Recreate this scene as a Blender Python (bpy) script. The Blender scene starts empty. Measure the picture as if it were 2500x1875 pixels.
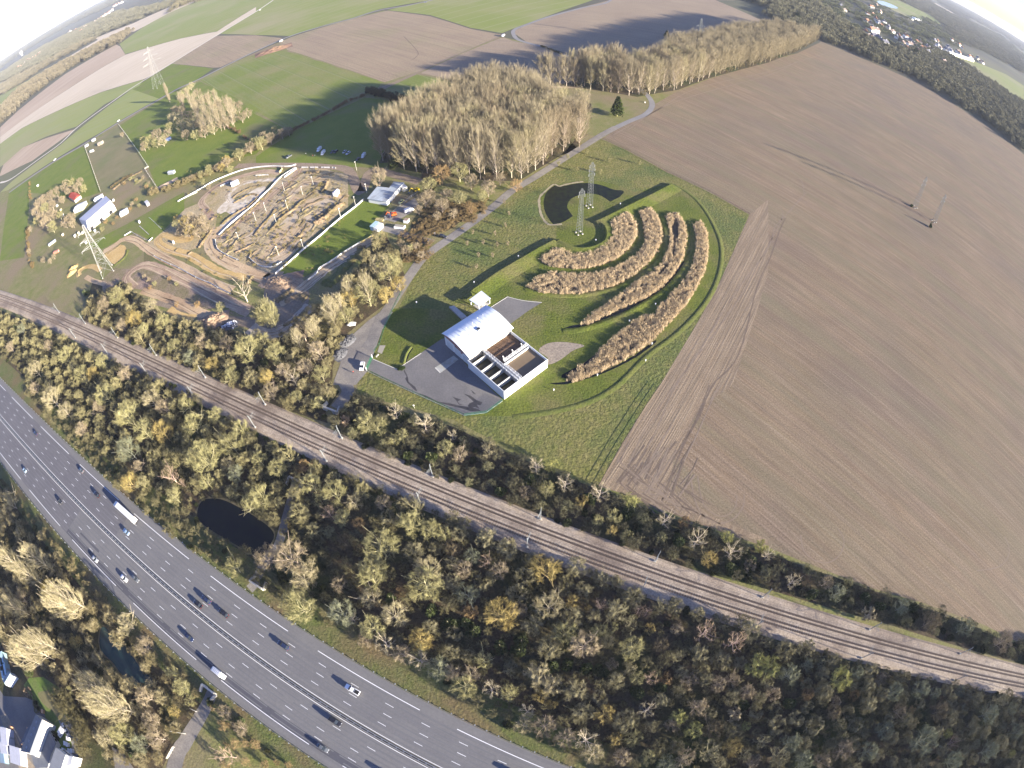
import bpy, math, random
import numpy as np
from mathutils import Vector, Matrix
from mathutils.geometry import tessellate_polygon

# ------------------------------------------------------------------ camera, light, exposure
SC = bpy.context.scene
COL = SC.collection
R = math.radians
FPX, PITCH, ROLL, CAMH = 1369.03, R(51.841), R(-1.945), 177.43      # fisheye focal length in pixels of the 2500 px photo
cam = bpy.data.cameras.new('camera'); camo = bpy.data.objects.new('camera', cam); COL.objects.link(camo)
cam.type = 'PANO'; cam.panorama_type = 'FISHEYE_EQUISOLID'
cam.sensor_width = 36.0; cam.fisheye_lens = FPX / 2500 * 36.0; cam.fisheye_fov = R(175)
cam.clip_start = 0.5; cam.clip_end = 60000
_r0, _u0, _f0 = Vector((1, 0, 0)), Vector((0, math.sin(PITCH), math.cos(PITCH))), Vector((0, math.cos(PITCH), -math.sin(PITCH)))
_cx = _r0 * math.cos(ROLL) + _u0 * math.sin(ROLL); _cy = -_r0 * math.sin(ROLL) + _u0 * math.cos(ROLL)
_m = Matrix((_cx, _cy, -_f0)).transposed().to_4x4(); _m.translation = Vector((0, 0, CAMH)); camo.matrix_world = _m
SC.camera = camo

SUN_AZ, SUN_EL = R(-30.5), R(12.4)
W = bpy.data.worlds.new('World'); SC.world = W; W.use_nodes = True
nt = W.node_tree; nt.nodes.clear()
sky = nt.nodes.new('ShaderNodeTexSky'); sky.sky_type = 'NISHITA'; sky.sun_disc = False
sky.sun_elevation = SUN_EL; sky.sun_rotation = R(90) - SUN_AZ; sky.air_density = 1.0; sky.dust_density = 0.2; sky.ozone_density = 1.0
bg = nt.nodes.new('ShaderNodeBackground'); bg.inputs[1].default_value = 0.05
out = nt.nodes.new('ShaderNodeOutputWorld')
tint = nt.nodes.new('ShaderNodeVectorMath'); tint.operation = 'MULTIPLY'; tint.inputs[1].default_value = (0.88, 0.95, 1.6)
nt.links.new(sky.outputs[0], tint.inputs[0]); nt.links.new(tint.outputs[0], bg.inputs[0]); nt.links.new(bg.outputs[0], out.inputs[0])
sl = bpy.data.lights.new('sun', 'SUN'); sl.energy = 5.0; sl.angle = R(0.5); sl.color = (1.0, 0.90, 0.74)
so = bpy.data.objects.new('sun', sl); COL.objects.link(so)
_d = -Vector((math.cos(SUN_AZ) * math.cos(SUN_EL), math.sin(SUN_AZ) * math.cos(SUN_EL), math.sin(SUN_EL)))
so.rotation_euler = _d.to_track_quat('-Z', 'Y').to_euler()
SC.view_settings.view_transform = 'Standard'; SC.view_settings.look = 'None'; SC.view_settings.gamma = 1
SC.view_settings.exposure = 2.12
SC.cycles.max_bounces = 5; SC.cycles.diffuse_bounces = 2; SC.cycles.glossy_bounces = 2; SC.cycles.transmission_bounces = 2
SC.cycles.transparent_max_bounces = 6; SC.cycles.volume_bounces = 0
SC.cycles.use_denoising = True

# ------------------------------------------------------------------ from a place seen in the photo to a place on the ground
Z = 2206 / 625.0
FR = dict(A=(0, 0, Z), B=(625, 0, Z), C=(1250, 0, Z), D=(1875, 0, Z), E=(0, 470, Z), F=(625, 470, Z), G=(1250, 470, Z), H=(1875, 470, Z),
          I=(0, 940, Z), J=(625, 940, Z), K=(1250, 940, Z), L=(1875, 940, Z), M=(0, 1405, Z), N=(625, 1405, Z), O=(1250, 1405, Z), Q=(1875, 1405, Z),
          a=(1060, 700, 7.373), b=(860, 800, 5.53), c=(0, 1600, 6.033), d=(50, 400, 5.53), e=(450, 380, 5.53), f=(780, 400, 6.703),
          g=(250, 520, 5.53), h=(600, 560, 5.53), i=(2000, 0, 5.53), t=(700, 340, 8.508), p=(1380, 380, 7.9), u=(160, 520, 9.76), s=(0, 0, 1))
def gd(fr, x, y, z=0.0):
    o = FR[fr]; X = o[0] + x / o[2] - 1250.0; Y = -(o[1] + y / o[2] - 937.5)
    r = math.hypot(X, Y) + 1e-9; th = 2 * math.asin(min(1, r / 2 / FPX))
    d = _cx * (math.sin(th) * X / r) + _cy * (math.sin(th) * Y / r) + _f0 * math.cos(th)
    s = (z - CAMH) / min(d.z, -1e-4)
    return Vector((d.x * s, d.y * s, z))
def to_px(v):
    w = Vector(v) - Vector((0, 0, CAMH)); x, y, f = w.dot(_cx), w.dot(_cy), w.dot(_f0)
    rr = math.hypot(x, y); r = 2 * FPX * math.sin(math.atan2(rr, f) / 2)
    return 1250 + x / rr * r, 937.5 - y / rr * r
def PL(txt, z=0.0):
    """'A 10,20 30,40 B 5,6' -> ground points"""
    o = []; fr = None
    for w in txt.split():
        if w[0].isalpha(): fr = w
        elif fr == 'W' or w[0] == '@': a_, b_ = w.strip('@').split(','); o.append(Vector((float(a_), float(b_), z)))
        else: a_, b_ = w.split(','); o.append(gd(fr, float(a_), float(b_), z))
    return o
FR['W'] = None
def smooth(pts, n=6, closed=False):
    P = [Vector(p) for p in pts]; o = []; N = len(P)
    for i in range(N if closed else N - 1):
        if closed: a_, b_, c_, d_ = P[i - 1], P[i], P[(i + 1) % N], P[(i + 2) % N]
        else: a_, b_, c_, d_ = P[max(i - 1, 0)], P[i], P[i + 1], P[min(i + 2, N - 1)]
        for k in range(n):
            t = k / n
            o.append(0.5 * ((2 * b_) + (c_ - a_) * t + (2 * a_ - 5 * b_ + 4 * c_ - d_) * t * t + (3 * b_ - a_ - 3 * c_ + d_) * t ** 3))
    if not closed: o.append(P[-1])
    return o

# ------------------------------------------------------------------ materials
MATS = {}
def mat(name, c1, c2=None, scale=0.3, rough=0.9, c3=None, scale3=0.02, thr=0.55, bump=0.0, streak=None, metallic=0.0, detail=6.0,
        tram=None, tramc=None, coord='Object', objc=False, spec=0.3, bscale=None, fine=None):
    """c1/c2 mixed by noise; c3 large patches; streak=(angle, across, along, colour, amount) rows in a field; tram=(angle, spacing, width) wheel lines"""
    m = bpy.data.materials.new(name); m.use_nodes = True; n = m.node_tree.nodes; l = m.node_tree.links
    b = n['Principled BSDF']; b.inputs['Roughness'].default_value = rough; b.inputs['Metallic'].default_value = metallic
    b.inputs['Specular IOR Level'].default_value = spec
    def rgb(c): return (c[0], c[1], c[2], 1)
    tc = n.new('ShaderNodeTexCoord'); co = tc.outputs[coord]
    def noise(sc, det=6.0, vec=None, rgh=0.6):
        x = n.new('ShaderNodeTexNoise'); x.inputs['Scale'].default_value = sc; x.inputs['Detail'].default_value = det; x.inputs['Roughness'].default_value = rgh
        l.new(vec or co, x.inputs['Vector']); return x.outputs['Fac']
    def mrange(v, a_, b_):
        x = n.new('ShaderNodeMapRange'); x.inputs[1].default_value = a_; x.inputs[2].default_value = b_; l.new(v, x.inputs[0]); return x.outputs[0]
    def mix(f, a_, b_):
        x = n.new('ShaderNodeMix'); x.data_type = 'RGBA'
        if isinstance(f, float): x.inputs[0].default_value = f
        else: l.new(f, x.inputs[0])
        for s_, v in ((x.inputs[6], a_), (x.inputs[7], b_)):
            if isinstance(v, tuple): s_.default_value = v
            else: l.new(v, s_)
        return x.outputs[2]
    def rot(angle, sx, sy):
        x = n.new('ShaderNodeMapping'); x.vector_type = 'TEXTURE'; x.inputs['Rotation'].default_value = (0, 0, angle); x.inputs['Scale'].default_value = (sx, sy, 1)
        l.new(co, x.inputs[0]); return x.outputs[0]
    cur = rgb(c1)
    if c2 is not None: cur = mix(mrange(noise(scale, detail), 0.35, 0.65), rgb(c1), rgb(c2))
    if c3 is not None: cur = mix(mrange(noise(scale3, 4), thr - 0.09, thr + 0.09), cur, rgb(c3))
    if streak:
        for (an, ac, al, c, am) in streak:
            f = mrange(noise(1.0, 3.0, rot(an, al, ac), 0.7), 0.42, 0.68)
            x = n.new('ShaderNodeMath'); x.operation = 'MULTIPLY'; l.new(f, x.inputs[0]); x.inputs[1].default_value = am
            cur = mix(x.outputs[0], cur, rgb(c))
    if tram:
        for (an, sp, wd, c, am) in tram:
            v = rot(an, 1, sp); sx = n.new('ShaderNodeSeparateXYZ'); l.new(v, sx.inputs[0])
            fr = n.new('ShaderNodeMath'); fr.operation = 'FRACT'; l.new(sx.outputs[1], fr.inputs[0])
            lt = n.new('ShaderNodeMath'); lt.operation = 'LESS_THAN'; l.new(fr.outputs[0], lt.inputs[0]); lt.inputs[1].default_value = wd / sp
            x = n.new('ShaderNodeMath'); x.operation = 'MULTIPLY'; l.new(lt.outputs[0], x.inputs[0]); x.inputs[1].default_value = am
            cur = mix(x.outputs[0], cur, rgb(c))
    if fine:
        f = mrange(noise(fine[0], 2.0), 0.3, 0.7); x = n.new('ShaderNodeMapRange'); l.new(f, x.inputs[0]); x.inputs[3].default_value = 1 - fine[1]; x.inputs[4].default_value = 1 + fine[1]
        y = n.new('ShaderNodeVectorMath'); y.operation = 'SCALE'
        if isinstance(cur, tuple): y.inputs[0].default_value = cur[:3]
        else: l.new(cur, y.inputs[0])
        l.new(x.outputs[0], y.inputs['Scale']); cur = y.outputs[0]
    if objc:
        oi = n.new('ShaderNodeObjectInfo'); x = n.new('ShaderNodeMix'); x.data_type = 'RGBA'; x.blend_type = 'MULTIPLY'; x.inputs[0].default_value = 1
        if isinstance(cur, tuple): x.inputs[6].default_value = cur
        else: l.new(cur, x.inputs[6])
        l.new(oi.outputs['Color'], x.inputs[7])
        y = n.new('ShaderNodeMapRange'); l.new(oi.outputs['Random'], y.inputs[0]); y.inputs[3].default_value = 0.84; y.inputs[4].default_value = 1.14
        z = n.new('ShaderNodeVectorMath'); z.operation = 'SCALE'; l.new(x.outputs[2], z.inputs[0]); l.new(y.outputs[0], z.inputs['Scale']); cur = z.outputs[0]
    if isinstance(cur, tuple): b.inputs['Base Color'].default_value = cur
    else: l.new(cur, b.inputs['Base Color'])
    if bump:
        bp = n.new('ShaderNodeBump'); bp.inputs['Strength'].default_value = 1.0; bp.inputs['Distance'].default_value = bump
        if streak and bscale is None:
            h_ = noise(1.0, 3.0, rot(streak[0][0], streak[0][2], streak[0][1]), 0.7)
        else: h_ = noise(bscale or scale, 8)
        l.new(h_, bp.inputs['Height']); l.new(bp.outputs[0], b.inputs['Normal'])
    MATS[name] = m
    return m

# ------------------------------------------------------------------ objects
def tag(o, label=None, cat=None, group=None, kind=None):
    if label: o['label'] = label
    if cat: o['category'] = cat
    if group: o['group'] = group
    if kind: o['kind'] = kind
    return o
def empty(name, loc=(0, 0, 0), rz=0.0, label=None, cat=None, group=None):
    o = bpy.data.objects.new(name, None); COL.objects.link(o); o.location = loc; o.rotation_euler = (0, 0, rz); o.empty_display_size = 1
    return tag(o, label, cat, group)
def mesh_obj(name, me, parent=None):
    o = bpy.data.objects.new(name, me); COL.objects.link(o)
    if parent: o.parent = parent
    return o
def copy_tree(o, loc=None, rz=None, parent=None, label=None, group=None, color=None, scale=None):
    c = o.copy(); COL.objects.link(c)
    if parent: c.parent = parent
    if loc is not None: c.location = loc
    if rz is not None: c.rotation_euler = (0, 0, rz)
    if scale is not None: c.scale = scale
    if label: c['label'] = label
    if group: c['group'] = group
    if color: c.color = (*color[:3], 1)
    for ch in list(o.children): copy_tree(ch, parent=c, color=color)
    return c
class MB:
    def __init__(s): s.v = []; s.f = []; s.m = []; s.M = None
    def add(s, vs, fs, mi=0):
        b = len(s.v)
        if s.M is not None: vs = [s.M @ Vector(v) for v in vs]
        s.v += [tuple(v) for v in vs]; s.f += [tuple(i + b for i in f) for f in fs]; s.m += [mi] * len(fs); return s
    def box(s, c, d, rz=0.0, mi=0, ry=0.0):
        x, y, z = d[0] / 2, d[1] / 2, d[2] / 2; m = Matrix.Rotation(rz, 3, 'Z') @ Matrix.Rotation(ry, 3, 'Y'); c = Vector(c)
        vs = [c + m @ Vector((i * x, j * y, k * z)) for k in (-1, 1) for j in (-1, 1) for i in (-1, 1)]
        return s.add(vs, [(0, 2, 3, 1), (4, 5, 7, 6), (0, 1, 5, 4), (2, 6, 7, 3), (0, 4, 6, 2), (1, 3, 7, 5)], mi)
    def tube(s, a, b, r0, r1=None, n=6, mi=0, cap=True):
        a, b = Vector(a), Vector(b); r1 = r0 if r1 is None else r1; d = b - a
        if d.length < 1e-6: return s
        d.normalize(); u = d.orthogonal().normalized(); w = d.cross(u)
        vs = [a + (u * math.cos(t) + w * math.sin(t)) * r0 for t in [2 * math.pi * k / n for k in range(n)]]
        vs += [b + (u * math.cos(t) + w * math.sin(t)) * r1 for t in [2 * math.pi * k / n for k in range(n)]]
        fs = [(k, (k + 1) % n, n + (k + 1) % n, n + k) for k in range(n)]
        if cap: fs += [tuple(range(n - 1, -1, -1)), tuple(range(n, 2 * n))]
        return s.add(vs, fs, mi)
    def prism(s, pts, z0, z1, mi=0, top=None):
        """closed ring of ground points pushed up from z0 to z1"""
        n = len(pts); vs = [(p[0], p[1], z0) for p in pts] + [(p[0], p[1], z1) for p in pts]
        s.add(vs, [(k, (k + 1) % n, n + (k + 1) % n, n + k) for k in range(n)], mi)
        tri = tessellate_polygon([[Vector((p[0], p[1], 0)) for p in pts]]); s.add([(p[0], p[1], z1) for p in pts], [tuple(t) for t in tri], mi if top is None else top)
        return s
    def sheet(s, pts, z, mi=0):
        tri = tessellate_polygon([[Vector((p[0], p[1], 0)) for p in pts]])
        fs = []
        for t in tri:
            a, b, c = (pts[k] for k in t); cr = (b[0] - a[0]) * (c[1] - a[1]) - (b[1] - a[1]) * (c[0] - a[0])
            fs.append(tuple(t) if cr > 0 else tuple(reversed(t)))
        return s.add([(p[0], p[1], z) for p in pts], fs, mi)
    def ribbon(s, pts, w, z, mi=0, w2=None, wv=0.0, seed=1):
        rg = random.Random(seed); n = len(pts); L = []
        for k in range(n):
            t = (pts[min(k + 1, n - 1)] - pts[max(k - 1, 0)]); t.z = 0; t.normalize(); nn = Vector((-t.y, t.x, 0))
            ww = w if w2 is None else w + (w2 - w) * k / (n - 1); ww *= 1 + rg.uniform(-wv, wv)
            L.append((pts[k] + nn * ww / 2, pts[k] - nn * ww / 2))
        vs = [(p.x, p.y, z) for q in L for p in q]
        return s.add(vs, [(2 * k + 1, 2 * k + 3, 2 * k + 2, 2 * k) for k in range(n - 1)], mi)
    def profile(s, pts, prof, mi=0, taper=True, seed=3, jit=0.0):
        """sweep a cross-section [(offset, height)] along ground points, dying out at both ends"""
        rg = random.Random(seed); n = len(pts); m = len(prof); vs = []
        for k in range(n):
            t = (pts[min(k + 1, n - 1)] - pts[max(k - 1, 0)]); t.z = 0; t.normalize(); nn = Vector((-t.y, t.x, 0))
            g_ = 1.0
            if taper and (k == 0 or k == n - 1): g_ = 0.15
            for (o, h) in prof:
                j = 1 + rg.uniform(-jit, jit)
                p = pts[k] + nn * o * j; vs.append((p.x, p.y, pts[k].z + h * g_ * (j if h > .05 else 1)))
        fs = [(k * m + q, k * m + q + 1, (k + 1) * m + q + 1, (k + 1) * m + q) for k in range(n - 1) for q in range(m - 1)]
        return s.add(vs, [tuple(reversed(f)) for f in fs], mi)
    def build(s, name, mats, parent=None, smooth_=False, **tg):
        me = bpy.data.meshes.new(name); me.from_pydata(s.v, [], s.f)
        for m_ in (mats if isinstance(mats, (list, tuple)) else [mats]): me.materials.append(m_)
        me.polygons.foreach_set('material_index', s.m)
        if smooth_: me.polygons.foreach_set('use_smooth', [True] * len(s.f))
        me.update(); o = mesh_obj(name, me, parent)
        return tag(o, **tg) if tg else o
def struct(name, mb, m, smooth_=False): return mb.build(name, m, None, smooth_, kind='structure')
ZC = [0]
def zbump(): ZC[0] = (ZC[0] + 1) % 11; return ZC[0] * 0.0006                # no two flat sheets share a level
def sheet(name, pts, z, m): return struct(name, MB().sheet(pts, z + zbump()), m)
USED = {}
def finish_labels():
    """labels shared by neighbours get their place in the photo, left to right"""
    by = {}
    for o in COL.objects:
        if o.parent is None and o.get('label') and o.get('kind') is None: by.setdefault(o['label'], []).append(o)
    ORD = ['second', 'third', 'fourth', 'fifth', 'sixth', 'seventh', 'eighth', 'ninth', 'tenth', 'eleventh', 'twelfth', 'thirteenth', 'fourteenth', 'fifteenth', 'sixteenth', 'seventeenth', 'eighteenth', 'nineteenth', 'twentieth', 'twenty-first', 'twenty-second', 'twenty-third']
    for lab, os_ in by.items():
        if len(os_) < 2 or len(os_) > 24: continue
        os_.sort(key=lambda o: to_px(o.location)[0]); n = len(os_)
        for k, o in enumerate(os_):
            if n == 2: w = ('left of the two', 'right of the two')[k]
            elif k == 0: w = 'leftmost'
            elif k == n - 1: w = 'rightmost'
            elif n == 3: w = 'middle one'
            else: w = ORD[k - 1] + ' from left'
            if len((lab + ' ' + w).split()) > 16: w = w.replace(' of the two', ' one').replace(' from left', '')
            o['label'] = lab + ', ' + w
    for o in COL.objects:
        if o.get('label') and len(o['label'].split()) > 16: print('LONG', o['label'])
# ------------------------------------------------------------------ ground, fields
def ang(fr, x0, y0, x1, y1):
    d = gd(fr, x1, y1) - gd(fr, x0, y0); return math.atan2(d.y, d.x)
SOIL, SOIL2, STRAW = (0.205, 0.145, 0.085), (0.258, 0.186, 0.112), (0.31, 0.245, 0.17)
A_big = ang('L', 690, 340, 1500, 1040); A_b = ang('B', 700, 570, 270, 430); A_b2 = ang('B', 1110, 710, 2100, 310)
m_base = mat('rough_grass', (0.135, 0.15, 0.038), (0.20, 0.175, 0.075), 0.15, c3=(0.20, 0.155, 0.09), scale3=0.02, bump=0.25, bscale=0.9, fine=(1.3, 0.22))
m_far = mat('far_land', (0.095, 0.085, 0.06), (0.07, 0.075, 0.05), 0.004, c3=(0.14, 0.14, 0.07), scale3=0.0012, thr=0.6)
m_plough = mat('plough_soil', SOIL, SOIL2, 0.05, c3=(0.175, 0.13, 0.092), scale3=0.012, bump=0.12, fine=(1.6, 0.30),
               streak=[(A_big, 1.0, 60, (0.28, 0.215, 0.15), 0.85), (A_big, 5.0, 220, (0.15, 0.108, 0.074), 0.5), (A_big, 0.8, 40, (0.125, 0.088, 0.06), 0.7), (A_big + .02, 14, 160, (0.16, 0.148, 0.08), .45)])
m_head = mat('headland_soil', (0.20, 0.145, 0.092), (0.25, 0.185, 0.12), 0.08, bump=0.15, fine=(1.6, 0.25), streak=[(ang('K', 950, 500, 1270, 0), 0.9, 40, (0.30, 0.235, 0.155), 0.8), (ang('K', 950, 500, 1270, 0), 2.2, 90, (0.13, 0.10, 0.07), 0.6)])
m_brownA = mat('dry_field_soil', (0.25, 0.185, 0.125), (0.29, 0.22, 0.14), 0.02, c3=(0.21, 0.19, 0.09), scale3=0.008, thr=0.6, fine=(0.7, 0.2),
               streak=[(A_b, 2.0, 120, (0.17, 0.13, 0.09), 0.7), (A_b, 6, 300, (0.30, 0.24, 0.15), 0.5)])
m_brownB = mat('stubble_soil', (0.25, 0.19, 0.13), (0.29, 0.225, 0.15), 0.02, fine=(0.7, 0.2), streak=[(ang('C', 300, 320, 1200, 440), 2.0, 120, (0.19, 0.145, 0.105), 0.7)])
m_cream = mat('pale_chalk_soil', (0.46, 0.39, 0.29), (0.54, 0.46, 0.35), 0.005, streak=[(ang('A', 200, 1090, 1000, 560), 9, 300, (0.40, 0.32, 0.22), 0.7)])
m_tan = mat('tan_field_soil', (0.34, 0.26, 0.18), (0.42, 0.33, 0.24), 0.004, streak=[(ang('A', 200, 1000, 900, 500), 9, 300, (0.27, 0.19, 0.13), 0.6)])
GR1, GR2 = (0.145, 0.178, 0.022), (0.122, 0.156, 0.022)
m_green = mat('young_crop', GR1, GR2, 0.02, c3=(0.20, 0.18, 0.07), scale3=0.012, thr=0.56, fine=(0.5, 0.12),
              streak=[(ang('B', 0, 660, 500, 910), 2.5, 200, (0.16, 0.18, 0.06), 0.7)], tram=[(ang('B', 0, 660, 500, 910), 24, 0.9, (0.24, 0.22, 0.11), 0.8), (ang('B', 0, 660, 500, 910), 24.02, 2.6, (0.10, 0.14, 0.035), 0.3)])
m_green2 = mat('far_crop', (0.17, 0.205, 0.04), (0.20, 0.215, 0.06), 0.006, c3=(0.25, 0.23, 0.11), scale3=0.004, thr=0.57,
               tram=[(ang('B', 1700, 150, 2206, 20), 26, 2.0, (0.26, 0.26, 0.13), 0.6)])
m_green3 = mat('left_crop', (0.19, 0.225, 0.055), (0.23, 0.24, 0.07), 0.004, c3=(0.26, 0.23, 0.12), scale3=0.003, thr=0.58, streak=[(ang('A', 200, 1150, 800, 850), 6, 200, (0.22, 0.24, 0.11), 0.6)])
m_mead = mat('meadow_grass', (0.105, 0.145, 0.014), (0.135, 0.165, 0.02), 0.08, c3=(0.13, 0.13, 0.045), scale3=0.02, thr=0.6, bump=0.1, bscale=0.8, fine=(1.0, 0.15))
m_padd = mat('grazed_paddock', (0.155, 0.14, 0.065), (0.185, 0.16, 0.08), 0.05, c3=(0.13, 0.14, 0.05), scale3=0.02, fine=(1.0, 0.12))
m_tall = mat('tussock_grass', (0.125, 0.128, 0.030), (0.17, 0.152, 0.052), 0.25, c3=(0.085, 0.11, 0.028), scale3=0.03, thr=0.55, bump=0.5, bscale=0.7, fine=(1.0, 0.3))
m_mown = mat('mown_grass', (0.078, 0.102, 0.011), (0.115, 0.132, 0.018), 0.10, c3=(0.135, 0.125, 0.04), scale3=0.045, thr=0.55, bump=0.3, bscale=1.0, fine=(1.1, 0.30))
m_lime = mat('bank_grass', (0.085, 0.105, 0.02), (0.125, 0.13, 0.032), 0.15, bump=0.25, bscale=1.2, fine=(1.3, 0.15))
m_litter = mat('woodland_floor', (0.055, 0.042, 0.022), (0.085, 0.06, 0.035), 0.25, c3=(0.045, 0.055, 0.014), scale3=0.03, thr=0.55, bump=0.3, bscale=0.8, fine=(1.2, 0.3))
m_verge = mat('verge_grass', (0.085, 0.105, 0.025), (0.12, 0.12, 0.045), 0.3, c3=(0.14, 0.105, 0.05), scale3=0.05, bump=0.3, bscale=1.0, fine=(1.3, 0.25))

N = 96
ring = [(13000 * math.cos(2 * math.pi * k / N), 13000 * math.sin(2 * math.pi * k / N), 0) for k in range(N)]
struct('ground', MB().sheet([Vector(v) for v in ring], -0.02), m_far)
near = PL('A 0,1659 80,1640 700,1255 1370,855 1700,690 B 0,450 300,320 B 1100,90 2130,320 C 60,350 450,470 1150,800 D 250,460 540,370 1300,720 2206,1330 W 950,430 950,-260 -420,-260 -1100,300')
sheet('grass_ground', near, 0.0, m_base)
FL = [
 ('field', 'C 775,1200 870,1130 1000,1050 1180,990 1225,900 1400,800 1700,680 2206,535 D 250,460 440,370 470,340 850,520 1300,720 1700,960 2206,1330 W 930,450 930,-240 420,-120 Q 2206,600 1850,420 1350,240 900,110 L 0,1400 K 1700,1230 1290,1075 1000,950 740,870 950,500 1150,180 1270,0 G 1640,1050 1800,750 2045,190 C 1700,1655 1330,1480 980,1290', 0.02, m_plough),
 ('field', 'B 270,430 200,370 300,320 830,165 1130,92 1500,140 1850,250 2120,300 1800,440 1390,620 1110,710 700,570', 0.02, m_brownA),
 ('field', 'B 1420,630 1800,450 2130,320 2206,350 C 200,390 450,480 640,560 700,760 300,760 C 0,700 B 1700,690', 0.02, m_brownB),
 ('field', 'C 30,295 20,262 300,150 850,0 W 180,1000 430,1010 C 1750,0 2206,200 D 180,160 D 300,250 C 1900,600 1000,700 640,530 430,445 130,365', 0.02, m_brownB),
 ('field', 'B 60,450 250,440 700,580 1090,710 1040,770 850,810 700,900 470,1040 320,1110 240,1090 0,960 A 2200,985 2050,850 1850,760 1720,690 1900,600 2206,465', 0.02, m_green),
 ('field', 'B 1060,780 1390,640 1620,690 1800,720 1700,900 1350,890 960,785', 0.02, m_green),
 ('field', 'B 330,1130 940,840 1320,890 1600,1000 1300,1440 960,1445 350,1420 0,1440 0,1350', 0.02, m_mead),
 ('field', 'B 1130,88 1500,3 W 10,1000 180,1010 C 700,0 300,140 20,243 B 2120,285 1850,240 1500,130', 0.02, m_green2),
 ('field', 'A 1900,292 2206,100 B 160,0 s 760,-70 1060,-60 B 1500,3 1060,80 830,155 560,225 290,310 0,302', 0.06, m_green2),
 ('field', 'A 1030,1080 1380,865 1530,775 1720,700 1850,760 2050,850 2200,985 B 240,1100 0,1330 A 1900,1400 1500,1600 1370,1640 1275,1440', 0.015, m_mead),
 ('field', 'A 730,1270 1020,1085 1275,1440 1130,1500 950,1659 870,1659', 0.02, m_padd),
 ('field', 'A 80,1655 250,1540 700,1265 730,1275 870,1659 E 700,50 250,0 250,150 210,560 0,590', 0.015, m_mead),
 ('field', 'A 1480,550 1860,310 2206,305 B 230,330 0,440 A 1900,580 1840,585', 0.06, m_brownA),
 ('field', 'A 1310,655 1480,550 1840,590 1700,685 1540,755 1370,850 1140,770', 0.05, m_mead),
 ('field', 'A 0,1659 100,1565 330,1390 520,1250 960,895 1140,770 1370,850 870,1140 250,1520 70,1640', 0.04, m_green3),
 ('field', 'A 0,1500 30,1420 200,1270 400,1190 655,1112 500,1225 280,1385 0,1520', 0.06, m_tan),
 ('field', 'A 0,1440 0,1240 190,1105 860,800 1240,685 1200,740 900,900 660,1090 390,1180 200,1270 30,1420', 0.05, m_green3),
 ('field', 'A 0,1240 0,1180 600,760 900,570 1080,472 1240,422 1560,332 1870,272 2206,60 2206,98 1900,290 1540,508 1320,645 1240,682 860,798 190,1103', 0.07, m_cream),
 ('field', 'A 0,1182 0,1100 150,960 560,640 1000,385 1035,400 1080,470 900,568 600,758', 0.08, m_tan),
 ('field', 'A 1080,465 1030,380 1240,230 1440,120 1720,0 2206,0 s 640,-30 760,-60 B 160,0 A 2206,98 2206,58 1870,270 1560,330 1240,420', 0.08, m_green2),
 ('field', 'A 820,330 1150,200 1560,20 1720,0 1440,120 1240,230 1160,270 860,350', 0.09, m_cream),
 ('field', 'A 0,900 0,820 230,700 380,600 330,640 180,780 30,890', 0.09, m_green2),
 ('field', 'A 520,550 860,350 1120,220 860,335 540,520', 0.09, m_cream),
 ('field', 'D 1480,450 1620,470 2050,640 2206,740 2206,900 1900,700 1720,560', 0.05, m_green3),
 ('field', 'D 900,0 1130,0 1430,150 1500,215 1200,145 960,35', 0.05, m_green2),
 ('field', 'D 1420,30 1440,25 1600,115 1570,110', 0.06, m_cream),
 ('field', 'D 1720,195 1760,195 2030,320 2206,460 2206,490 2000,345', 0.06, m_green2),
 ('field', 'D 1560,280 1720,370 1760,400 1640,350', 0.06, m_green2),
]
for nme, t_, z_, m_ in FL: sheet(nme, PL(t_), z_, m_)
# the grass plot of the treatment works and its mown part
sheet('grass_plot', PL('C 775,1205 980,1295 1330,1485 1690,1655 G 2040,190 1800,745 1640,1045 K 1270,5 1150,185 950,505 740,872 K 300,680 J 2206,560 1700,300 1300,190 860,80 F 900,1540 1000,1420 1180,1100 1400,650 1650,410 2206,60 C 20,1655 400,1400'), 0.025, m_tall)
sheet('mown_lawn', PL('C 1370,1575 G 1500,0 1620,110 1720,280 1790,480 1770,700 1650,950 1420,1200 1150,1400 K 900,0 650,140 350,220 0,270 b 1530,1190 1820,1150 2030,980 a 1420,800 1380,660 930,350 600,300 400,300 F 1700,950 G 0,650 200,500 380,410 385,285 300,230 250,140 245,40 C 300,1655 380,1600 560,1560 780,1565 920,1600 1060,1655'), 0.035, m_mown)
sheet('meadow', PL('d 900,1100 1500,780 2212,380 2212,620 1950,880 1780,1040 1550,930 1100,1150'), 0.04, m_mead)
sheet('meadow', PL('f 0,1200 720,600 900,640 1180,640 950,900 830,1060 880,1160 h 1540,180 1240,370 950,560 800,640 400,608'), 0.051, m_mead)
sheet('mown_lawn', PL('b 300,190 420,0 F 1180,1000 1500,1000 1820,1060 1610,1215 1620,1260 b 1210,150 F 1210,1525 1010,1440 985,1400 1065,1300'), 0.035, m_mown)
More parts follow.
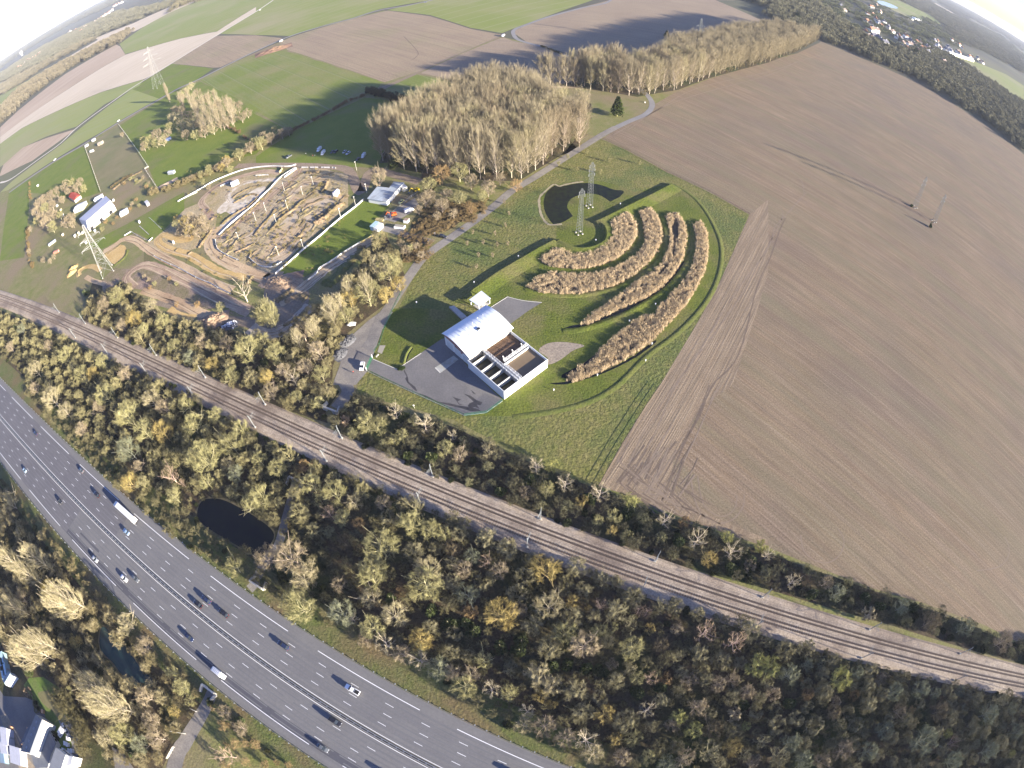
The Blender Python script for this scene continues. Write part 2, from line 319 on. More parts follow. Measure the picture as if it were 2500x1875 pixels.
# bare ground and floors
sheet('woodland_floor', PL('E 0,1010 400,1175 950,1455 1500,1659 J 0,410 600,695 1150,925 1500,1060 2206,1370 O 850,10 1200,150 1700,310 Q 0,510 1000,780 2206,1060 W 420,-90 420,-210 90,-60 O 740,1659 0,1350 N 1500,850 800,520 0,110 I 1700,1490 1500,1340 1000,900 600,500 250,150 W -330,150 -520,240'), 0.03, m_litter)
sheet('woodland_floor', PL('E 760,900 800,760 1080,740 1160,900 1500,1100 1900,1150 h 250,1500 600,1380 900,1100 1250,850 1500,560 1640,300 1750,120 1900,90 2050,400 2150,620 1900,1000 1500,1300 1380,1400 F 660,1500 660,1650 J 720,60 600,230 620,330 J 0,130 E 1800,1610 1300,1390 950,1230 700,1100'), 0.03, m_litter)
sheet('woodland_floor', PL('J 700,240 830,80 1000,120 1300,240 1700,360 2206,600 K 740,900 1300,1120 1750,1280 2206,1450 Q 850,110 1350,280 2100,580 W 420,-40 360,-40 Q 2206,770 1000,410 0,120 K 1500,1570 640,1300 0,1040 J 1500,780 900,530 740,450 640,330'), 0.03, m_litter)
sheet('woodland_floor', PL('I 0,740 300,1120 620,1450 800,1659 M 1000,260 1330,580 1750,950 1800,1060 1500,1450 1400,1659 W -180,-140 -420,-60 -420,60'), 0.03, m_litter)
sheet('woodland_floor', PL('f 1450,0 1680,120 2000,250 F 1400,60 1960,100 1700,300 1650,330 1330,330 1340,250 1450,100 B 1420,1450 1700,1500'), 0.045, m_litter)
sheet('woodland_floor', PL('D 0,150 300,300 850,520 1300,720 1700,960 2206,1330 W 1050,520 2200,1000 D 2206,905 1900,705 1700,560 1480,445 1300,300 900,60 600,0 0,0'), 0.03, m_far)
# water
m_water = mat('dark_water', (0.004, 0.006, 0.010), (0.006, 0.009, 0.010), 0.2, rough=0.25, spec=0.15)
m_waterg = mat('green_water', (0.022, 0.046, 0.046), (0.024, 0.05, 0.05), 0.02, rough=0.25, spec=0.25)
m_pond = mat('weedy_water', (0.005, 0.006, 0.006), (0.016, 0.022, 0.006), 0.35, rough=0.3, spec=0.12)
def ground_patch(name, txt, z, m, cl=True): return sheet(name, smooth(PL(txt), 5, True) if cl else PL(txt), z, m)
for t_ in ('I 1700,1130 1725,1020 1800,980 1950,1000 2206,1140 J 150,1270 120,1380 40,1470 I 2150,1440 1900,1300 1760,1210', 'M 885,440 860,520 870,640 980,760 1060,870 1180,950 1310,970 1300,880 1200,780 1120,660 1030,560 960,490', 'C 390,880 430,870 640,880 680,910 640,950 560,975 530,990 450,930'):
    sm_ = smooth(PL(t_), 5, True); struct('pond_margin', MB().ribbon(sm_ + sm_[:2], 1.6, .055, wv=.5), mat('pond_margin', (.15, .12, .07), (.10, .09, .04), .8))
ground_patch('water', 'I 1700,1130 1725,1020 1800,980 1950,1000 2206,1140 J 150,1270 120,1380 40,1470 I 2150,1440 1900,1300 1760,1210', 0.06, m_water)
ground_patch('water', 'M 885,440 860,520 870,640 980,760 1060,870 1180,950 1310,970 1300,880 1200,780 1120,660 1030,560 960,490', 0.06, m_waterg)
ground_patch('water', 'I 910,420 940,395 1020,440 1010,500 960,480', 0.06, m_water)
ground_patch('water', 'D 940,10 1000,12 1115,62 1090,72 980,42', 0.1, mat('pale_water', (0.35, 0.45, 0.5), rough=0.2))
ring_rim = MB().ribbon(smooth(PL('p -60,1320 G 315,275 255,200 235,110 240,40 C 285,1650 360,1590 p -120,590 0,560 200,520 350,505'), 5), 1.3, .064, wv=.3); struct('sand_rim', ring_rim, mat('sand_rim', (0.34, 0.29, 0.19), (.26, .22, .13), .8))
pw = smooth(PL('p 150,1165 G 459,245 400,270 366,279 325,238 285,165 272,95 280,45 C 300,1655 370,1600 p 0,580 200,540 450,530 700,570 948,660 C 945,1640 975,1659'), 3)[:-1] + PL('G 930,38 850,78') + smooth(PL('p 870,890 700,780 530,735 350,740 150,810 60,900 40,1000 90,1090 150,1165'), 3)
sheet('water', pw, 0.06, m_pond)
ground_patch('water', 'C 390,880 430,870 640,880 680,910 640,950 560,975 530,990 450,930', 0.06, m_water)
# soil marks in the big field
m_tk = mat('pale_wheel_mark', (0.235, 0.18, 0.125), (0.20, 0.15, 0.11), 0.5); m_tkd = mat('dark_wheel_mark', (0.13, 0.095, 0.07), (0.16, 0.12, 0.085), 0.5)
sheet('headland', PL('K 745,868 950,505 1150,185 1270,5 G 1640,1050 1800,750 2045,195 2206,60 2206,700 1900,1659 K 1620,200 1400,600 1350,900 1600,1080 2206,1330 L 0,1370 K 1750,1225 1290,1070 1000,945'), 0.03, m_head)
mk = MB(); mkd = MB()
for t_, w_, d_ in [('K 1000,700 1150,380 1390,20 G 1640,1330 1900,900 2206,480 H 60,300 150,200 330,0', .5, 0), ('K 1060,720 1230,420 1420,0 G 1720,1250 2000,850 2150,560 H 130,200 60,120 0,100', .5, 0),
    ('K 1190,650 1290,480 1380,340', .7, 0), ('K 1290,1000 1470,540 1620,260 1730,0 G 1950,1400 2110,820 H 20,560 100,330 150,220', .6, 1), ('K 1320,970 1560,500 1730,120 1800,0', .5, 0), ('K 1250,880 1450,540 1600,270 1700,0', .5, 1),
    ('K 1540,800 1580,1000 1650,1130 1760,1190 1900,1160 1990,1050 2000,940', .5, 0), ('K 1600,780 1640,1000 1720,1100 1830,1130 1920,1060 1940,950', .4, 0), ('K 950,830 1040,760 1080,900 1190,980 1300,1010', .6, 0),
    ('K 980,860 1100,950 1250,1020 1500,1060 1800,1200', .6, 1), ('K 1100,900 1300,980 1600,1110', .6, 0), ('C 880,1140 870,1180 930,1230 1000,1250 1100,1270', .5, 1), ('C 860,1170 1250,950 1600,760 2206,620 D 300,520 600,430', .8, 0), ('C 1000,1120 1400,880 2206,650 D 250,530', .7, 0),
    ('L 280,1290 310,1430 400,1510 520,1530 620,1460 655,1340 600,1230', .5, 0), ('L 2040,1300 2080,1440 2000,1560 1800,1600', .5, 0), ('B 1270,310 1390,440 1380,490 1340,520', .8, 1),
    ('D 0,1400 180,1460 290,1560 310,1659 H 330,10', .5, 0), ('H 850,60 900,110 880,160', .4, 0), ('B 1030,775 1390,625 2100,315', 2.5, 0), ('B 1060,785 1380,640', 2, 0)]:
    (mkd if d_ else mk).ribbon(smooth(PL(t_), 5), w_, 0.045, wv=.3)
rg = random.Random(5)
for k in range(46):
    x = rg.uniform(0, 1); y = rg.uniform(0, 1); p0 = gd('K', 900 + 560 * x, 870 - 240 * y + 230 * x); a_ = rg.choice([ang('K', 950, 500, 1270, 0), A_big]) + rg.uniform(-.2, .2)
    L_ = rg.uniform(6, 22); (mkd if k % 2 else mk).ribbon([p0, p0 + Vector((math.cos(a_) * L_, math.sin(a_) * L_, 0))], rg.uniform(.3, .8), 0.05 + k * .0005)
struct('wheel_marks', mk, m_tk); struct('wheel_marks', mkd, m_tkd)
# ------------------------------------------------------------------ roads
m_gravel = mat('gravel_track', (0.21, 0.19, 0.165), (0.26, 0.235, 0.20), 0.35, c3=(0.17, 0.155, 0.14), scale3=0.08, fine=(1.5, 0.15))
m_lane = mat('lane_asphalt', (0.20, 0.19, 0.185), (0.235, 0.225, 0.215), 0.1, fine=(1.0, 0.1))
m_yard = mat('yard_asphalt', (0.125, 0.12, 0.118), (0.15, 0.143, 0.14), 0.12, c3=(0.17, 0.16, 0.15), scale3=0.05, fine=(1.4, 0.1))
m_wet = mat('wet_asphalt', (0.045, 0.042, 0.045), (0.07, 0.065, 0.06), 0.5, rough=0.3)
m_conc = mat('concrete', (0.36, 0.345, 0.31), (0.42, 0.40, 0.36), 0.4, fine=(1.2, 0.12))
m_concl = mat('pale_concrete', (0.50, 0.48, 0.42), (0.55, 0.53, 0.47), 0.4)
m_white = mat('white_paint', (0.78, 0.78, 0.78), (0.70, 0.70, 0.70), 0.4, rough=0.5)
def road(name, txt, w, z, m, n=6, **k): return struct(name, MB().ribbon(smooth(PL(txt), n), w, z + zbump(), **k), m)
road('lane', 'A 80,1659 250,1538 500,1372 700,1258 870,1150 1100,1010 1370,858 1540,762 1700,690 1900,590 B 0,440 300,310 560,230 830,160 1060,88 1500,5 W 90,1100', 5.0, 0.10, m_lane)
road('track', 'A 0,1575 100,1540 330,1374 520,1236 670,1095 960,882 1130,762 1310,650 1540,508 1900,285 2206,100 B 150,0', 4.0, 0.11, mat('chalk_track', (0.55, 0.50, 0.42)))
road('lane', 'W 190,1040 C 850,0 600,68 300,150 100,222 30,250 10,285 60,345 250,400 450,468 650,540 800,600 980,700 1130,790 1195,860 1205,920 1150,985 1000,1050 780,1155', 4.6, 0.055, m_lane)
road('track', 'C 900,1095 780,1160 500,1335 200,1525 0,1645 F 2060,110 1850,270 1650,410 1450,555 1350,680 1250,830 1150,985 1060,1100', 5.2, 0.056, m_gravel)
sheet('track', PL('F 1100,1010 1180,1030 1090,1180 1010,1400 960,1540 860,1659 660,1659 720,1500 760,1350 840,1220 960,1110'), 0.058, m_gravel)
road('track', 'F 760,1630 J 790,60 690,200', 5.5, 0.057, m_gravel)
road('track', 'J 345,830 310,960 260,1140 190,1380 90,1500 10,1659', 3.6, 0.057, m_gravel)
road('track', 'N 10,50 M 2150,120', 3.6, 0.057, m_gravel)
road('track', 'M 1830,1000 1790,1100 1700,1260 1600,1430 1500,1659 W -128,-75', 4.2, 0.057, m_gravel, w2=7)
sheet('track', PL('f 1050,905 1230,960 1500,800 1640,690 1560,560 1300,720 1070,890'), 0.056, m_gravel)
road('track', 'f 1000,1050 1200,1090 1500,1190 1850,1290', 5, 0.057, m_gravel)
road('track', 'e 700,140 1500,130 1900,150 2212,200 F 900,0 f 850,120 1300,200 1650,300', 7, 0.05, mat('bare_earth', (0.21, 0.155, 0.11), (0.26, 0.20, 0.14), 0.2, fine=(1.0, .2)))
sheet('yard', PL('b 210,570 270,420 600,560 940,335 1210,150 a 200,930 640,1480 b 2030,980 1820,1150 1520,1190 1190,1020 780,850'), 0.062, m_yard)
sheet('yard', PL('a 1000,385 1320,183 1600,250 1940,285 1700,430 1380,665 1100,700'), 0.062, m_yard)
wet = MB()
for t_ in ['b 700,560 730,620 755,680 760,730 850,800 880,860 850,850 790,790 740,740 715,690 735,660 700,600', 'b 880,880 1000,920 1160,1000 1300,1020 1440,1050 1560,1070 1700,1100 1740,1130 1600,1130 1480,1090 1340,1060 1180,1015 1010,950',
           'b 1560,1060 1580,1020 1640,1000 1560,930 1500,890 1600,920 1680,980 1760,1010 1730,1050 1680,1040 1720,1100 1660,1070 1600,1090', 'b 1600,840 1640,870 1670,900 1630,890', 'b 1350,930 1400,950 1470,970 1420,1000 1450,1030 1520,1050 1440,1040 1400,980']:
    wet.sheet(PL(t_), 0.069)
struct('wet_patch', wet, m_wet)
sheet('concrete_pad', PL('a 350,1240 440,1310 130,1545 20,1455'), 0.070, mat('stained_pad', (0.36, 0.37, 0.35), (0.28, 0.26, 0.20), 0.3))
sheet('concrete_pad', PL('b 370,240 450,240 400,355 340,330'), 0.070, mat('plot_pad', (0.30, 0.27, 0.22)))
ground_patch('gravel_patch', 'a 1880,1150 2050,1020 2350,1000 2700,1060 2500,1150 2250,1330 2050,1400 2040,1280', 0.065, mat('stony_soil', (0.30, 0.25, 0.19), (0.22, 0.18, 0.14), 0.6, fine=(1.4, .25)))
def kerb(txt, w=0.25, h=0.13, m=None, sm=0): 
    p = PL(txt); p = smooth(p, sm) if sm else p; b = MB(); b.profile(p, [(-w / 2, 0), (-w / 2, h), (w / 2, h), (w / 2, 0)], taper=False); return struct('kerb', b, m or m_concl)
kerb('b 600,565 930,345'); kerb('a 1000,385 1320,183'); kerb('a 1320,183 1600,250 1940,285', sm=4); kerb('b 280,425 600,560'); kerb('b 1120,540 1190,610', w=.5)
kerb('b 210,590 500,730 830,880 1190,1040 1510,1185 1800,1150 2030,990')

# ------------------------------------------------------------------ motorway: a curve through the lane markings, everything else offset from it
H_O, H_A, H_P = Vector((-240.53889, 107.52078, 0)), -0.45636111, [4.563033693900112e-09, -0.00011532402167860792, 0.028649632283982592, -0.031995802]
def curve(O, A, P, t, off, z=0.0):
    y = ((P[0] * t + P[1]) * t + P[2]) * t + P[3]; s_ = (3 * P[0] * t + 2 * P[1]) * t + P[2]; n_ = math.sqrt(1 + s_ * s_)
    x, y = t - off * s_ / n_, y + off / n_; c, q = math.cos(A), math.sin(A)
    return Vector((O.x + c * x - q * y, O.y + q * x + c * y, z))
def HW(t, off, z=0.0): return curve(H_O, H_A, H_P, t, off, z)
def HWl(t0, t1, off, st=6.0, z=0.0):
    n = max(1, int((t1 - t0) / st)); return [HW(t0 + (t1 - t0) * k / n, off, z) for k in range(n + 1)]
def HWt(p, O=H_O, A=H_A, P=H_P):
    d = p - O; x = math.cos(A) * d.x + math.sin(A) * d.y; y = -math.sin(A) * d.x + math.cos(A) * d.y
    return x, y - (((P[0] * x + P[1]) * x + P[2]) * x + P[3])
def HWang(t): d = HW(t + 1, 0) - HW(t - 1, 0); return math.atan2(d.y, d.x)
def hstrip(b, t0, t1, o0, o1, z, mi=0, st=6.0):
    n = max(1, int((t1 - t0) / st)); vs = []
    for k in range(n + 1):
        t = t0 + (t1 - t0) * k / n; a_, b_ = HW(t, o0), HW(t, o1); vs += [(a_.x, a_.y, z), (b_.x, b_.y, z)]
    return b.add(vs, [(2 * k, 2 * k + 2, 2 * k + 3, 2 * k + 1) for k in range(n)], mi)
T0, T1 = -190, 330
m_as1 = mat('motorway_asphalt', (0.150, 0.146, 0.143), (0.168, 0.163, 0.158), 0.06, streak=[(H_A - 0.03, 1.2, 90, (0.115, 0.113, 0.12), 0.5)], fine=(1.2, 0.07))
m_as2 = mat('older_asphalt', (0.120, 0.115, 0.122), (0.134, 0.128, 0.134), 0.06, streak=[(H_A, 1.2, 90, (0.10, 0.095, 0.105), 0.5)], fine=(1.2, 0.07))
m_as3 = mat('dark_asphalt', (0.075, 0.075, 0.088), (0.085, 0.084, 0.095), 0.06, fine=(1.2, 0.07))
struct('motorway_verge', hstrip(hstrip(MB(), T0, T1, 22, 9.5, 0.05), T0, T1, -26, -36, 0.05), m_verge)
struct('motorway', hstrip(MB(), T0, T1, 10.3, -26.6, 0.075, st=4), m_as1)
tU = HWt(gd('I', 1060, 1200))[0]; tL = HWt(gd('I', 645, 1150))[0]
pb = MB(); hstrip(pb, T0, tU, 7.1, -6.9, 0.082); hstrip(pb, T0, tL, -9.2, -23.2, 0.082); struct('asphalt_patch', pb, m_as2)
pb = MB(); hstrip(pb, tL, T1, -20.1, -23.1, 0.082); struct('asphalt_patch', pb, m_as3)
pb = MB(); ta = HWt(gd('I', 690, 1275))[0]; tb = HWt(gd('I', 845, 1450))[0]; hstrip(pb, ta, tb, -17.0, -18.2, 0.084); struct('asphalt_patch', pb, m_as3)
wr = MB()
for o_ in (5.2, 1.7, -1.75, -5.2, -11.0, -14.5, -17.95, -21.4):
    for q_ in (-.85, .85):
        t = T0
        while t < T1: hstrip(wr, t, t + 24, o_ + q_ + .22, o_ + q_ - .22, .0865 + (t % 48) * 1e-5); t += 24 + 6 * random.random()
struct('tyre_wear', wr, mat('tyre_wear', (0.128, 0.127, 0.132), (0.150, 0.148, 0.150), .12))
struct('central_reserve', hstrip(MB(), T0, T1, -7.35, -8.85, 0.10), mat('reserve_soil', (0.10, 0.088, 0.06), (0.14, 0.12, 0.085), 0.4))
lm = MB()
hstrip(lm, T0, T1, -6.85, -7.05, 0.09, st=4); hstrip(lm, T0, T1, -9.05, -9.25, 0.09, st=4)
t = HWt(gd('N', 530, 650))[0] - 52 * 7
while t < T1:
    hstrip(lm, t, t + 39, 6.8, 7.05, 0.09); t += 52                                        # hard-shoulder line: 39 m strokes, 13 m gaps
t = HWt(gd('M', 1150, 235))[0] - 52 * 7
while t < T1: hstrip(lm, t, t + 39, -23.1, -23.35, 0.09); t += 52
struct('lane_line', lm, m_white)
dm = MB()
for off, t0_ in ((3.42, HWt(gd('I', 421, 498))[0]), (0, HWt(gd('I', 478, 632))[0]), (-3.46, HWt(gd('I', 446, 675))[0]), (-12.8, HWt(gd('I', 150, 552))[0]), (-16.25, HWt(gd('N', 287, 1145))[0]), (-19.65, HWt(gd('N', 268, 1227))[0])):
    k0 = int((T0 - t0_) / 13)
    for k in range(k0, int((T1 - t0_) / 13) + 1): hstrip(dm, t0_ + 13 * k - 1.5, t0_ + 13 * k + 1.5, off + .08, off - .08, 0.092)
struct('lane_dashes', dm, m_white)
m_galv = mat('galvanised_steel', (0.42, 0.43, 0.44), rough=0.45, metallic=0.6); m_dsteel = mat('dull_steel', (0.16, 0.165, 0.17), rough=0.6)
def guard(off, side, label, t0=T0, t1=T1):
    r = empty('guardrail', HW(20, off), 0, label, 'guardrail', None); inv = Matrix.Translation(-r.location)
    b = MB(); b.M = inv; b.profile(HWl(t0, t1, off, 4), [(-.05 * side, .45), (-.12 * side, .55), (-.05 * side, .62), (-.12 * side, .7), (-.05 * side, .8)], taper=False); b.build('rail', m_galv, r)
    b = MB(); b.M = inv
    t = t0
    while t < t1: p = HW(t, off + .1 * side); b.box((p.x, p.y, .38), (.14, .1, .76), HWang(t)); b.box((p.x, p.y, .72), (.3, .5, .12), HWang(t)); t += 4
    b.build('posts', m_galv, r)['kind'] = 'stuff'
guard(10.6, 1, 'long steel guardrail between the motorway and the wooded railway side')
guard(-26.9, -1, 'long steel guardrail on the outer edge beside the poplars and green pond')
r = empty('central_barrier', HW(20, -8.1), 0, 'double steel barrier with cross pieces along the motorway centre', 'barrier'); inv = Matrix.Translation(-r.location)
for o in (-7.75, -8.45):
    b = MB(); b.M = inv; b.profile(HWl(T0, T1, o, 4), [(-.09, .5), (-.09, .78), (.09, .78), (.09, .5)], taper=False); b.build('rail', m_galv, r)
b = MB(); b.M = inv; t = T0
while t < T1: p = HW(t, -8.1); b.box((p.x, p.y, .66), (.45, .62, .1), HWang(t)); b.box((p.x, p.y, .33), (.15, .15, .66), HWang(t)); t += 2.6
b.build('cross_pieces', m_dsteel, r)['kind'] = 'stuff'

# ------------------------------------------------------------------ railway
R_O, R_A, R_P = Vector((-413.34309, 249.07475, 0)), -0.41497237, [8.46840943466536e-08, -0.000209283148559509, 0.10362956261447015, 0.25554910804233405]
def RW(t, off, z=0.0): return curve(R_O, R_A, R_P, t, off, z)
def RWl(t0, t1, off, st=8.0, z=0.0):
    n = int((t1 - t0) / st); return [RW(t0 + (t1 - t0) * k / n, off, z) for k in range(n + 1)]
def RWang(t): d = RW(t + 1, 0) - RW(t - 1, 0); return math.atan2(d.y, d.x)
m_ball = mat('ballast', (0.31, 0.25, 0.185), (0.39, 0.32, 0.245), 0.35, c3=(0.20, 0.155, 0.12), scale3=0.05, bump=0.15, bscale=2.5, fine=(2.2, 0.3))
RT0, RT1 = -60, 800
sb = MB(); sb.profile(RWl(RT0, RT1, 0, 8), [(4.6, 0), (3.4, .62), (-9.2, .62), (-10.6, 0)][::-1], taper=False); struct('ballast_bed', sb, m_ball)
m_rail = mat('rusty_rail', (0.20, 0.15, 0.115), rough=0.4, metallic=0.4); m_slp = mat('dark_sleeper', (0.09, 0.07, 0.055), (0.13, 0.10, 0.08), 0.5)
m_slp2 = mat('grey_sleeper', (0.19, 0.165, 0.14), (0.23, 0.2, 0.17), 0.5)
for o, lb, ms in ((-0.75, 'railway track of dark timber sleepers, the one nearer the ploughed field', m_slp), (-4.95, 'railway track nearer the motorway, its sleepers sunk in ballast', m_slp)):
    r = empty('railway_track', RW(400, o, .62), 0, lb, 'railway track'); inv = Matrix.Translation(-r.location)
    for q in (-.75, .75):
        b = MB(); b.M = inv; b.profile(RWl(RT0, RT1, o + q, 8, .62), [(-.06, .05), (-.05, .26), (.05, .26), (.06, .05)], taper=False); b.build('rail', m_rail, r)
    b = MB(); b.M = inv; t = RT0
    while t < RT1:
        for q in (-.75, .75): pq = RW(t, o + q); b.box((pq.x, pq.y, .62 + .06), (.30, .82, .14), RWang(t))
        t += .62 if o > -2 else .95
    b.build('sleepers', ms, r)['kind'] = 'stuff'
    # darker rail-foot strips where oil and rust stain the ballast
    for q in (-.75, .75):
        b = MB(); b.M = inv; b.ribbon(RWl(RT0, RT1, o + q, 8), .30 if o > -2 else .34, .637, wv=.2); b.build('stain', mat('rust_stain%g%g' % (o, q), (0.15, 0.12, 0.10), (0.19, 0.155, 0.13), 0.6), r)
m_mast = mat('mast_steel', (0.22, 0.235, 0.235), rough=0.7)
mast0 = None
def mast(t, off, lab):
    global mast0
    p = RW(t, off, 0.55); rz = RWang(t) + (math.pi if off < -3 else 0)
    if mast0 is None:
        r = empty('catenary_mast', (0, 0, 0)); b = MB(); b.box((0, 0, 4.1), (.22, .22, 8.2)); b.build('mast', m_mast, r)
        b = MB(); b.tube((0, 0, 6.9), (0, -2.9, 7.3), .05); b.tube((0, 0, 5.6), (0, -2.9, 7.2), .05); b.tube((0, 0, 5.6), (0, -3.3, 5.4), .04); b.build('bracket', m_mast, r)
        b = MB(); b.tube((0, 0, 8.2), (0, .5, 8.6), .07); b.tube((0, 0, 8.2), (0, .1, 8.8), .08); b.build('head', m_mast, r)
        b = MB(); b.box((0, 0, .2), (.8, .8, .5)); b.build('footing', m_conc, r); mast0 = r; r.location = p; r.rotation_euler = (0, 0, rz); tag(r, lab, 'catenary mast', 'overhead line masts beside the railway'); return
    copy_tree(mast0, p, rz, label=lab, group='overhead line masts beside the railway')
lm_ = ['the farm end, in dry grass', 'the thicket edge below the earth track', 'the birch thicket', 'the bushes', 'the left of the underpass', 'the pink blossom tree', 'the asphalt yard', 'the rough grass', 'the field corner', 'the ploughed field tracks', 'the white birch', 'the last bushes', 'the white blossom bush', 'the right picture edge']
for k, t in enumerate([122, 163, 205, 246, 288, 329, 371, 412, 454, 496, 537, 584, 634, 684]):
    mast(t, 2.7, 'railway mast on the field side, by ' + lm_[k])
lm2 = ['the farm end', 'the dark thicket', 'the hedge start', 'the trimmed green hedge', 'the hedge middle', 'the hedge end', 'the path', 'the tall round tree', 'the yellow willow', 'the pale round tree', 'the pink trees', 'the grey trees', 'the right picture edge']
for k, t in enumerate([165, 208, 250, 291, 332, 371, 413, 454, 495, 537, 583, 633, 683]):
    mast(t, -8.8, 'railway mast on the motorway side, by ' + lm2[k])
m_wire = mat('wire', (0.10, 0.09, 0.08), rough=0.5)
for o, hh, lb in ((-0.75, 5.9, 'thin contact wires above the railway track nearer the field'), (-4.95, 5.9, 'thin contact wires above the railway track nearer the motorway')):
    b = MB(); o_ = RW(400, o, hh); b.M = Matrix.Translation(-o_); P_ = RWl(RT0, RT1, o, 41)
    for k in range(len(P_) - 1):
        for z0_ in (hh, hh + 1.3): b.tube(P_[k] + Vector((0, 0, z0_)), P_[k + 1] + Vector((0, 0, z0_)), .035, n=3, cap=False)
    w_ = b.build('overhead_wire', m_wire); w_.location = o_; tag(w_, lb, 'wire')
# path under the railway and under the motorway: concrete headwalls
def headwall(fr, x, y, rz, L, H, lab):
    r = empty('underpass_headwall', gd(fr, x, y), rz, lab, 'headwall', 'concrete headwalls of the underpasses')
    b = MB(); b.box((-L * .36, 0, H / 2), (L * .28, .6, H)); b.box((L * .36, 0, H / 2), (L * .28, .6, H)); b.box((0, 0, H + .1), (L, .7, .5)); b.build('wall', m_conc, r)
    for s_ in (-1, 1): MB().box((s_ * L / 2, -1.6, H / 2), (.5, 3, H * .8), -.25 * s_).build('wing_wall', m_conc, r)
ra = RWang(330)
headwall('J', 640, 232, ra + math.pi, 7, 2.2, 'grey concrete underpass headwall where the gravel road ends at the railway')
headwall('J', 350, 835, ra, 6, 2.0, 'narrow concrete underpass headwall on the motorway side of the railway')
headwall('M', 1815, 985, HWang(60), 6, 2.0, 'pale concrete underpass headwall below the motorway, at the lane near the picture bottom')
headwall('N', 15, 95, HWang(60) + math.pi, 6, 2.0, 'pale concrete underpass headwall on the wooded side of the motorway')
# ------------------------------------------------------------------ trees: bare branching templates, then single trees and masses
m_twig = mat('twigs', (0.235, 0.218, 0.112), (0.285, 0.262, 0.15), 0.6, objc=True, rough=0.85, spec=0.15)
m_bark = mat('bark', (0.42, 0.385, 0.26), (0.34, 0.31, 0.21), 1.5, objc=True, rough=0.9)
m_leaf = mat('evergreen_leaf', (0.04, 0.055, 0.014), (0.065, 0.08, 0.02), 0.6, objc=True, rough=0.7)
class Soup:
    """collects tapered limbs and thin twig blades"""
    def __init__(s): s.v = []; s.f = []; s.n = 0
    def add(s, v, f): s.v.append(v); s.f.append(np.asarray(f) + s.n); s.n += len(v)
    def limb(s, pts, r0, r1, n=4):
        P = np.array(pts); m = len(P); d = np.gradient(P, axis=0); d /= np.linalg.norm(d, axis=1)[:, None] + 1e-9
        up = np.array([0.3, 0.2, 1.0]); u = np.cross(d, up); u /= np.linalg.norm(u, axis=1)[:, None] + 1e-9; w = np.cross(d, u)
        rr = np.linspace(r0, r1, m)[:, None]; vs = []
        for k in range(n):
            a = 2 * math.pi * k / n; vs.append(P + (u * math.cos(a) + w * math.sin(a)) * rr)
        V = np.stack(vs, 1).reshape(-1, 3)
        F = [(i * n + k, i * n + (k + 1) % n, (i + 1) * n + (k + 1) % n, (i + 1) * n + k) for i in range(m - 1) for k in range(n)]
        s.add(V, F)
    def blades(s, A, D, L, w, rs):
        """thin four-corner blades from points A along D"""
        n = len(A); D = D / (np.linalg.norm(D, axis=1)[:, None] + 1e-9); q = rs.normal(size=(n, 3)); u = np.cross(D, q); u /= np.linalg.norm(u, axis=1)[:, None] + 1e-9
        L = np.asarray(L).reshape(-1, 1) * np.ones((n, 1)); w = np.asarray(w).reshape(-1, 1) * np.ones((n, 1)); B = A + D * L
        V = np.stack([A - u * w / 2, A + u * w / 2, B + u * w * .3, B - u * w * .3], 1).reshape(-1, 3)
        s.add(V, np.arange(4 * n).reshape(-1, 4))
    def mesh(s, name, m):
        V = np.vstack(s.v); F = np.vstack([f for f in s.f]); me = bpy.data.meshes.new(name)
        me.vertices.add(len(V)); me.vertices.foreach_set('co', V.astype(np.float32).ravel())
        me.loops.add(F.size); me.loops.foreach_set('vertex_index', F.astype(np.int32).ravel())
        me.polygons.add(len(F)); me.polygons.foreach_set('loop_start', np.arange(0, F.size, 4, dtype=np.int32)); me.polygons.foreach_set('loop_total', np.full(len(F), 4, dtype=np.int32))
        me.materials.append(m); me.update(calc_edges=True); return me
def unit(v): return v / (np.linalg.norm(v, axis=-1, keepdims=True) + 1e-9)
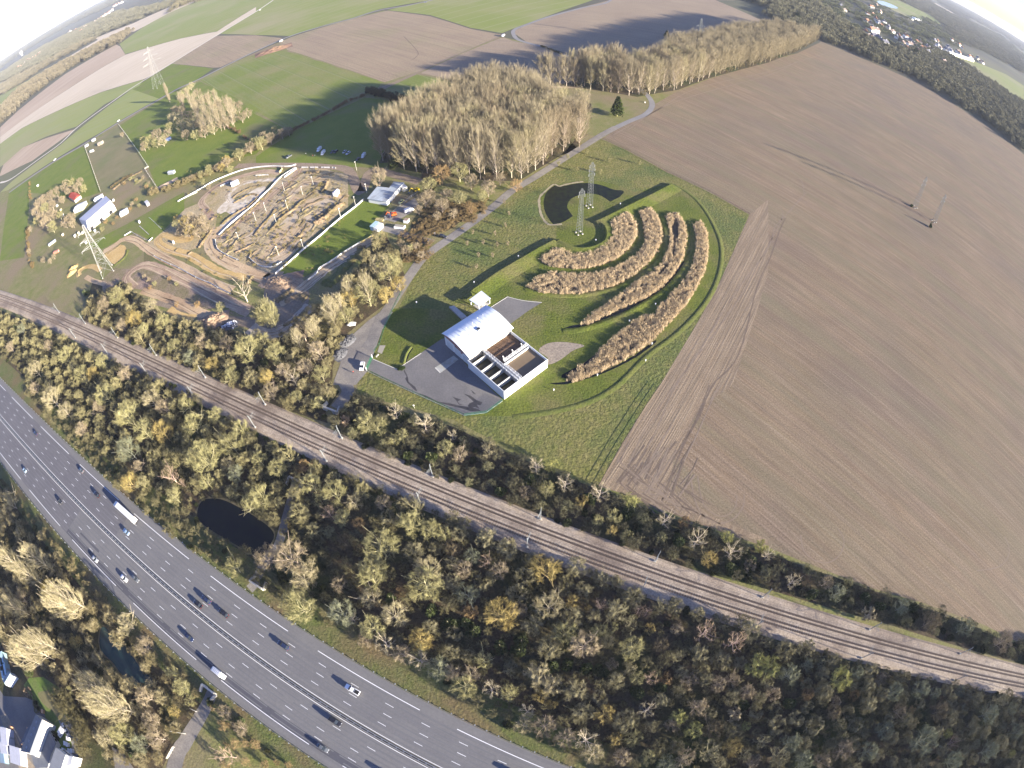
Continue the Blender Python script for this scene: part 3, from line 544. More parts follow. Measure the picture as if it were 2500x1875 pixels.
def gen_tree(seed, H=8.0, Rr=3.5, base=0.15, up=0.9, n1=9, n2=7, n3=6, nt_=3, tl=1.1, tw=0.055, stems=1, r0=0.16, droop=0.0, rnd=0.72, dome=True):
    """a bare tree of height H and crown radius Rr: returns trunk mesh data and crown mesh data"""
    rs = np.random.RandomState(seed); T = Soup(); C = Soup()
    tips = []
    for st in range(stems):
        lean = rs.normal(size=2) * (0.05 if stems == 1 else 0.22) * H; r_ = r0 * H / 8
        hh = H * (0.72 if stems == 1 else 0.6)
        ax = np.array([[lean[0] * t * t + rs.normal() * .02 * H * t, lean[1] * t * t + rs.normal() * .02 * H * t, hh * t] for t in np.linspace(0, 1, 6)])
        T.limb(ax, r_, r_ * .25, 6)
        k1 = max(3, n1 // stems)
        for i in range(k1):
            t = base + (0.98 - base) * (i + rs.uniform(0, .8)) / k1; a0 = np.array([np.interp(t, np.linspace(0, 1, 6), ax[:, q]) for q in range(3)])
            az = i * 2.4 + rs.uniform(-.5, .5) + st; el = math.atan(up) * (0.6 + 0.6 * t) + rs.uniform(-.12, .12)
            rel = (a0[2] / H - 0.5) / 0.55; reach = Rr * math.sqrt(max(0.15, 1 - min(rel * rel, .85))) * rs.uniform(.8, 1.1)
            d = np.array([math.cos(az) * math.cos(el), math.sin(az) * math.cos(el), math.sin(el)]); L = min(reach / max(math.cos(el), .25), (H * 1.02 - a0[2]) / max(math.sin(el), .2))
            p1 = a0 + d * L * .5 + rs.normal(size=3) * L * .05; p2 = a0 + d * L + np.array([0, 0, L * (.14 - droop)]) + rs.normal(size=3) * L * .05
            T.limb([a0, p1, p2], r_ * .50 * (1.1 - t * .5), r_ * .15, 4)
            S = []; SD = []
            for j in range(n2):
                u_ = 0.28 + 0.72 * (j + rs.uniform(0, .7)) / n2; b0 = (a0 * (1 - u_) ** 2 + 2 * p1 * u_ * (1 - u_) + p2 * u_ * u_)
                sd = unit(d * .75 + rs.normal(size=3) * .62 * rnd + np.array([0, 0, .25 - droop])); sl_ = L * (0.48 - 0.2 * u_) * rs.uniform(.7, 1.2)
                C.limb([b0, b0 + sd * sl_], r_ * .20, r_ * .05, 3)
                for k in range(n3):
                    v_ = 0.25 + 0.75 * (k + rs.uniform(0, .8)) / n3; S.append(b0 + sd * sl_ * v_); SD.append(unit(sd + rs.normal(size=3) * .55 * rnd + np.array([0, 0, .15 - droop])))
            S = np.array(S); SD = np.array(SD); le = tl * rs.uniform(.6, 1.2, len(S)) * (Rr / 3.5) ** .5
            C.blades(S, SD, le, tw, rs)
            for q in range(nt_):
                u_ = rs.uniform(.3, 1, len(S))[:, None]; A = S + SD * le[:, None] * u_; C.blades(A, SD + rs.normal(size=S.shape) * .6 * rnd, le * .6, tw * .75, rs)
    if dome:                                            # keep the twigs within an egg-shaped crown
        V = np.vstack(C.v); c = np.array([0, 0, H * (base + 1.0) / 2]); a = np.array([Rr, Rr, H * (1.0 - base) / 2 + .1]); d = (V - c) / a; n = np.linalg.norm(d, axis=1); lim = 1.04 + .14 * np.sin(V[:, 0] * 9 / Rr + seed) * np.cos(V[:, 1] * 8 / Rr) + .05 * np.sin(V[:, 2] * 12 / H)
        k = np.where(n > lim, (lim * .5 + .5 * lim * (lim / np.maximum(n, 1e-6)) ** .15) / np.maximum(n, 1e-6), 1.0)[:, None]; C.v = [c + (V - c) * k]
        C.f = [np.vstack(C.f)]
    return T, C
def gen_leafy(seed, H=4.0, Rr=2.2, n=900, leaf=0.34, conic=False, lumps=7):
    rs = np.random.RandomState(seed); T = Soup(); C = Soup()
    T.limb([[0, 0, 0], [0.1, 0, H * .5], [0, 0.1, H * .9]], .12 * H / 4, .03, 5)
    if conic:
        z = rs.uniform(0.08, 1, n) ** 0.8; rad = Rr * (1 - z) ** .8 * rs.uniform(.25, 1.05, n); a = rs.uniform(0, 6.28, n) ; rad *= 1 + .25 * np.sin(a * 5 + z * 30)
        P = np.stack([rad * np.cos(a), rad * np.sin(a), z * H], 1); D = unit(np.stack([np.cos(a), np.sin(a), rs.uniform(-.5, .1, n)], 1)) + rs.normal(size=(n, 3)) * .3
    else:
        c = rs.normal(size=(lumps, 3)); c = unit(c) * rs.uniform(.2, .65, (lumps, 1)); c[:, 2] = np.abs(c[:, 2]) * .8; k = rs.randint(0, lumps, n); rr_ = rs.uniform(.3, .55, lumps)
        q = unit(rs.normal(size=(n, 3))); P = c[k] + q * rr_[k][:, None] * rs.uniform(.6, 1.05, (n, 1)); P[:, 2] = np.abs(P[:, 2]) + .08
        P = P * np.array([Rr, Rr, H * .85]); D = q + rs.normal(size=(n, 3)) * .7
    C.blades(P, D, leaf * rs.uniform(.7, 1.4, n), leaf * .8, rs)
    return T, C
TPL = {}
def template(key, T, C, crown_mat=None):
    TPL[key] = (T.mesh('trunk', m_bark), C.mesh('crown', crown_mat or m_twig), T, C)
for k in range(5): template('round%d' % k, *gen_tree(11 + k, 8, 3.9, .12, .85 + .1 * k, 12, 10, 9, 4, 1.05, .046, stems=(1, 1, 2, 3, 1)[k]))
for k in range(3): template('birch%d' % k, *gen_tree(31 + k, 9, 2.8, .2, 1.4, 12, 6, 5, 3, .8, .042, stems=(1, 2, 3)[k], r0=.13))
for k in range(3): template('bush%d' % k, *gen_tree(41 + k, 4, 2.3, .04, 1.0, 12, 9, 8, 4, .65, .055, stems=4, r0=.10))
for k in range(4): template('poplar%d' % k, *gen_tree(51 + k, 28, 5.2, .14, 2.6, 30, 7, 6, 3, 2.6, .062, r0=.085, rnd=.36, dome=False))
for k in range(2): template('tallpop%d' % k, *gen_tree(61 + k, 28, 6.2, .16, 1.9, 24, 7, 6, 3, 2.2, .085, r0=.095, rnd=.5))
template('lombardy', *gen_tree(71, 26, 2.2, .04, 4.5, 30, 8, 6, 3, 1.8, .14, r0=.10))
template('dead', *gen_tree(72, 13, 6.0, .3, .8, 9, 5, 3, 1, 1.4, .05, r0=.22, dome=False))
template('blossom', *gen_tree(73, 5, 2.6, .1, .9, 10, 8, 10, 6, .5, .16))
for k in range(2): template('leafy%d' % k, *gen_leafy(81 + k, 4, 2.3, 1400, .30), m_leaf)
template('conifer', *gen_leafy(85, 14, 4.2, 2600, .8, conic=True), m_leaf)
template('spiky', *gen_tree(87, 10, 3.2, .1, 1.0, 12, 6, 6, 3, .9, .05, r0=.16))
def gen_clump(seed, S=26.0, n=9, H=11.0, green=0.0):
    rs = np.random.RandomState(seed); C = Soup()
    for k in range(n):
        cx, cy = rs.uniform(-S / 2, S / 2, 2); h = H * rs.uniform(.65, 1.15); r_ = rs.uniform(3.2, 5.2)
        C.limb([[cx, cy, 0], [cx + rs.normal() * .5, cy, h * .8]], .3, .1, 3)
        m_ = 150; q = unit(rs.normal(size=(m_, 3)) + np.array([0, 0, .35])); P = np.array([cx, cy, h * .58]) + q * np.array([r_, r_, h * .36]) * rs.uniform(.35, .85, (m_, 1))
        C.blades(P, q + rs.normal(size=(m_, 3)) * .35 + np.array([0, 0, .3]), r_ * .55 * rs.uniform(.6, 1.2, m_), .42, rs)
    return C
CL = [gen_clump(91 + k) for k in range(4)]

# colours: (word, crown tint)
TI = dict(ol=('olive yellow', (1.0, 1.0, 0.85)), go=('golden yellow', (1.18, 1.0, .66)), tn=('tan brown', (1.02, .90, 1.05)), gr=('grey green', (.72, .80, .90)), pk=('pinkish mauve', (1.15, .92, 1.1)),
          wh=('white stemmed', (1.4, 1.3, 1.5)), pa=('pale straw', (1.22, 1.15, 1.22)), yg=('yellow green', (1.06, 1.12, .70)), dk=('dark brown', (.60, .52, .55)), ru=('rusty brown', (1.0, .74, .62)), gn=('dark green', (1, 1, 1)), po=('straw coloured', (1.12, 1.03, 1.22)))
def tree(key, p, s, tint, name, label, cat, group, sz=None, rz=None, rg=random):
    r = empty(name, p, rg.uniform(0, 6.28) if rz is None else rz, label, cat, group); s_ = (s, s, sz or s); r.scale = s_
    for nm, me in (('trunk', TPL[key][0]), ('crown', TPL[key][1])):
        o = mesh_obj(nm, me, r); o.color = (*TI[tint][1], 1)
    return r
def inside(p, poly):
    x, y = p[0], p[1]; c = False; n = len(poly)
    for i in range(n):
        a_, b_ = poly[i], poly[i - 1]
        if (a_[1] > y) != (b_[1] > y) and x < (b_[0] - a_[0]) * (y - a_[1]) / (b_[1] - a_[1]) + a_[0]: c = not c
    return c
rt = random.Random(7)
WATERS = [PL('I 1680,1130 1725,1000 1800,960 1950,980 2206,1120 J 170,1270 140,1390 40,1500 I 2150,1480 1900,1330 1740,1230'), PL('M 870,420 840,520 860,660 970,780 1050,890 1180,970 1330,990 1310,880 1210,770 1130,650 1040,540 960,470'),
          PL('J 390,830 340,960 290,1140 220,1380 110,1520 60,1500 150,1380 230,1140 270,960 310,830'), PL('M 1870,1000 1830,1100 1740,1260 1640,1430 1560,1659 1420,1659 1560,1430 1660,1260 1750,1100 1790,1000'), PL('J 830,60 790,100 700,240 640,200 720,60')]
PLACED = []
def place(fr, x, y, r_, tint, kind='round', where='', hf=0.62, name='bare_tree', cat='tree', group=None, H=None, minpx=None):
    H = H or {'round': 2.15, 'birch': 3.0, 'bush': 1.6, 'leafy': 1.7, 'blossom': 1.8, 'spiky': 2.6}[kind] * r_
    p = gd(fr, x, y, H * hf); p.z = 0
    if any(inside(p, w) for w in WATERS[:2]): return None
    if -28 < HWt(p)[1] < 13 or -11 < HWt(p, R_O, R_A, R_P)[1] < 6: return None
    baseR = {'round': 3.9, 'birch': 2.8, 'bush': 2.3, 'leafy': 2.3, 'blossom': 2.6, 'spiky': 3.2}[kind]; bH = {'round': 8.0, 'birch': 9.0, 'bush': 4.0, 'leafy': 4.0, 'blossom': 5.0, 'spiky': 10.0}[kind]
    nv = {'round': 5, 'birch': 3, 'bush': 3, 'leafy': 2}.get(kind, 0); key = kind + (str(rt.randrange(nv)) if nv else '')
    size = 'small' if r_ < 2.6 else ('big' if r_ > 5 else 'middling')
    name = {'birch': 'slender_tree', 'bush': 'bare_bush', 'spiky': 'pale_tree'}.get(kind, name); form = {'round': 'round bare tree', 'birch': 'slender bare tree', 'bush': 'low bare bush', 'leafy': 'evergreen bush', 'blossom': 'blossoming tree', 'spiky': 'spreading bare tree'}[kind]
    lab = '%s %s %s %s' % (size, TI[tint][0], form, where)
    o = tree(key, p, r_ / baseR, tint, name, lab, cat, group or 'trees and bushes along the railway and motorway', sz=H / bH, rg=rt); PLACED.append((p.x, p.y, r_)); return o
def where_belt(fr, x, y):
    """names what the spot is next to"""
    p = gd(fr, x, y); th, oh = HWt(p); tr, orr = HWt(p, R_O, R_A, R_P)
    if orr > 0: side = 'between railway and ' + ('ploughed field' if tr > 500 else 'rough grass' if tr > 370 else 'earth track')
    elif oh < -20: side = 'beyond the motorway, pond side'
    else:
        side = 'at the motorway verge' if oh < 26 else ('near the railway ballast' if orr > -24 else 'inside the wooded belt')
    return side
TREES = """J 40,960,5,ol 100,1480,5,tn 300,1480,6.5,tn 1080,1400,6.5,ol 1000,1560,5,ol 1480,1590,5,pa 1860,1480,3,gr 1330,1200,5,ol 1500,1250,4,ol 680,930,5,ol 850,1010,3.2,pa 180,720,4,ol 640,1110,3,pk 740,1150,3.5,ol 300,1220,1.6,go 880,1190,2.4,ru
1260,440,3,ol 950,320,4.6,ol 1050,360,4,ol 1630,550,3.5,ol 1750,600,3,tn 530,150,3,ol 350,100,3,ol 120,60,4,tn 2010,560,3,pa 1190,470,2.4,ol 480,860,4.5,ol 560,1000,3,ol 30,640,3.5,ol 400,700,3,ru 1100,1010,3,tn 1620,1280,3,ol 1960,1520,2.6,pk 1780,1590,3.4,tn 440,1590,4,pa 760,1350,3,dk 1700,1400,3,dk 2100,1600,3.2,tn
O 310,260,5,pa 525,225,2.6,go 655,285,1.3,go 770,235,2.4,pk 1090,310,1.9,pk 1160,325,1.9,pk 1190,460,2.2,go 450,490,4,ol 620,600,5,tn 1030,630,4.4,ol 850,460,2.6,ol 1670,480,4,pk 1930,570,4,pk 220,870,4.5,pa 330,950,4,pa 240,1020,3,go 800,1200,3.4,go 1430,1230,3,yg 1570,1335,3.2,yg 2010,1300,2,yg
340,1110,2,go 1770,935,3,tn 1330,890,2.5,ru 1600,1130,3.5,tn 280,1300,4,tn 460,1400,3.5,tn 1730,1330,3.5,dk 2110,780,4.2,yg 60,300,3,tn 740,480,2.8,ol 1900,900,2.6,tn 1200,880,2.4,pk 1530,920,3.2,tn 1080,880,2.6,ol 860,760,2.2,tn 1380,1290,2.6,tn 1050,1410,3,ol 880,1420,2.6,go 700,1540,3.6,pa 1180,1560,3,ol 1500,1560,3.2,tn 1900,1480,3.4,go 2080,1600,3,tn 100,1290,3.2,pa 950,1560,3,tn 1340,1620,3.2,gr 1280,600,2.8,dk 1420,460,2.2,tn 2030,1000,3,tn
N 360,260,6.5,ol 990,190,3.8,pa 1200,330,4.6,pa 1000,440,4.4,ol 1420,560,4.3,go 1460,80,6.5,ol 1820,150,4,gr 2120,330,5.5,go 720,80,3,tn 740,320,5,gr 1790,960,4.3,ol 1570,800,4,gr 1000,20,5,ol 2180,1010,3,ol 1700,850,3,tn 400,20,5,pa 1270,680,3.4,tn 1850,310,2.6,ru 1240,150,2.2,ru 940,560,3,tn 1960,730,3,ol 1850,850,3,tn 1400,650,3,ol
Q 180,860,4,gr 330,770,2.6,gr 450,760,2.4,gr 620,890,4.6,yg 760,840,3,gr 1090,1000,3.8,gr 970,900,2.8,tn 1320,990,4,gr 1440,1015,2.6,gr 1650,1000,3,gr 650,1510,4,tn 190,1440,4,gr 1350,1430,6,gr 1900,1190,5,gr 1600,1440,2.6,pk 1550,1360,2.4,yg 2100,1530,2,yg 1900,1510,5,gr 30,790,4,yg 300,1590,4,gr 860,1520,4,gr 1130,1160,3,tn 740,1030,2.4,ru 340,1020,2.6,ru 1240,1160,2,ru 460,1590,3.4,tn 2090,1150,3.6,gr 1480,1170,4,dk 40,1020,3,tn 560,1180,3,dk 1000,1340,4,gr 1600,1600,4.4,gr 2130,1350,4,gr 580,1090,2.4,tn
1700,450,4.6,gr 2030,570,5,tn 600,150,3.6,gr 1400,400,5,dk 1150,270,3.4,gr 500,60,3,tn
K 340,690,3,yg 600,1000,2.6,go 490,1150,2.2,go 740,1170,2.2,ol 860,1260,2.2,go 1030,990,3,yg 1850,1310,2.6,yg 2150,1390,3,yg 290,1570,5,go 1560,1550,3,go 120,930,3,tn 980,1330,2.6,go 1700,1500,3,go 2050,1560,2.6,tn 1480,1180,2.6,ru 880,1130,3,ol 300,900,3.2,ol 640,1230,2,ol
I 440,110,6.5,pa 900,80,6,ol 560,220,5,pa 1100,260,7,ol 1240,390,5.5,ol 1400,400,5.5,go 1100,550,6,gr 1120,830,4.6,go 1460,770,3.6,pk 1750,620,7.5,ol 1990,510,5.6,ol 2030,770,4,gr 1500,960,4,ol 2160,1010,4,ol 1570,845,1.8,pk 1650,340,5,ol 1850,260,4,ol 700,380,4,tn 2020,1570,4,ol 1600,150,4,ol 1300,120,5,pa 1180,700,3,tn 850,180,4,tn 300,30,4,tn 1780,830,3.6,ol 1400,180,4,tn 2080,370,4,ol 1960,690,3.4,pa 80,1010,5,pa
E 300,1520,5.5,pa 560,1400,5.6,ol 1000,900,6,ol 1150,1090,5.4,go 1400,1110,4.6,ol 1620,1230,3,ol 900,960,5,tn 2130,1350,6.5,ol 1900,990,3.2,ol 700,1560,5,ol 180,1180,4,gr 90,1330,4,tn 880,1450,4.4,ol 1080,1560,4.4,tn 1500,1330,4.4,ol 1740,1280,4,tn 1240,1180,4,ol 1950,1300,4,tn 1640,1420,4,gr 1830,1480,4,go 1300,980,4.4,pa 2000,1560,4,ol 1050,1140,4,tn 420,1320,4,tn 800,1560,4,go
F 1140,650,7,ol 960,860,6.6,ol 640,1030,5.4,pa 800,900,5,go 540,1360,4.6,tn 170,1380,5,ol 1290,500,3,tn 1500,30,4,tn 1640,20,4,tn 1230,780,4,go 400,1200,4.6,tn 500,1120,4,pa 60,1280,4.4,ol 420,1500,4,tn 90,1600,4,go 560,1560,4,ol 240,1540,4,tn 780,1060,4,ol 1120,880,4,go
M 1500,1170,2.6,go 1080,420,4.6,pa 1240,600,4,tn 1050,1370,5.6,ol 900,1400,4,pa 1300,1250,4,tn 1200,1450,4,gr 1560,960,3.6,ol 1480,830,2.8,ol 1640,1080,2.6,ol 650,560,3.4,go 1250,1050,4.4,tn 1350,1400,4.4,tn 600,1000,2.6,ol 1950,1560,4,pk 1940,1180,3,tn 2080,1320,3,tn 900,980,4.4,dk 420,120,5,go 180,200,4,tn 980,640,2,tn""".split()
fr = None
for w in TREES:
    if w[0].isalpha(): fr = w; continue
    x, y, r_, c_ = w.split(','); x, y, r_ = float(x), float(y), float(r_)
    kd = 'round'
    if c_ == 'pk' or (r_ < 3.4 and rt.random() < .3): kd = 'birch' if c_ in ('pk',) else 'bush'
    place(fr, x, y, r_, c_, kd, where_belt(fr, x, y))
for w in ['J 1450,330,3.6 1200,230,3.2 1690,430,2', 'K 210,700,3 460,850,3.2 760,930,3.6 1320,1160,3.2 1600,1330,3.8 1900,1430,3.6 2206,1460,2.6', 'O 640,1420,4 1160,1160,3 1460,1600,2.6 130,1170,2.6', 'N 1120,590,3.6 1410,730,3.4 2030,980,3 1690,830,2.6 830,370,2.4 380,60,2.2', 'F 320,1600,3.6 480,1330,2.4', 'Q 210,50,3']:
    w = w.split()
    for q in w[1:]: x, y, r_ = map(float, q.split(',')); place(w[0], x, y, r_, 'wh', 'spiky', where_belt(w[0], x, y), hf=.55)
place('J', 760, 305, 2.4, 'pk', 'blossom', 'by the underpass headwall', name='blossom_tree')
place('Q', 870, 330, 3.2, 'wh', 'blossom', 'in the hedge by the ploughed field', name='blossom_tree')
place('O', 1910, 1200, 2.8, 'wh', 'blossom', 'inside the wooded belt', name='blossom_tree')
place('c', 410, 540, 2.6, 'pk', 'blossom', 'beside the tarmac and lawn', name='blossom_tree')
for w in ['O 80,560,3.4 60,640,3 350,780,3 480,770,2.6 650,790,2.8 740,800,2.4 800,830,2.4 1100,1010,3 1300,960,2.6 2000,1100,2.8', 'N 1500,300,3 1650,400,2.8 1150,180,2.4 1720,400,2.4 1880,470,3 2100,600,3 1800,400,2.6', 'Q 860,180,3.2 990,260,2.8 1280,260,3 400,150,3 200,1100,3 850,180,2.4 1350,1290,3', 'K 1450,1330,3.4 1000,1080,3 660,960,3 150,800,3 1900,1560,3 2080,1510,3', 'J 930,450,3.4 560,650,1.4 600,700,1.4 1500,600,3 1300,590,2.6 2100,900,2.6 1270,250,2.6', 'F 60,1440,3 20,1500,2.4', 'M 1130,1530,3 230,830,3 2050,1250,2.4 1790,1080,2', 'B 1160,1390,3', 'E 730,850,3.4 120,1160,3 1560,1480,3']:
    w = w.split()
    for q in w[1:]: x, y, r_ = map(float, q.split(',')); place(w[0], x, y, r_, 'gn', 'leafy', where_belt(w[0], x, y), name='evergreen_bush', cat='bush', group='dark evergreen bushes')
# trimmed hedge of separate bushes along the lower railway edge
for k in range(30):
    t = 262 + k * 5.2; p = RW(t, -11.3 + rt.uniform(-.4, .4)); r_ = rt.uniform(1.1, 1.6)
    tree('leafy%d' % (k % 2), p, r_ / 2.3, 'yg', 'hedge_bush', 'clipped bright green hedge bush below the railway ballast', 'bush', 'row of clipped green bushes along the railway', rg=rt)
# tall poplars on the pond side of the motorway
for n_, (w) in enumerate('M 775,300,27 720,365,26 540,660,24 470,725,26 415,790,24 1020,1025,25 1200,1190,30 1120,1200,24 400,90,22 270,350,20'.split()[1:]):
    x, y, h_ = map(float, w.split(',')); p = gd('M', x, y)
    tree('tallpop%d' % (n_ % 2), p, h_ / 28 * .95, 'pa', 'poplar', 'tall bare straw coloured poplar on the pond side of the motorway', 'tree', 'tall poplars beside the green pond', sz=h_ / 28, rg=rt)
for n_, (x, y) in enumerate([(470, 1600), (250, 1620), (60, 1560)]):
    tree('tallpop%d' % (n_ % 2), gd('I', x, y), .8, 'pa', 'poplar', 'tall bare straw coloured poplar on the pond side of the motorway', 'tree', 'tall poplars beside the green pond', sz=.85, rg=rt)

# one object of uncounted vegetation: points that carry tree shapes (geometry nodes)
def shapes(name, keys, extra=None):
    c = bpy.data.collections.new(name)
    for k, (T, C, m2) in enumerate([(TPL[q][2], TPL[q][3], TPL[q][1].materials[0]) for q in keys] if keys else [(None, C, m_twig) for C in extra]):
        S = Soup()
        if T: S.v = list(T.v) + [v for v in C.v]; S.f = list(T.f) + [f + T.n for f in C.f]; S.n = T.n + C.n
        else: S = C
        me = S.mesh('shape', m2); o = bpy.data.objects.new('shape%02d' % k, me); c.objects.link(o)
    return c
def scatter(name, pts, coll, label, cat, tint, kind='stuff'):
    """pts: list of (x, y, z, rot, scale xy, scale z, index)"""
    A = np.array(pts, dtype=np.float32); me = bpy.data.meshes.new(name); me.vertices.add(len(A)); me.vertices.foreach_set('co', A[:, :3].ravel())
    for nm, ty, val in (('rot', 'FLOAT_VECTOR', np.stack([A[:, 0] * 0, A[:, 0] * 0, A[:, 3]], 1)), ('scl', 'FLOAT_VECTOR', np.stack([A[:, 4], A[:, 4], A[:, 5]], 1))):
        a = me.attributes.new(nm, ty, 'POINT'); a.data.foreach_set('vector', val.astype(np.float32).ravel())
    a = me.attributes.new('idx', 'INT', 'POINT'); a.data.foreach_set('value', A[:, 6].astype(np.int32)); me.update()
    o = mesh_obj(name, me); o.color = (*tint, 1)
    g_ = bpy.data.node_groups.new(name, 'GeometryNodeTree'); g_.interface.new_socket('Geometry', in_out='INPUT', socket_type='NodeSocketGeometry'); g_.interface.new_socket('Geometry', in_out='OUTPUT', socket_type='NodeSocketGeometry')
    n = g_.nodes; l = g_.links; gi = n.new('NodeGroupInput'); go = n.new('NodeGroupOutput'); ci = n.new('GeometryNodeCollectionInfo'); ci.inputs['Collection'].default_value = coll; ci.inputs['Separate Children'].default_value = True
    ip = n.new('GeometryNodeInstanceOnPoints'); ip.inputs['Pick Instance'].default_value = True
    def att(nm, ty): x = n.new('GeometryNodeInputNamedAttribute'); x.data_type = ty; x.inputs['Name'].default_value = nm; return x.outputs['Attribute']
    l.new(gi.outputs[0], ip.inputs['Points']); l.new(ci.outputs[0], ip.inputs['Instance']); l.new(att('idx', 'INT'), ip.inputs['Instance Index']); l.new(att('rot', 'FLOAT_VECTOR'), ip.inputs['Rotation']); l.new(att('scl', 'FLOAT_VECTOR'), ip.inputs['Scale'])
    l.new(ip.outputs[0], go.inputs[0]); md = o.modifiers.new('scatter', 'NODES'); md.node_group = g_
    return tag(o, label, cat, None, kind)
def fill(poly, dmin, dmax, rng, avoid=True, tries=6.0, prob=None, rr=(1.5, 3.0)):
    xs = [p[0] for p in poly]; ys = [p[1] for p in poly]; x0, x1, y0, y1 = min(xs), max(xs), min(ys), max(ys)
    area = (x1 - x0) * (y1 - y0); n = int(area / (dmin * dmin) * tries); o = []; cell = {}; cs = dmax
    if avoid:
        for (x, y, r_) in PLACED: cell.setdefault((int(x // cs), int(y // cs)), []).append((x, y, r_ * .62))
    for _ in range(n):
        x, y = rng.uniform(x0, x1), rng.uniform(y0, y1)
        if not inside((x, y), poly) or any(inside((x, y), w) for w in WATERS): continue
        r_ = rng.uniform(*rr); d = dmin * r_ / rr[0] if rr[0] else dmin; d = min(d, dmax); cx, cy = int(x // cs), int(y // cs); ok = True
        for i in (-1, 0, 1):
            for j in (-1, 0, 1):
                for (a, b, c) in cell.get((cx + i, cy + j), ()):
                    if (a - x) ** 2 + (b - y) ** 2 < (c + d * .5) ** 2: ok = False; break
                if not ok: break
            if not ok: break
        if ok: cell.setdefault((cx, cy), []).append((x, y, d * .5)); o.append((x, y, r_))
    return o
SH_U = shapes('undergrowth_shapes', ['bush0', 'bush1', 'bush2', 'round0', 'round2', 'birch1', 'leafy0'])
rf = random.Random(21)
def zone(txt, name, label, tint, dmin=2.2, rr=(1.2, 2.6), w=(4, 4, 4, 3, 3, 2, 1), hs=1.0, avoid=True):
    poly = PL(txt); pts = []
    bag = [k for k, c in enumerate(w) for _ in range(c)]
    for (x, y, r_) in fill(poly, dmin, dmin * 2.4, rf, avoid, rr=rr):
        k = rf.choice(bag); base = (2.3, 2.3, 2.3, 3.9, 3.9, 2.8, 2.3)[k]; s_ = r_ / base * (1.25 if k in (3, 4) else 1); pts.append((x, y, 0, rf.uniform(0, 6.28), s_, s_ * hs * rf.uniform(.85, 1.2), k))
    return scatter(name, pts, SH_U, label, 'scrub', tint)
zone('E 0,1040 400,1200 950,1480 1500,1659 J 0,440 600,725 1150,950 1500,1090 2206,1400 O 850,40 1200,190 1700,330 Q 0,540 1000,810 2206,1080 W 420,-95 420,-200 90,-60 O 740,1640 0,1320 N 1500,830 800,500 0,80 I 1700,1450 1500,1300 1000,860 600,460 250,110 W -300,160 -500,240', 'undergrowth', 'tangled olive and brown scrub filling the belt between motorway and railway', (.58, .56, .52), 2.3, hs=.95)
zone('E 760,930 1080,800 1200,900 1480,1120 1900,1200 h 300,1500 620,1380 900,1120 1250,880 1500,600 1640,320 1750,140 1900,110 2040,400 2130,620 1880,1000 1500,1290 1380,1390 F 650,1500 650,1640 J 710,60 600,200 600,320 J 0,110 E 1800,1590 1300,1370 950,1210 720,1080', 'undergrowth', 'tangled tan scrub between the earth track and the railway', (.74, .70, .62), 2.4, hs=.95)
zone('J 720,260 830,100 1000,130 1300,250 1700,380 2206,630 K 740,920 1300,1130 1750,1290 2206,1460 Q 850,130 1350,290 2100,590 W 400,-40 360,-40 Q 2206,750 1000,390 0,100 K 1500,1550 640,1280 0,1020 J 1500,760 900,510 760,450 650,340', 'undergrowth', 'dark mixed scrub between the railway and the ploughed field', (.42, .42, .45), 2.0, w=(4, 4, 4, 2, 2, 2, 4), hs=.9)
zone('I 0,800 280,1130 600,1460 780,1659 M 980,270 1310,590 1730,960 1780,1060 1480,1440 1380,1640 1000,1640 800,1200 700,1000 400,860 200,700 0,500 W -250,-10 -330,20 -330,60', 'undergrowth', 'pale scrub between the motorway and the green pond', (.72, .65, .60), 2.6, hs=.95)
zone('M 1890,1140 2206,1430 N 400,1700 M 2206,1650 1950,1650', 'undergrowth', 'brown scrub at the bottom edge beyond the lane', (1.0, .8, .72), 2.8)

SH_R = shapes('crown_shapes', ['round0', 'round1', 'round2', 'round3', 'round4', 'birch0', 'bush1'])
def crowns(txt, label, tint, dmin=5.5, rr=(2.2, 3.9), w=(3, 3, 3, 3, 3, 2, 3)):
    pts = []; bag = [k for k, c in enumerate(w) for _ in range(c)]
    for (x, y, r_) in fill(PL(txt), dmin, 11, rf, True, 5, rr=rr):
        h = HWt(Vector((x, y, 0)))[1]; 
        if -34 < h < 19: continue
        k = rf.choice(bag); s_ = r_ / (3.9, 3.9, 3.9, 3.9, 3.9, 2.8, 2.3)[k]; pts.append((x, y, 0, rf.uniform(0, 6.28), s_, s_ * rf.uniform(.8, 1.1), k))
    return scatter('woodland', pts, SH_R, label, 'woodland', tint)
crowns('J 1000,960 1500,1120 2206,1430 O 850,60 1700,350 Q 0,560 1000,840 2206,1110 W 420,-100 420,-200 90,-60 O 740,1600 0,1280 N 1500,800 1500,0', 'massed smaller grey and brown crowns in the right half of the belt', (.86, .84, .88), 4.4, (2.4, 4.3))
crowns('E 0,1060 400,1220 950,1500 J 0,450 600,740 900,900 1000,980 700,1400 I 2206,1000 1600,900 1400,1000 1000,840 600,440 250,90 W -300,170 -500,240', 'massed smaller olive crowns in the left half of the belt', (1.02, .99, .9), 4.6, (2.4, 4.3))
crowns('E 780,950 1100,830 1450,1120 1900,1220 h 300,1520 620,1400 900,1140 1250,900 1500,640 1640,360 1750,180 1900,160 2030,400 2100,600 1850,1000 1500,1270 1390,1380 F 640,1500 640,1630 J 700,50 580,200 E 1800,1570 1300,1350 950,1190 760,1060', 'massed smaller olive crowns between earth track and railway', (1.06, 1.0, .95), 4.6, (2.4, 4.3))
crowns('J 740,280 840,130 1300,270 1700,400 2206,660 K 740,950 1300,1150 1750,1310 2206,1480 Q 850,150 1350,310 2100,600 W 400,-40 360,-40 Q 2206,740 1000,370 0,80 K 1500,1530 640,1260 0,1000 J 1500,740 900,490 760,430', 'massed smaller crowns between the railway and the fields', (.72, .74, .72), 5.0, (1.8, 3.0))
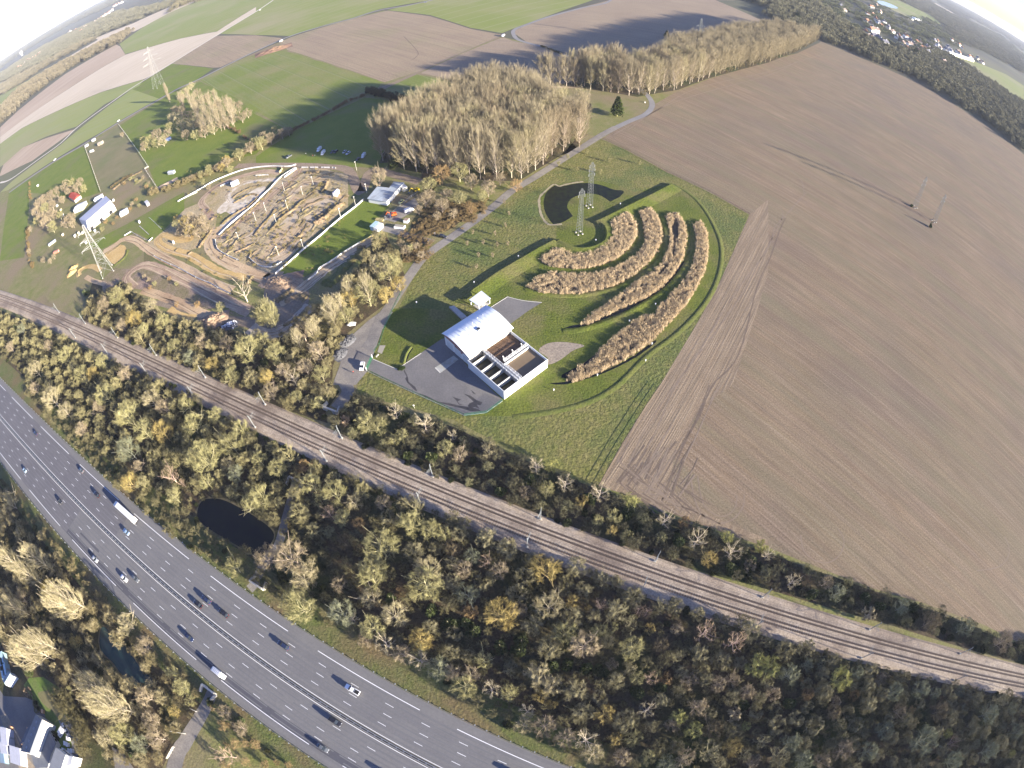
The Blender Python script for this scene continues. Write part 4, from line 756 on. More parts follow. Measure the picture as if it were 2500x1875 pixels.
crowns('I 0,820 280,1150 600,1480 780,1659 M 980,290 1310,610 1730,980 1760,1060 1460,1440 1360,1640 1000,1640 800,1200 700,1000 400,860 200,700 0,500 W -250,-10 -330,20 -330,60', 'massed smaller crowns around the green pond', (1.06, .98, 1.0), 4.8, (2.4, 4.3))
# ------------------------------------------------------------------ poplar plantation, tree rows, groves, far woods
rp = random.Random(33)
front = PL('B 1150,1400 1300,1470 1500,1500 1750,1520 2000,1560 C 60,1560 250,1440 420,1340 560,1190 620,1050')
back = PL('C 590,1000 450,870 300,790 160,660 30,650 B 2100,620 1930,640 1750,690 1580,770 1440,830 1250,930 1060,1010 1010,1120', 26)
WOOD = [Vector((p.x, p.y, 0)) for p in front + back]
pop_pts = fill(WOOD, 4.9, 11, rp, False, 5, rr=(8, 9))
pop_pts.sort(key=lambda p: -(p[1] - p[0] * .2))
cx_ = sum(p.x for p in WOOD) / len(WOOD); cy_ = sum(p.y for p in WOOD) / len(WOOD)
sheet('woodland_floor', WOOD, 0.03, m_litter)
PP = []
for (x, y, _) in pop_pts:
    px, py = to_px((x, y, 0)); w = 'at the front edge along the gravel road' if py > 395 - (px - 1150) * .35 + 0 and px > 1130 else 'at the left edge by the parked cars' if px < 1010 else 'at the back edge by the green field' if py < 300 and px < 1250 else 'at the right edge by the small pond' if px > 1330 else 'deep in the middle'
    PP.append((x, y, w))
def poplars(P_, kind_l, cap, hs=(0.93, 1.05), group='poplars of the plantation'):
    P_ = sorted(P_, key=lambda p: math.hypot(p[0], p[1])); rest = []
    for k, (x, y, w) in enumerate(P_):
        s = rp.uniform(*hs)
        if k < cap: tree('poplar%d' % rp.randrange(4), (x, y, 0), rp.uniform(.8, 1.05), rp.choice(['po', 'po', 'pa', 'tn']), 'poplar', kind_l + ' ' + w, 'poplar', group, sz=s, rg=rp)
        else: rest.append((x, y, 0, rp.uniform(0, 6.28), rp.uniform(.8, 1.05), s, rp.randrange(4)))
    return rest
SH_P = shapes('poplar_shapes', ['poplar0', 'poplar1', 'poplar2', 'poplar3'])
r1 = poplars(PP, 'tall bare poplar in the plantation,', 180)
if r1: scatter('poplar_wood', r1, SH_P, 'back rows of tall bare poplars in the dense plantation', 'wood', (1.12, 1.03, 1.22))
front = PL('C 230,740 480,745 900,805 1080,835 1430,775 1680,680 2206,540 D 250,445 420,352')
back = PL('D 330,255 150,195 0,190 C 2000,215 1850,225 1640,300 1380,315 1330,400 1180,470 1000,475 850,430 700,440 500,500 400,520 350,490 240,500', 24)
ROW = [Vector((p.x, p.y, 0)) for p in front + back]; ROWLANE = PL('C 650,500 1200,800 1210,920 1050,860 800,680 630,570')
sheet('woodland_floor', ROW, 0.03, m_litter)
RPp = []
for (x, y, _) in fill(ROW, 5.6, 12, rp, False, 5, rr=(9, 10)):
    px, py = to_px((x, y, 0)); w = 'by the green glade' if px < 1600 else 'around the lattice pylon' if px < 1780 else 'at the ploughed field corner' if px > 1900 else 'along the ploughed field'
    RPp.append((x, y, w))
r2 = poplars(RPp, 'bare poplar in the long far row,', 105, (.8, .95), 'poplars of the long far row')
if r2: scatter('poplar_wood', r2, SH_P, 'back of the long far row of bare poplars', 'wood', (1.12, 1.03, 1.22))
# low edge and understorey of the plantation
SH_M = shapes('edge_shapes', ['bush0', 'bush1', 'round0', 'round1', 'round3', 'birch0', 'leafy0'])
def zone2(txt, name, label, tint, dmin, rr, w, z=1.0, sh=SH_M):
    poly = PL(txt) if isinstance(txt, str) else txt; bag = [k for k, c in enumerate(w) for _ in range(c)]; pts = []
    for (x, y, r_) in fill(poly, dmin, dmin * 2.5, rf, False, rr=rr):
        k = rf.choice(bag); base = (2.3, 2.3, 3.9, 3.9, 3.9, 2.8, 2.3)[k]; s_ = r_ / base; pts.append((x, y, 0, rf.uniform(0, 6.28), s_, s_ * z * rf.uniform(.85, 1.2), k))
    return scatter(name, pts, sh, label, 'scrub', tint)
zone2(WOOD, 'undergrowth', 'low brown undergrowth below the plantation poplars', (.6, .52, .5), 5.5, (1.5, 2.8), (4, 4, 1, 1, 0, 0, 0))
zone2(ROW, 'undergrowth', 'low brown undergrowth below the far poplar row', (.62, .56, .54), 7.0, (2, 3.5), (4, 4, 1, 1, 0, 0, 0))
def group_trees(txt, name, lab, cat, grp, tints, kind='round', base=3.9, bH=8.0, Hr=2.1, keyn=5, d=None, cap=999):
    """'FR x,y,r ...' crown centres as seen in the photo"""
    fr = None
    for w in txt.split():
        if w[0].isalpha(): fr = w; continue
        q = w.split(','); x, y, r_ = float(q[0]), float(q[1]), float(q[2]); H = Hr * r_; p = gd(fr, x, y, H * .6); p.z = 0
        tt = rp.choice(tints); tree(kind + (str(rp.randrange(keyn)) if keyn else ''), p, r_ / base, tt, name, '%s %s %s' % ('small' if r_ < 3 else 'big' if r_ > 5 else 'middling', TI[tt][0], lab), cat, grp, sz=H / bH, rg=rp)
group_trees('B 1600,1500,6 1480,1600,5.5 1750,1480,6 1850,1560,5 2000,1620,5 2100,1540,4 C 40,1590,4 F 1450,60,5 1600,110,4.5 1750,40,4.5 1850,130,3.6 1950,30,3.5 1400,150,3 1700,180,3 1560,200,2.6 1330,480,2.4 1250,440,2.2 1420,540,2.4 1380,460,2.2', 'bare_tree', 'bare tree at the plantation foot by the gravel road', 'tree', 'trees at the foot of the plantation', ['ru', 'tn', 'ol', 'tn'])
group_trees('f 960,200,5.5', 'bare_tree', 'bare tree behind the grey roofed clubhouse', 'tree', None, ['tn'], Hr=2.6)
group_trees('A 1600,790,6 1700,900,6 1560,950,6 1650,1060,7 1560,1080,6 1750,1130,6 2050,920,6 2130,970,5 1460,1100,6 1350,1160,6.5 1290,1200,5.5 1240,1260,5 1400,1210,5.5 1230,1210,4.5 1050,1160,3 1640,740,5 1700,800,6 1780,850,6 1880,900,6 1560,850,6 1620,1000,6 1720,1060,6 1830,1100,6 1920,1060,6 1990,1030,5 1540,1020,6 1500,950,5.5 1960,880,5 2080,1010,5 1480,1010,5.5 1600,1160,5 1680,1160,5 1340,1230,5 1270,1250,4.5 1440,1150,5', 'bare_tree', 'bare tree in the grove by the grassy paddocks', 'tree', 'trees of the paddock grove', ['tn', 'ol', 'tn', 'pa'])
for k, (x, y) in enumerate([(1560, 880), (1620, 850), (1680, 900), (1740, 930), (1800, 900), (1860, 880), (1700, 1000), (1780, 1020), (1840, 1000), (1900, 960), (1960, 940), (2010, 970), (1760, 1100), (1820, 1080), (1880, 1060), (1940, 1040), (1990, 1020), (1680, 960)]):
    p = gd('A', x + 30, y + 70); tree('poplar%d' % (k % 4), p, .62, 'po', 'poplar', 'slim straw coloured poplar in the grove by the grassy paddocks', 'poplar', 'poplars of the paddock grove', sz=.72, rg=rp)
tree('lombardy', gd('A', 1465, 880), 1.0, 'po', 'lombardy_poplar', 'narrow upright poplar below the big faint pylon', 'poplar', None, sz=1.05)
group_trees('A 1950,1400,4.5 2050,1330,5 2150,1270,5 1880,1440,3.5 1800,1470,3.6 1730,1500,3 1650,1530,2.6 2200,1230,5 B 40,1230,5.5 120,1190,5 220,1150,4.5 280,1130,4 60,1170,4 160,1120,3.5', 'bare_tree', 'bare tree in the long hedge above the earth track', 'tree', 'trees of the long hedge', ['tn', 'ol', 'tn'])
def hedge(txt, name, label, tint, w, r_, h_, n, keys=(0, 1)):
    P_ = smooth(PL(txt), 6); pts = []; L = sum((P_[k + 1] - P_[k]).length for k in range(len(P_) - 1))
    for _ in range(n):
        k = rp.randrange(len(P_) - 1); p = P_[k].lerp(P_[k + 1], rp.random()); s_ = rp.uniform(.7, 1.3) * r_ / 2.3; pts.append((p.x + rp.uniform(-w, w), p.y + rp.uniform(-w, w), 0, rp.uniform(0, 6.28), s_, s_ * h_, rp.choice(keys)))
    return scatter(name, pts, SH_M, label, 'hedge', tint)
hedge('B 320,1130 480,1050 650,960 790,880 930,830', 'hedge', 'low reddish brown hedge between the green field and the parking meadow', (.85, .6, .52), 1.2, 1.6, .8, 70)
hedge('B 960,800 1100,830 1330,895', 'hedge', 'short dense dark hedge running from the crossing tracks to the plantation', (.26, .24, .24), 2.5, 3.2, .9, 60, (0, 1, 6))
hedge('A 1300,1680 1500,1620 1650,1560 1800,1500 1950,1420 2206,1290 B 100,1230 300,1160', 'hedge', 'long loose brown hedge above the earth track', (.9, .8, .75), 3.0, 2.2, .9, 190)
hedge('A 1960,1090 2050,1140 2150,1210', 'hedge', 'short brown hedge below the paddock grove', (.7, .5, .5), 1.0, 1.5, .8, 26)
hedge('d 120,260 130,400 150,480', 'hedge', 'short brown hedge beside the farm lane', (.8, .62, .5), 1.0, 1.6, .8, 20)
hedge('d 100,880 110,1100 120,1300 180,1400', 'hedge', 'brown hedge along the left side of the farm', (.8, .62, .5), 1.6, 1.8, .8, 40)
hedge('d 1230,330 1300,270 1420,200 1520,150', 'hedge', 'dark brown hedge on the bank by the paddock', (.6, .5, .45), 1.0, 1.4, .8, 30)
hedge('b 650,540 690,540', 'hedge', 'small dark green clump at the corner of the yard', (.5, .7, .3), .8, .9, .9, 6, (6,))
hedge('F 1430,330 1520,230 1600,120 1750,170 1900,120 1700,280 1500,300', 'undergrowth', 'tangle of cut brush on the brown corner between the two gravel roads', (.95, .74, .62), 7, 1.5, .5, 260)
hedge('F 1300,380 1400,420 1440,500 1380,560 1300,520', 'undergrowth', 'low reddish brambles inside the bend of the gravel road', (.80, .62, .55), 5, 1.5, .6, 120)
hedge('C 250,400 430,470', 'hedge', 'low dark hedge along the far lane', (.35, .33, .3), .7, 1.3, .7, 40)
hedge('D 1900,0 1600,-40', 'hedge', 'far dark hedge at the top edge', (.4, .4, .4), 3, 3, 1, 8)
group_trees('d 600,300,6.5 700,270,6 760,330,5.5 650,360,5 480,380,6 400,430,6 320,470,6 250,540,6.5 220,640,6.5 330,600,6 420,560,5.5 280,720,6 380,700,5 460,680,4.5 330,800,6 420,850,5.5 220,770,5 640,740,4.5 700,720,4 600,800,4.5 560,480,4 800,250,5 850,330,4 700,800,4 530,700,4 130,880,3 110,1180,2.6 300,1300,2.6 450,1250,2.4 400,1310,2.4', 'bare_tree', 'bare tree round the farm yard', 'tree', 'trees round the farm yard', ['tn', 'ol', 'tn', 'tn'])
group_trees('g 1100,120,4.5 1180,60,4 1000,150,3.6 1250,120,3.6 1350,100,4 1150,250,4 1050,240,3 1280,260,3.4 1400,200,3 1000,80,3 e 60,870,4.5 200,870,4 60,1000,4 330,420,2.4 250,350,2.2 560,60,4 500,160,3.4 330,170,3.4 620,180,3', 'bare_tree', 'bare tree inside the loops of the earth track', 'tree', 'trees inside the earth track', ['ol', 'tn', 'go', 'tn'])
group_trees('d 1480,200,2.2 1560,220,2 1650,180,2.2 1400,260,1.8 1700,300,2.2 1780,330,2.2 1500,540,2.2 1560,480,2 1600,560,2 1480,600,1.8 1300,720,1.8 1150,780,2.2 1100,880,2.6 1000,830,1.8 1250,800,1.6 g 620,900,2 700,950,2 560,850,1.8 900,880,1.6 1000,950,1.6 640,1000,1.6 1280,1230,2.2 1000,1230,1.8', 'bare_bush', 'bare bush on rough ground by the farm track', 'bush', 'bushes on the rough ground', ['ru', 'tn', 'ol'], kind='bush', base=2.3, bH=4.0, Hr=1.5, keyn=3)
p = gd('g', 1960, 1200); tree('dead', p, 1.0, 'wh', 'dead_tree', 'leafless pale tree with a crooked crown at the bend of the earth track', 'tree', None)
for k, (x, y, r_, hh) in enumerate([(350, 1340, 4.4, 16), (300, 1330, 4.4, 14), (420, 1350, 4.4, 15), (230, 1290, 4, 13), (400, 1300, 4, 17)]):
    tree('tallpop%d' % (k % 2), gd('h', x, y), r_ / 6.4, 'ol', 'willow', 'one stem of the big olive willow clump inside the track bend', 'tree', 'stems of the big willow clump', sz=hh / 28)
for k, (fr, x, y, s) in enumerate([('h', 1690, 1020, .62), ('h', 1220, 1320, .62), ('h', 1330, 1210, .5), ('h', 1450, 1030, .55), ('h', 1940, 700, .5), ('h', 1800, 690, .5), ('h', 940, 1520, .4), ('h', 770, 1640, .45), ('h', 990, 1480, .35)]):
    tree('tallpop%d' % (k % 2), gd(fr, x, y), s, 'pa', 'bare_tree', 'tall pale stemmed bare tree on the bank between earth track and gravel road', 'tree', 'tall bare trees on the bank', sz=s * 1.1)
# lone conifer and evergreens
def leafy(key, fr, x, y, r_, H, base, bH, tint, name, lab):
    o = tree(key, gd(fr, x, y), r_ / base, tint, name, lab, 'tree', None, sz=H / bH); return o
leafy('conifer', 'C', 905, 1000, 5.2, 17, 4.2, 14, 'yg', 'conifer', 'lone pale green conifer on the glade beside the gravel road')
leafy('conifer', 'C', 1330, 320, 3.6, 9, 4.2, 14, 'gn', 'conifer', 'small dark conifer in front of the long far poplar row')
leafy('leafy0', 'B', 1190, 1440, 4.2, 12, 2.3, 4, 'gn', 'ivy_tree', 'ivy covered dark tree at the left corner of the plantation')
leafy('leafy1', 'C', 1340, 500, 5.0, 11, 2.3, 4, 'gn', 'evergreen_tree', 'dark evergreen tree at the back of the far poplar row')
leafy('conifer', 'i', 1290, 760, 11, 20, 4.2, 14, 'gn', 'conifer', 'dark conifer rising above the far wood below the village')
leafy('conifer', 'D', 245, 180, 9, 18, 4.2, 14, 'gn', 'conifer', 'dark conifer on the near edge of the far wood')
# planted saplings on the grass plot (their shadows dot the grass)
ri = random.Random(3)
for k, (x, y) in enumerate([(300, 1380), (480, 1370), (650, 1330), (840, 1400), (560, 1480), (760, 1500), (1100, 1420), (400, 1430)]):
    tree('bush%d' % (k % 3), gd('C', x, y), .55, 'ol', 'sapling', 'small bare sapling on the rough grass behind the ring pond', 'tree', 'saplings behind the ring pond', sz=.9, rg=ri)
for k, (x, y) in enumerate([(1870, 360), (1960, 450), (1820, 460), (2080, 470), (2170, 460), (1920, 560), (2040, 560), (1900, 660), (2150, 300), (2060, 370), (2180, 200), (2140, 100)]):
    tree('bush%d' % (k % 3), gd('F', x, y), .40, 'tn', 'sapling', 'small bare sapling on the striped rough grass by the gravel road', 'tree', 'saplings by the gravel road', sz=.8, rg=ri)

hedge('c 960,620 1100,780 1240,920 1300,1150 1310,1450', 'hedge', 'dark ragged hedge along the right side of the garden lawn', (.42, .40, .36), 1.5, 2.6, 1.0, 46, (0, 1, 2))
hedge('c 520,700 640,900 760,1080 860,1250', 'hedge', 'low dark hedge between the garden lawn and the halls', (.42, .46, .32), .8, 1.4, .8, 26, (0, 6))
# far woods: clumps of crowns as uncounted masses, distance haze painted into their tints
SH_C = shapes('clump_shapes', None, CL)
def farwood(txt, label, tint, d=20.0, hs=1.0, prob=1.0, z=0.0, grow=True, avoid=None):
    poly = PL(txt) if isinstance(txt, str) else txt; pts = []
    xs = [p[0] for p in poly]; ys = [p[1] for p in poly]; n0 = 0; y = min(ys)
    while y < max(ys):
        x = min(xs)
        while x < max(xs):
            qx, qy = x + rf.uniform(-.4, .4) * d, y + rf.uniform(-.4, .4) * d
            if inside((qx, qy), poly) and rf.random() < prob and not (avoid and any(inside((qx, qy), w_) for w_ in avoid)):
                s = d / 20.0; pts.append((qx, qy, z, rf.uniform(0, 6.28), s * rf.uniform(.9, 1.15), rf.uniform(.8, 1.15) * hs, rf.randrange(4)))
            x += d
        y += d
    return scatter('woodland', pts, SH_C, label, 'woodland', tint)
VIL = [PL('D 590,60 700,30 960,50 1010,200 950,260 1200,330 1500,400 1900,470 2206,640 2206,720 1900,560 1640,470 1480,440 1300,420 1180,420 1060,380 960,390 820,300 830,200 700,120')]
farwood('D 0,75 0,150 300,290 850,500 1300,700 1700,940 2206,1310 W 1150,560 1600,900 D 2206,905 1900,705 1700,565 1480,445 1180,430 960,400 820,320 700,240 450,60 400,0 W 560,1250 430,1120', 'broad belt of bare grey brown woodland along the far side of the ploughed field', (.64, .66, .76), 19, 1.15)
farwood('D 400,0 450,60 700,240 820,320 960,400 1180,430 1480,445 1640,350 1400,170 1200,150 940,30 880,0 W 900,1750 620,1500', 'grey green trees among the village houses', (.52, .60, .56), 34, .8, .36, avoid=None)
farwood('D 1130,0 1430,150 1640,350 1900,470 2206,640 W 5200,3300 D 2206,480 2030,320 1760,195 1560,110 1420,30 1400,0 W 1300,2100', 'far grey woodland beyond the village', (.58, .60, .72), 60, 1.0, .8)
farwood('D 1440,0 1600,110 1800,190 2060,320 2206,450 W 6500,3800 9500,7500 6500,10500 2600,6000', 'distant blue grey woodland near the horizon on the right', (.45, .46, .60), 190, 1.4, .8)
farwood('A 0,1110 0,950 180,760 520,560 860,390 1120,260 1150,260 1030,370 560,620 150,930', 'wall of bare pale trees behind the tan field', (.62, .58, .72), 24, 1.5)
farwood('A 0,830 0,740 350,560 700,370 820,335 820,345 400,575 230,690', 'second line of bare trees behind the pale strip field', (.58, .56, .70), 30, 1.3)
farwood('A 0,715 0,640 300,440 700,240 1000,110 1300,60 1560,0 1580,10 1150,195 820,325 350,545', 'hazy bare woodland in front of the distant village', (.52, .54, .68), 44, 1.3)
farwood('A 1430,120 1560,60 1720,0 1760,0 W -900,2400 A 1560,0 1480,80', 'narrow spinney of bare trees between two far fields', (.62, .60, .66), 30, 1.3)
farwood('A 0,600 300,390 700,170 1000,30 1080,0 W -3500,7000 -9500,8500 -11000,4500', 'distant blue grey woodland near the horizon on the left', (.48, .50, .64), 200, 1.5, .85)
# ------------------------------------------------------------------ the treatment works: banks, reed beds, hall, tanks
from mathutils import noise as mnoise
def bank(txt, prof, m, name='bank', sm=6, taper=True):
    P_ = smooth(PL(txt), sm); d_ = P_[-1] - P_[0]; b = MB()
    if Vector((-d_.y, d_.x, 0)).dot(SUNH) > 0: P_ = P_[::-1]                     # the steep face looks away from the sun side
    b.profile(P_, prof, taper=taper); return struct(name, b, m, True)
BK = [(-8, 0.03), (-3, .8), (-.3, 1.35), (.3, 1.35), (.9, .03)]
SUNH = Vector((math.cos(SUN_AZ), math.sin(SUN_AZ), 0))
bank('G 375,415 250,480 130,550 0,625 F 2050,720 1900,830 1770,925', BK, m_mown)
bank('C 1385,1590 G 1215,20 1000,125 800,225 710,265', BK, m_mown)
bank('G 700,255 780,285 812,350 800,420 730,465 640,490 540,485 460,455 390,412', BK, m_mown)
bank('C 1390,1590 G 1510,0 1620,100 1730,270 1800,470 1780,700 1670,940 1440,1195 1160,1410 K 900,5 650,145 350,225 0,275', [(-1.6, .03), (-.4, .3), (.4, .3), (1.2, .03)], m_lime)
bank('G 430,1190 600,1175 850,1100 1100,980 1330,830 1480,650 1560,480 1550,330 1520,250', [(-2.2, .03), (-.6, .4), (.6, .4), (1.4, .03)], m_mown)
bank('G 100,830 300,880 550,890 800,850 1000,780 1200,650 1320,500 1320,350 1290,200', [(-1.6, .03), (-.5, .4), (.5, .4), (1.6, .03)], m_mown)
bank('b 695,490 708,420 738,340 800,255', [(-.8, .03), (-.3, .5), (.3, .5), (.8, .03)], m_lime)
sheet('water', PL('b 712,490 725,430 752,350 815,262 825,275 775,350 745,430 735,490'), .066, m_water)  # dark sheet paints the ditch's shaded side; the bank stands for its lit side
m_reed = mat('dry_reed', (0.53, 0.425, 0.27), (0.62, 0.51, 0.34), 0.35, objc=True)
def reed_clump(seed):
    rs = np.random.RandomState(seed); C = Soup(); n = 30; a = rs.uniform(0, 6.28, n); r_ = .62 * np.sqrt(rs.uniform(0, 1, n)); A = np.stack([r_ * np.cos(a), r_ * np.sin(a), np.zeros(n)], 1)
    C.blades(A, np.stack([rs.normal(size=n) * .2, rs.normal(size=n) * .2, np.ones(n)], 1), rs.uniform(.8, 1.7, n), .07, rs); return C
cr = bpy.data.collections.new('reed_shapes')
for k in range(4): o = bpy.data.objects.new('shape%02d' % k, reed_clump(k).mesh('shape', m_reed)); cr.objects.link(o)
BEDS = [('850,250 900,210 990,160 1030,190 1070,260 1080,330 1050,420 980,500 880,570 780,610 640,640 500,640 350,625 230,570 310,510 390,465 480,495 600,520 700,500 800,450 860,380 875,310', 'innermost'),
        ('1100,155 1200,120 1250,180 1290,290 1295,390 1260,480 1180,590 1060,690 930,770 780,820 600,855 430,860 250,850 125,800 200,740 320,680 430,680 560,690 700,690 850,650 970,600 1080,520 1150,430 1150,330 1130,240', 'second'),
        ('1330,190 1410,155 1460,200 1505,310 1500,450 1470,570 1400,680 1290,800 1160,890 1000,960 830,1040 680,1110 590,1130 660,1060 800,960 920,880 1060,770 1180,700 1290,600 1350,480 1370,360 1350,260', 'third'),
        ('1565,270 1630,230 1680,330 1695,470 1670,640 1600,800 1480,980 1330,1140 1200,1270 1050,1380 880,1480 700,1560 560,1610 460,1625 500,1560 650,1430 720,1380 800,1300 900,1220 1050,1100 1140,1050 1230,1060 1260,980 1350,890 1480,760 1550,640 1590,500 1590,380', 'outermost')]
GAPS = [PL('G 950,270 1040,260 1040,290 960,290', .8), PL('G 1400,200 1440,260 1440,380 1415,430 1400,560 1380,540 1390,420 1370,300', .8), PL('G 220,810 400,770 420,780 260,830', .8), PL('G 480,840 550,800 560,830 500,860', .8),
        PL('G 650,1400 740,1380 700,1440 600,1530 560,1560', .8), PL('G 950,890 990,900 960,950 920,960', .8), PL('G 1180,780 1140,880 1120,870 1160,780', .8), PL('G 1380,570 1330,660 1270,720 1250,700 1320,620', .8), PL('G 1180,1040 1260,990 1240,1060', .8)]
rr_ = random.Random(9)
m_bed = mat('bed_mud', (0.10, 0.075, 0.045), (0.06, 0.05, 0.035), 0.4)
for txt, wd in BEDS:
    poly = PL('G ' + txt, 1.2); sheet('bed_mud', [Vector((p.x, p.y, 0)) for p in smooth(poly, 2, True)], 0.05, m_bed)
    pts = []; xs = [p.x for p in poly]; ys = [p.y for p in poly]; ar = (max(xs) - min(xs)) * (max(ys) - min(ys))
    for _ in range(int(ar * 2.3)):
        x, y = rr_.uniform(min(xs), max(xs)), rr_.uniform(min(ys), max(ys))
        if inside((x, y), poly) and not any(inside((x, y), g_) for g_ in GAPS):
            nz = mnoise.noise(Vector((x * .35, y * .35, 0))) + .5 * mnoise.noise(Vector((x * .9, y * .9, 3)))
            if nz < -.5: continue
            pts.append((x + rr_.gauss(0, .22), y + rr_.gauss(0, .22), 0.05, rr_.uniform(0, 6.28), rr_.uniform(.8, 1.3), max(.4, .95 + .32 * nz + rr_.uniform(-.2, .2)), rr_.randrange(4)))
    scatter('reed_bed', pts, cr, '%s crescent bed of dry straw coloured reeds below the ring pond' % wd, 'reed bed', (1.0, .97, .95))
sheet('water', smooth(PL('G 425,1187 600,1160 800,1090 1000,1010 1250,865 1400,745 1500,600 1470,600 1390,690 1280,805 1150,895 990,965 820,1045 680,1115 590,1135 500,1150'), 2, True), 0.055, m_water)
sheet('water', smooth(PL('G 320,1645 460,1632 700,1572 900,1490 1080,1385 1220,1280 1240,1290 1100,1400 900,1510 700,1590 460,1655'), 2, True), 0.055, m_water)
sheet('water', smooth(PL('G 640,1460 700,1400 560,1560 460,1600 430,1570'), 2, True), 0.056, m_water)

m_roof = mat('white_sheet_roof', (0.62, 0.66, 0.70), (0.66, 0.70, 0.73), 0.2, rough=0.35, spec=0.5)
m_clad = mat('white_cladding', (0.72, 0.72, 0.70), (0.68, 0.68, 0.66), 0.3, rough=0.6); m_brick = mat('red_fascia', (0.25, 0.13, 0.12), (0.30, 0.16, 0.145), 0.8)
m_dark = mat('dark_opening', (0.02, 0.02, 0.022)); m_glass = mat('dark_glass', (0.02, 0.025, 0.03), rough=0.08, spec=0.6); m_cream = mat('cream_wall', (0.62, 0.58, 0.48)); m_grey = mat('grey_metal', (0.30, 0.31, 0.32), rough=0.5); m_rail2 = mat('white_rail', (0.72, 0.73, 0.73), rough=0.5)
cL, cT, cR, cF = gd('a', 140, 850, 7), gd('a', 925, 350, 7), gd('a', 1420, 745, 6.2), gd('a', 610, 1300, 6.2)
U = ((cT - cL) + (cR - cF)); U.z = 0; U.normalize(); V = Vector((U.y, -U.x, 0)); LU = ((cT - cL).length + (cR - cF).length) / 2; LV = abs((cF - cL).dot(V) + (cR - cT).dot(V)) / 2
O_ = Vector((cL.x, cL.y, 0)); HR = math.atan2(U.y, U.x)
root = empty('treatment_hall', O_ + U * LU / 2 + V * LV / 2, HR, 'white treatment hall with a curved pale roof and open concrete tanks beside it', 'industrial building')
LM = Matrix.Rotation(-HR, 4, 'Z') @ Matrix.Translation(-root.location)
def loc_pt(p): return LM @ Vector(p)
hx, hy = LU / 2, LV / 2                                   # local frame: +x along the ridge, -y towards the tanks
def arc(s_): return 7.0 + 1.9 * math.sin(math.pi * min(1, s_ ** .85)) - .8 * s_
b = MB(); n_ = 20; prof_ = [(hy - 2 * hy * k / n_, arc(k / n_)) for k in range(n_ + 1)]
vs = [(x, y * 1.02, z + dz) for dz in (0, .22) for x in (-hx, hx) for (y, z) in prof_]; q = n_ + 1
fs = [(k, q + k, q + k + 1, k + 1) for k in range(n_)] + [(2 * q + k, 2 * q + k + 1, 3 * q + k + 1, 3 * q + k) for k in range(n_)]
fs += [(k, k + 1, 2 * q + k + 1, 2 * q + k) for k in range(n_)] + [(q + k, 3 * q + k, 3 * q + k + 1, q + k + 1) for k in range(n_)] + [(0, 2 * q, 3 * q, q), (n_, q + n_, 3 * q + n_, 2 * q + n_)]
roof = b.add(vs, fs).build('roof', m_roof, root)
b = MB()
for k in range(1, 13): x = -hx + 2 * hx * k / 13; b.add([(x + w_, y * 1.02, z + .222 + h_) for (y, z) in prof_ for (w_, h_) in ((-.05, 0), (-.05, .06), (.05, .06), (.05, 0))], [(4 * k2 + j, 4 * k2 + j + 1, 4 * k2 + j + 5, 4 * k2 + j + 4) for k2 in range(n_) for j in range(3)])
b.build('roof_seams', m_roof, root)['kind'] = 'stuff'
iw = 0.7
b = MB(); n2_ = [(-hx + iw, y * .94, 0) for y in (hy, -hy)]
for sx in (-1, 1):
    pr = [(sx * (hx - iw), hy * .94 - 2 * hy * .94 * k / n_, arc(k / n_) - .02) for k in range(n_ + 1)]; bt = [(x, y, 0) for x, y, z in pr]
    fs = [(k, k + 1, q + k + 1, q + k) for k in range(n_)]; b.add(bt + pr, fs if sx < 0 else [tuple(reversed(f)) for f in fs])
b.add([(-hx + iw, hy * .94, 0), (hx - iw, hy * .94, 0), (hx - iw, hy * .94, arc(0) - .03), (-hx + iw, hy * .94, arc(0) - .03)], [(1, 0, 3, 2)])
b.build('wall', m_clad, root)
b = MB().add([(-hx + iw, -hy * .94, 0), (hx - iw, -hy * .94, 0), (hx - iw, -hy * .94, arc(1) - .03), (-hx + iw, -hy * .94, arc(1) - .03)], [(0, 1, 2, 3)]); w2 = b.build('side_wall', m_cream, root); w2['label'] = 'cream wall above the tanks'
b = MB(); pr = [(-hx + iw - .06, hy * .945 - 2 * hy * .945 * k / n_, arc(k / n_) - .03) for k in range(n_ + 1)]
lo = [(x, y, min(z - .3, 5.6 - .9 * (k / n_) - (1.5 if 9 <= k <= 14 else 0))) for k, (x, y, z) in enumerate(pr)]; b.add(lo + pr, [(k, k + 1, q + k + 1, q + k) for k in range(n_)]); fa = b.build('fascia', m_brick, root)
for yy, w_, h_ in ((hy * .55, 4.2, 4.2), (-hy * .05, 4.2, 4.4), (-hy * .62, 3.2, 4.0)):
    b = MB().box((-hx + iw - .08, yy, h_ / 2), (.12, w_, h_)); d_ = b.build('door', mat('door_panel%g' % yy, (.60, .62, .62)), root)
    b = MB()
    for k in range(1, 6): b.box((-hx + iw - .16, yy, h_ * k / 6), (.03, w_ * .96, .05))
    b.build('panel_lines', m_grey, d_)
for k, (x, y) in enumerate([(-6.5, 2.2), (-3.5, 3.2), (0.2, 3.6), (3.6, 4.2), (6.4, 4.0), (-5.0, -1.2), (3.2, 0.8), (6.2, -1.0), (-8.2, .8)]):
    b = MB().tube((x, y, 7.6), (x, y, arc((hy - y) / (2 * hy)) + .5), .09, .09, 6); b.tube((x, y, arc((hy - y) / (2 * hy)) + .45), (x, y, arc((hy - y) / (2 * hy)) + .6), .17, .17, 8); b.build('roof_vent', m_clad, root)
b = MB().box((-.3, -1.2, 8.75), (1.5, 1.3, .7)); sk = b.build('skylight', m_grey, root); MB().box((-.3, -1.2, 9.13), (1.2, 1.0, .05)).build('pane', m_glass, sk)
for x in (-1.6, -.7): MB().box((x, -hy * .94 - .05, 5.0), (.5, .06, 1.3)).build('window', m_glass, root)
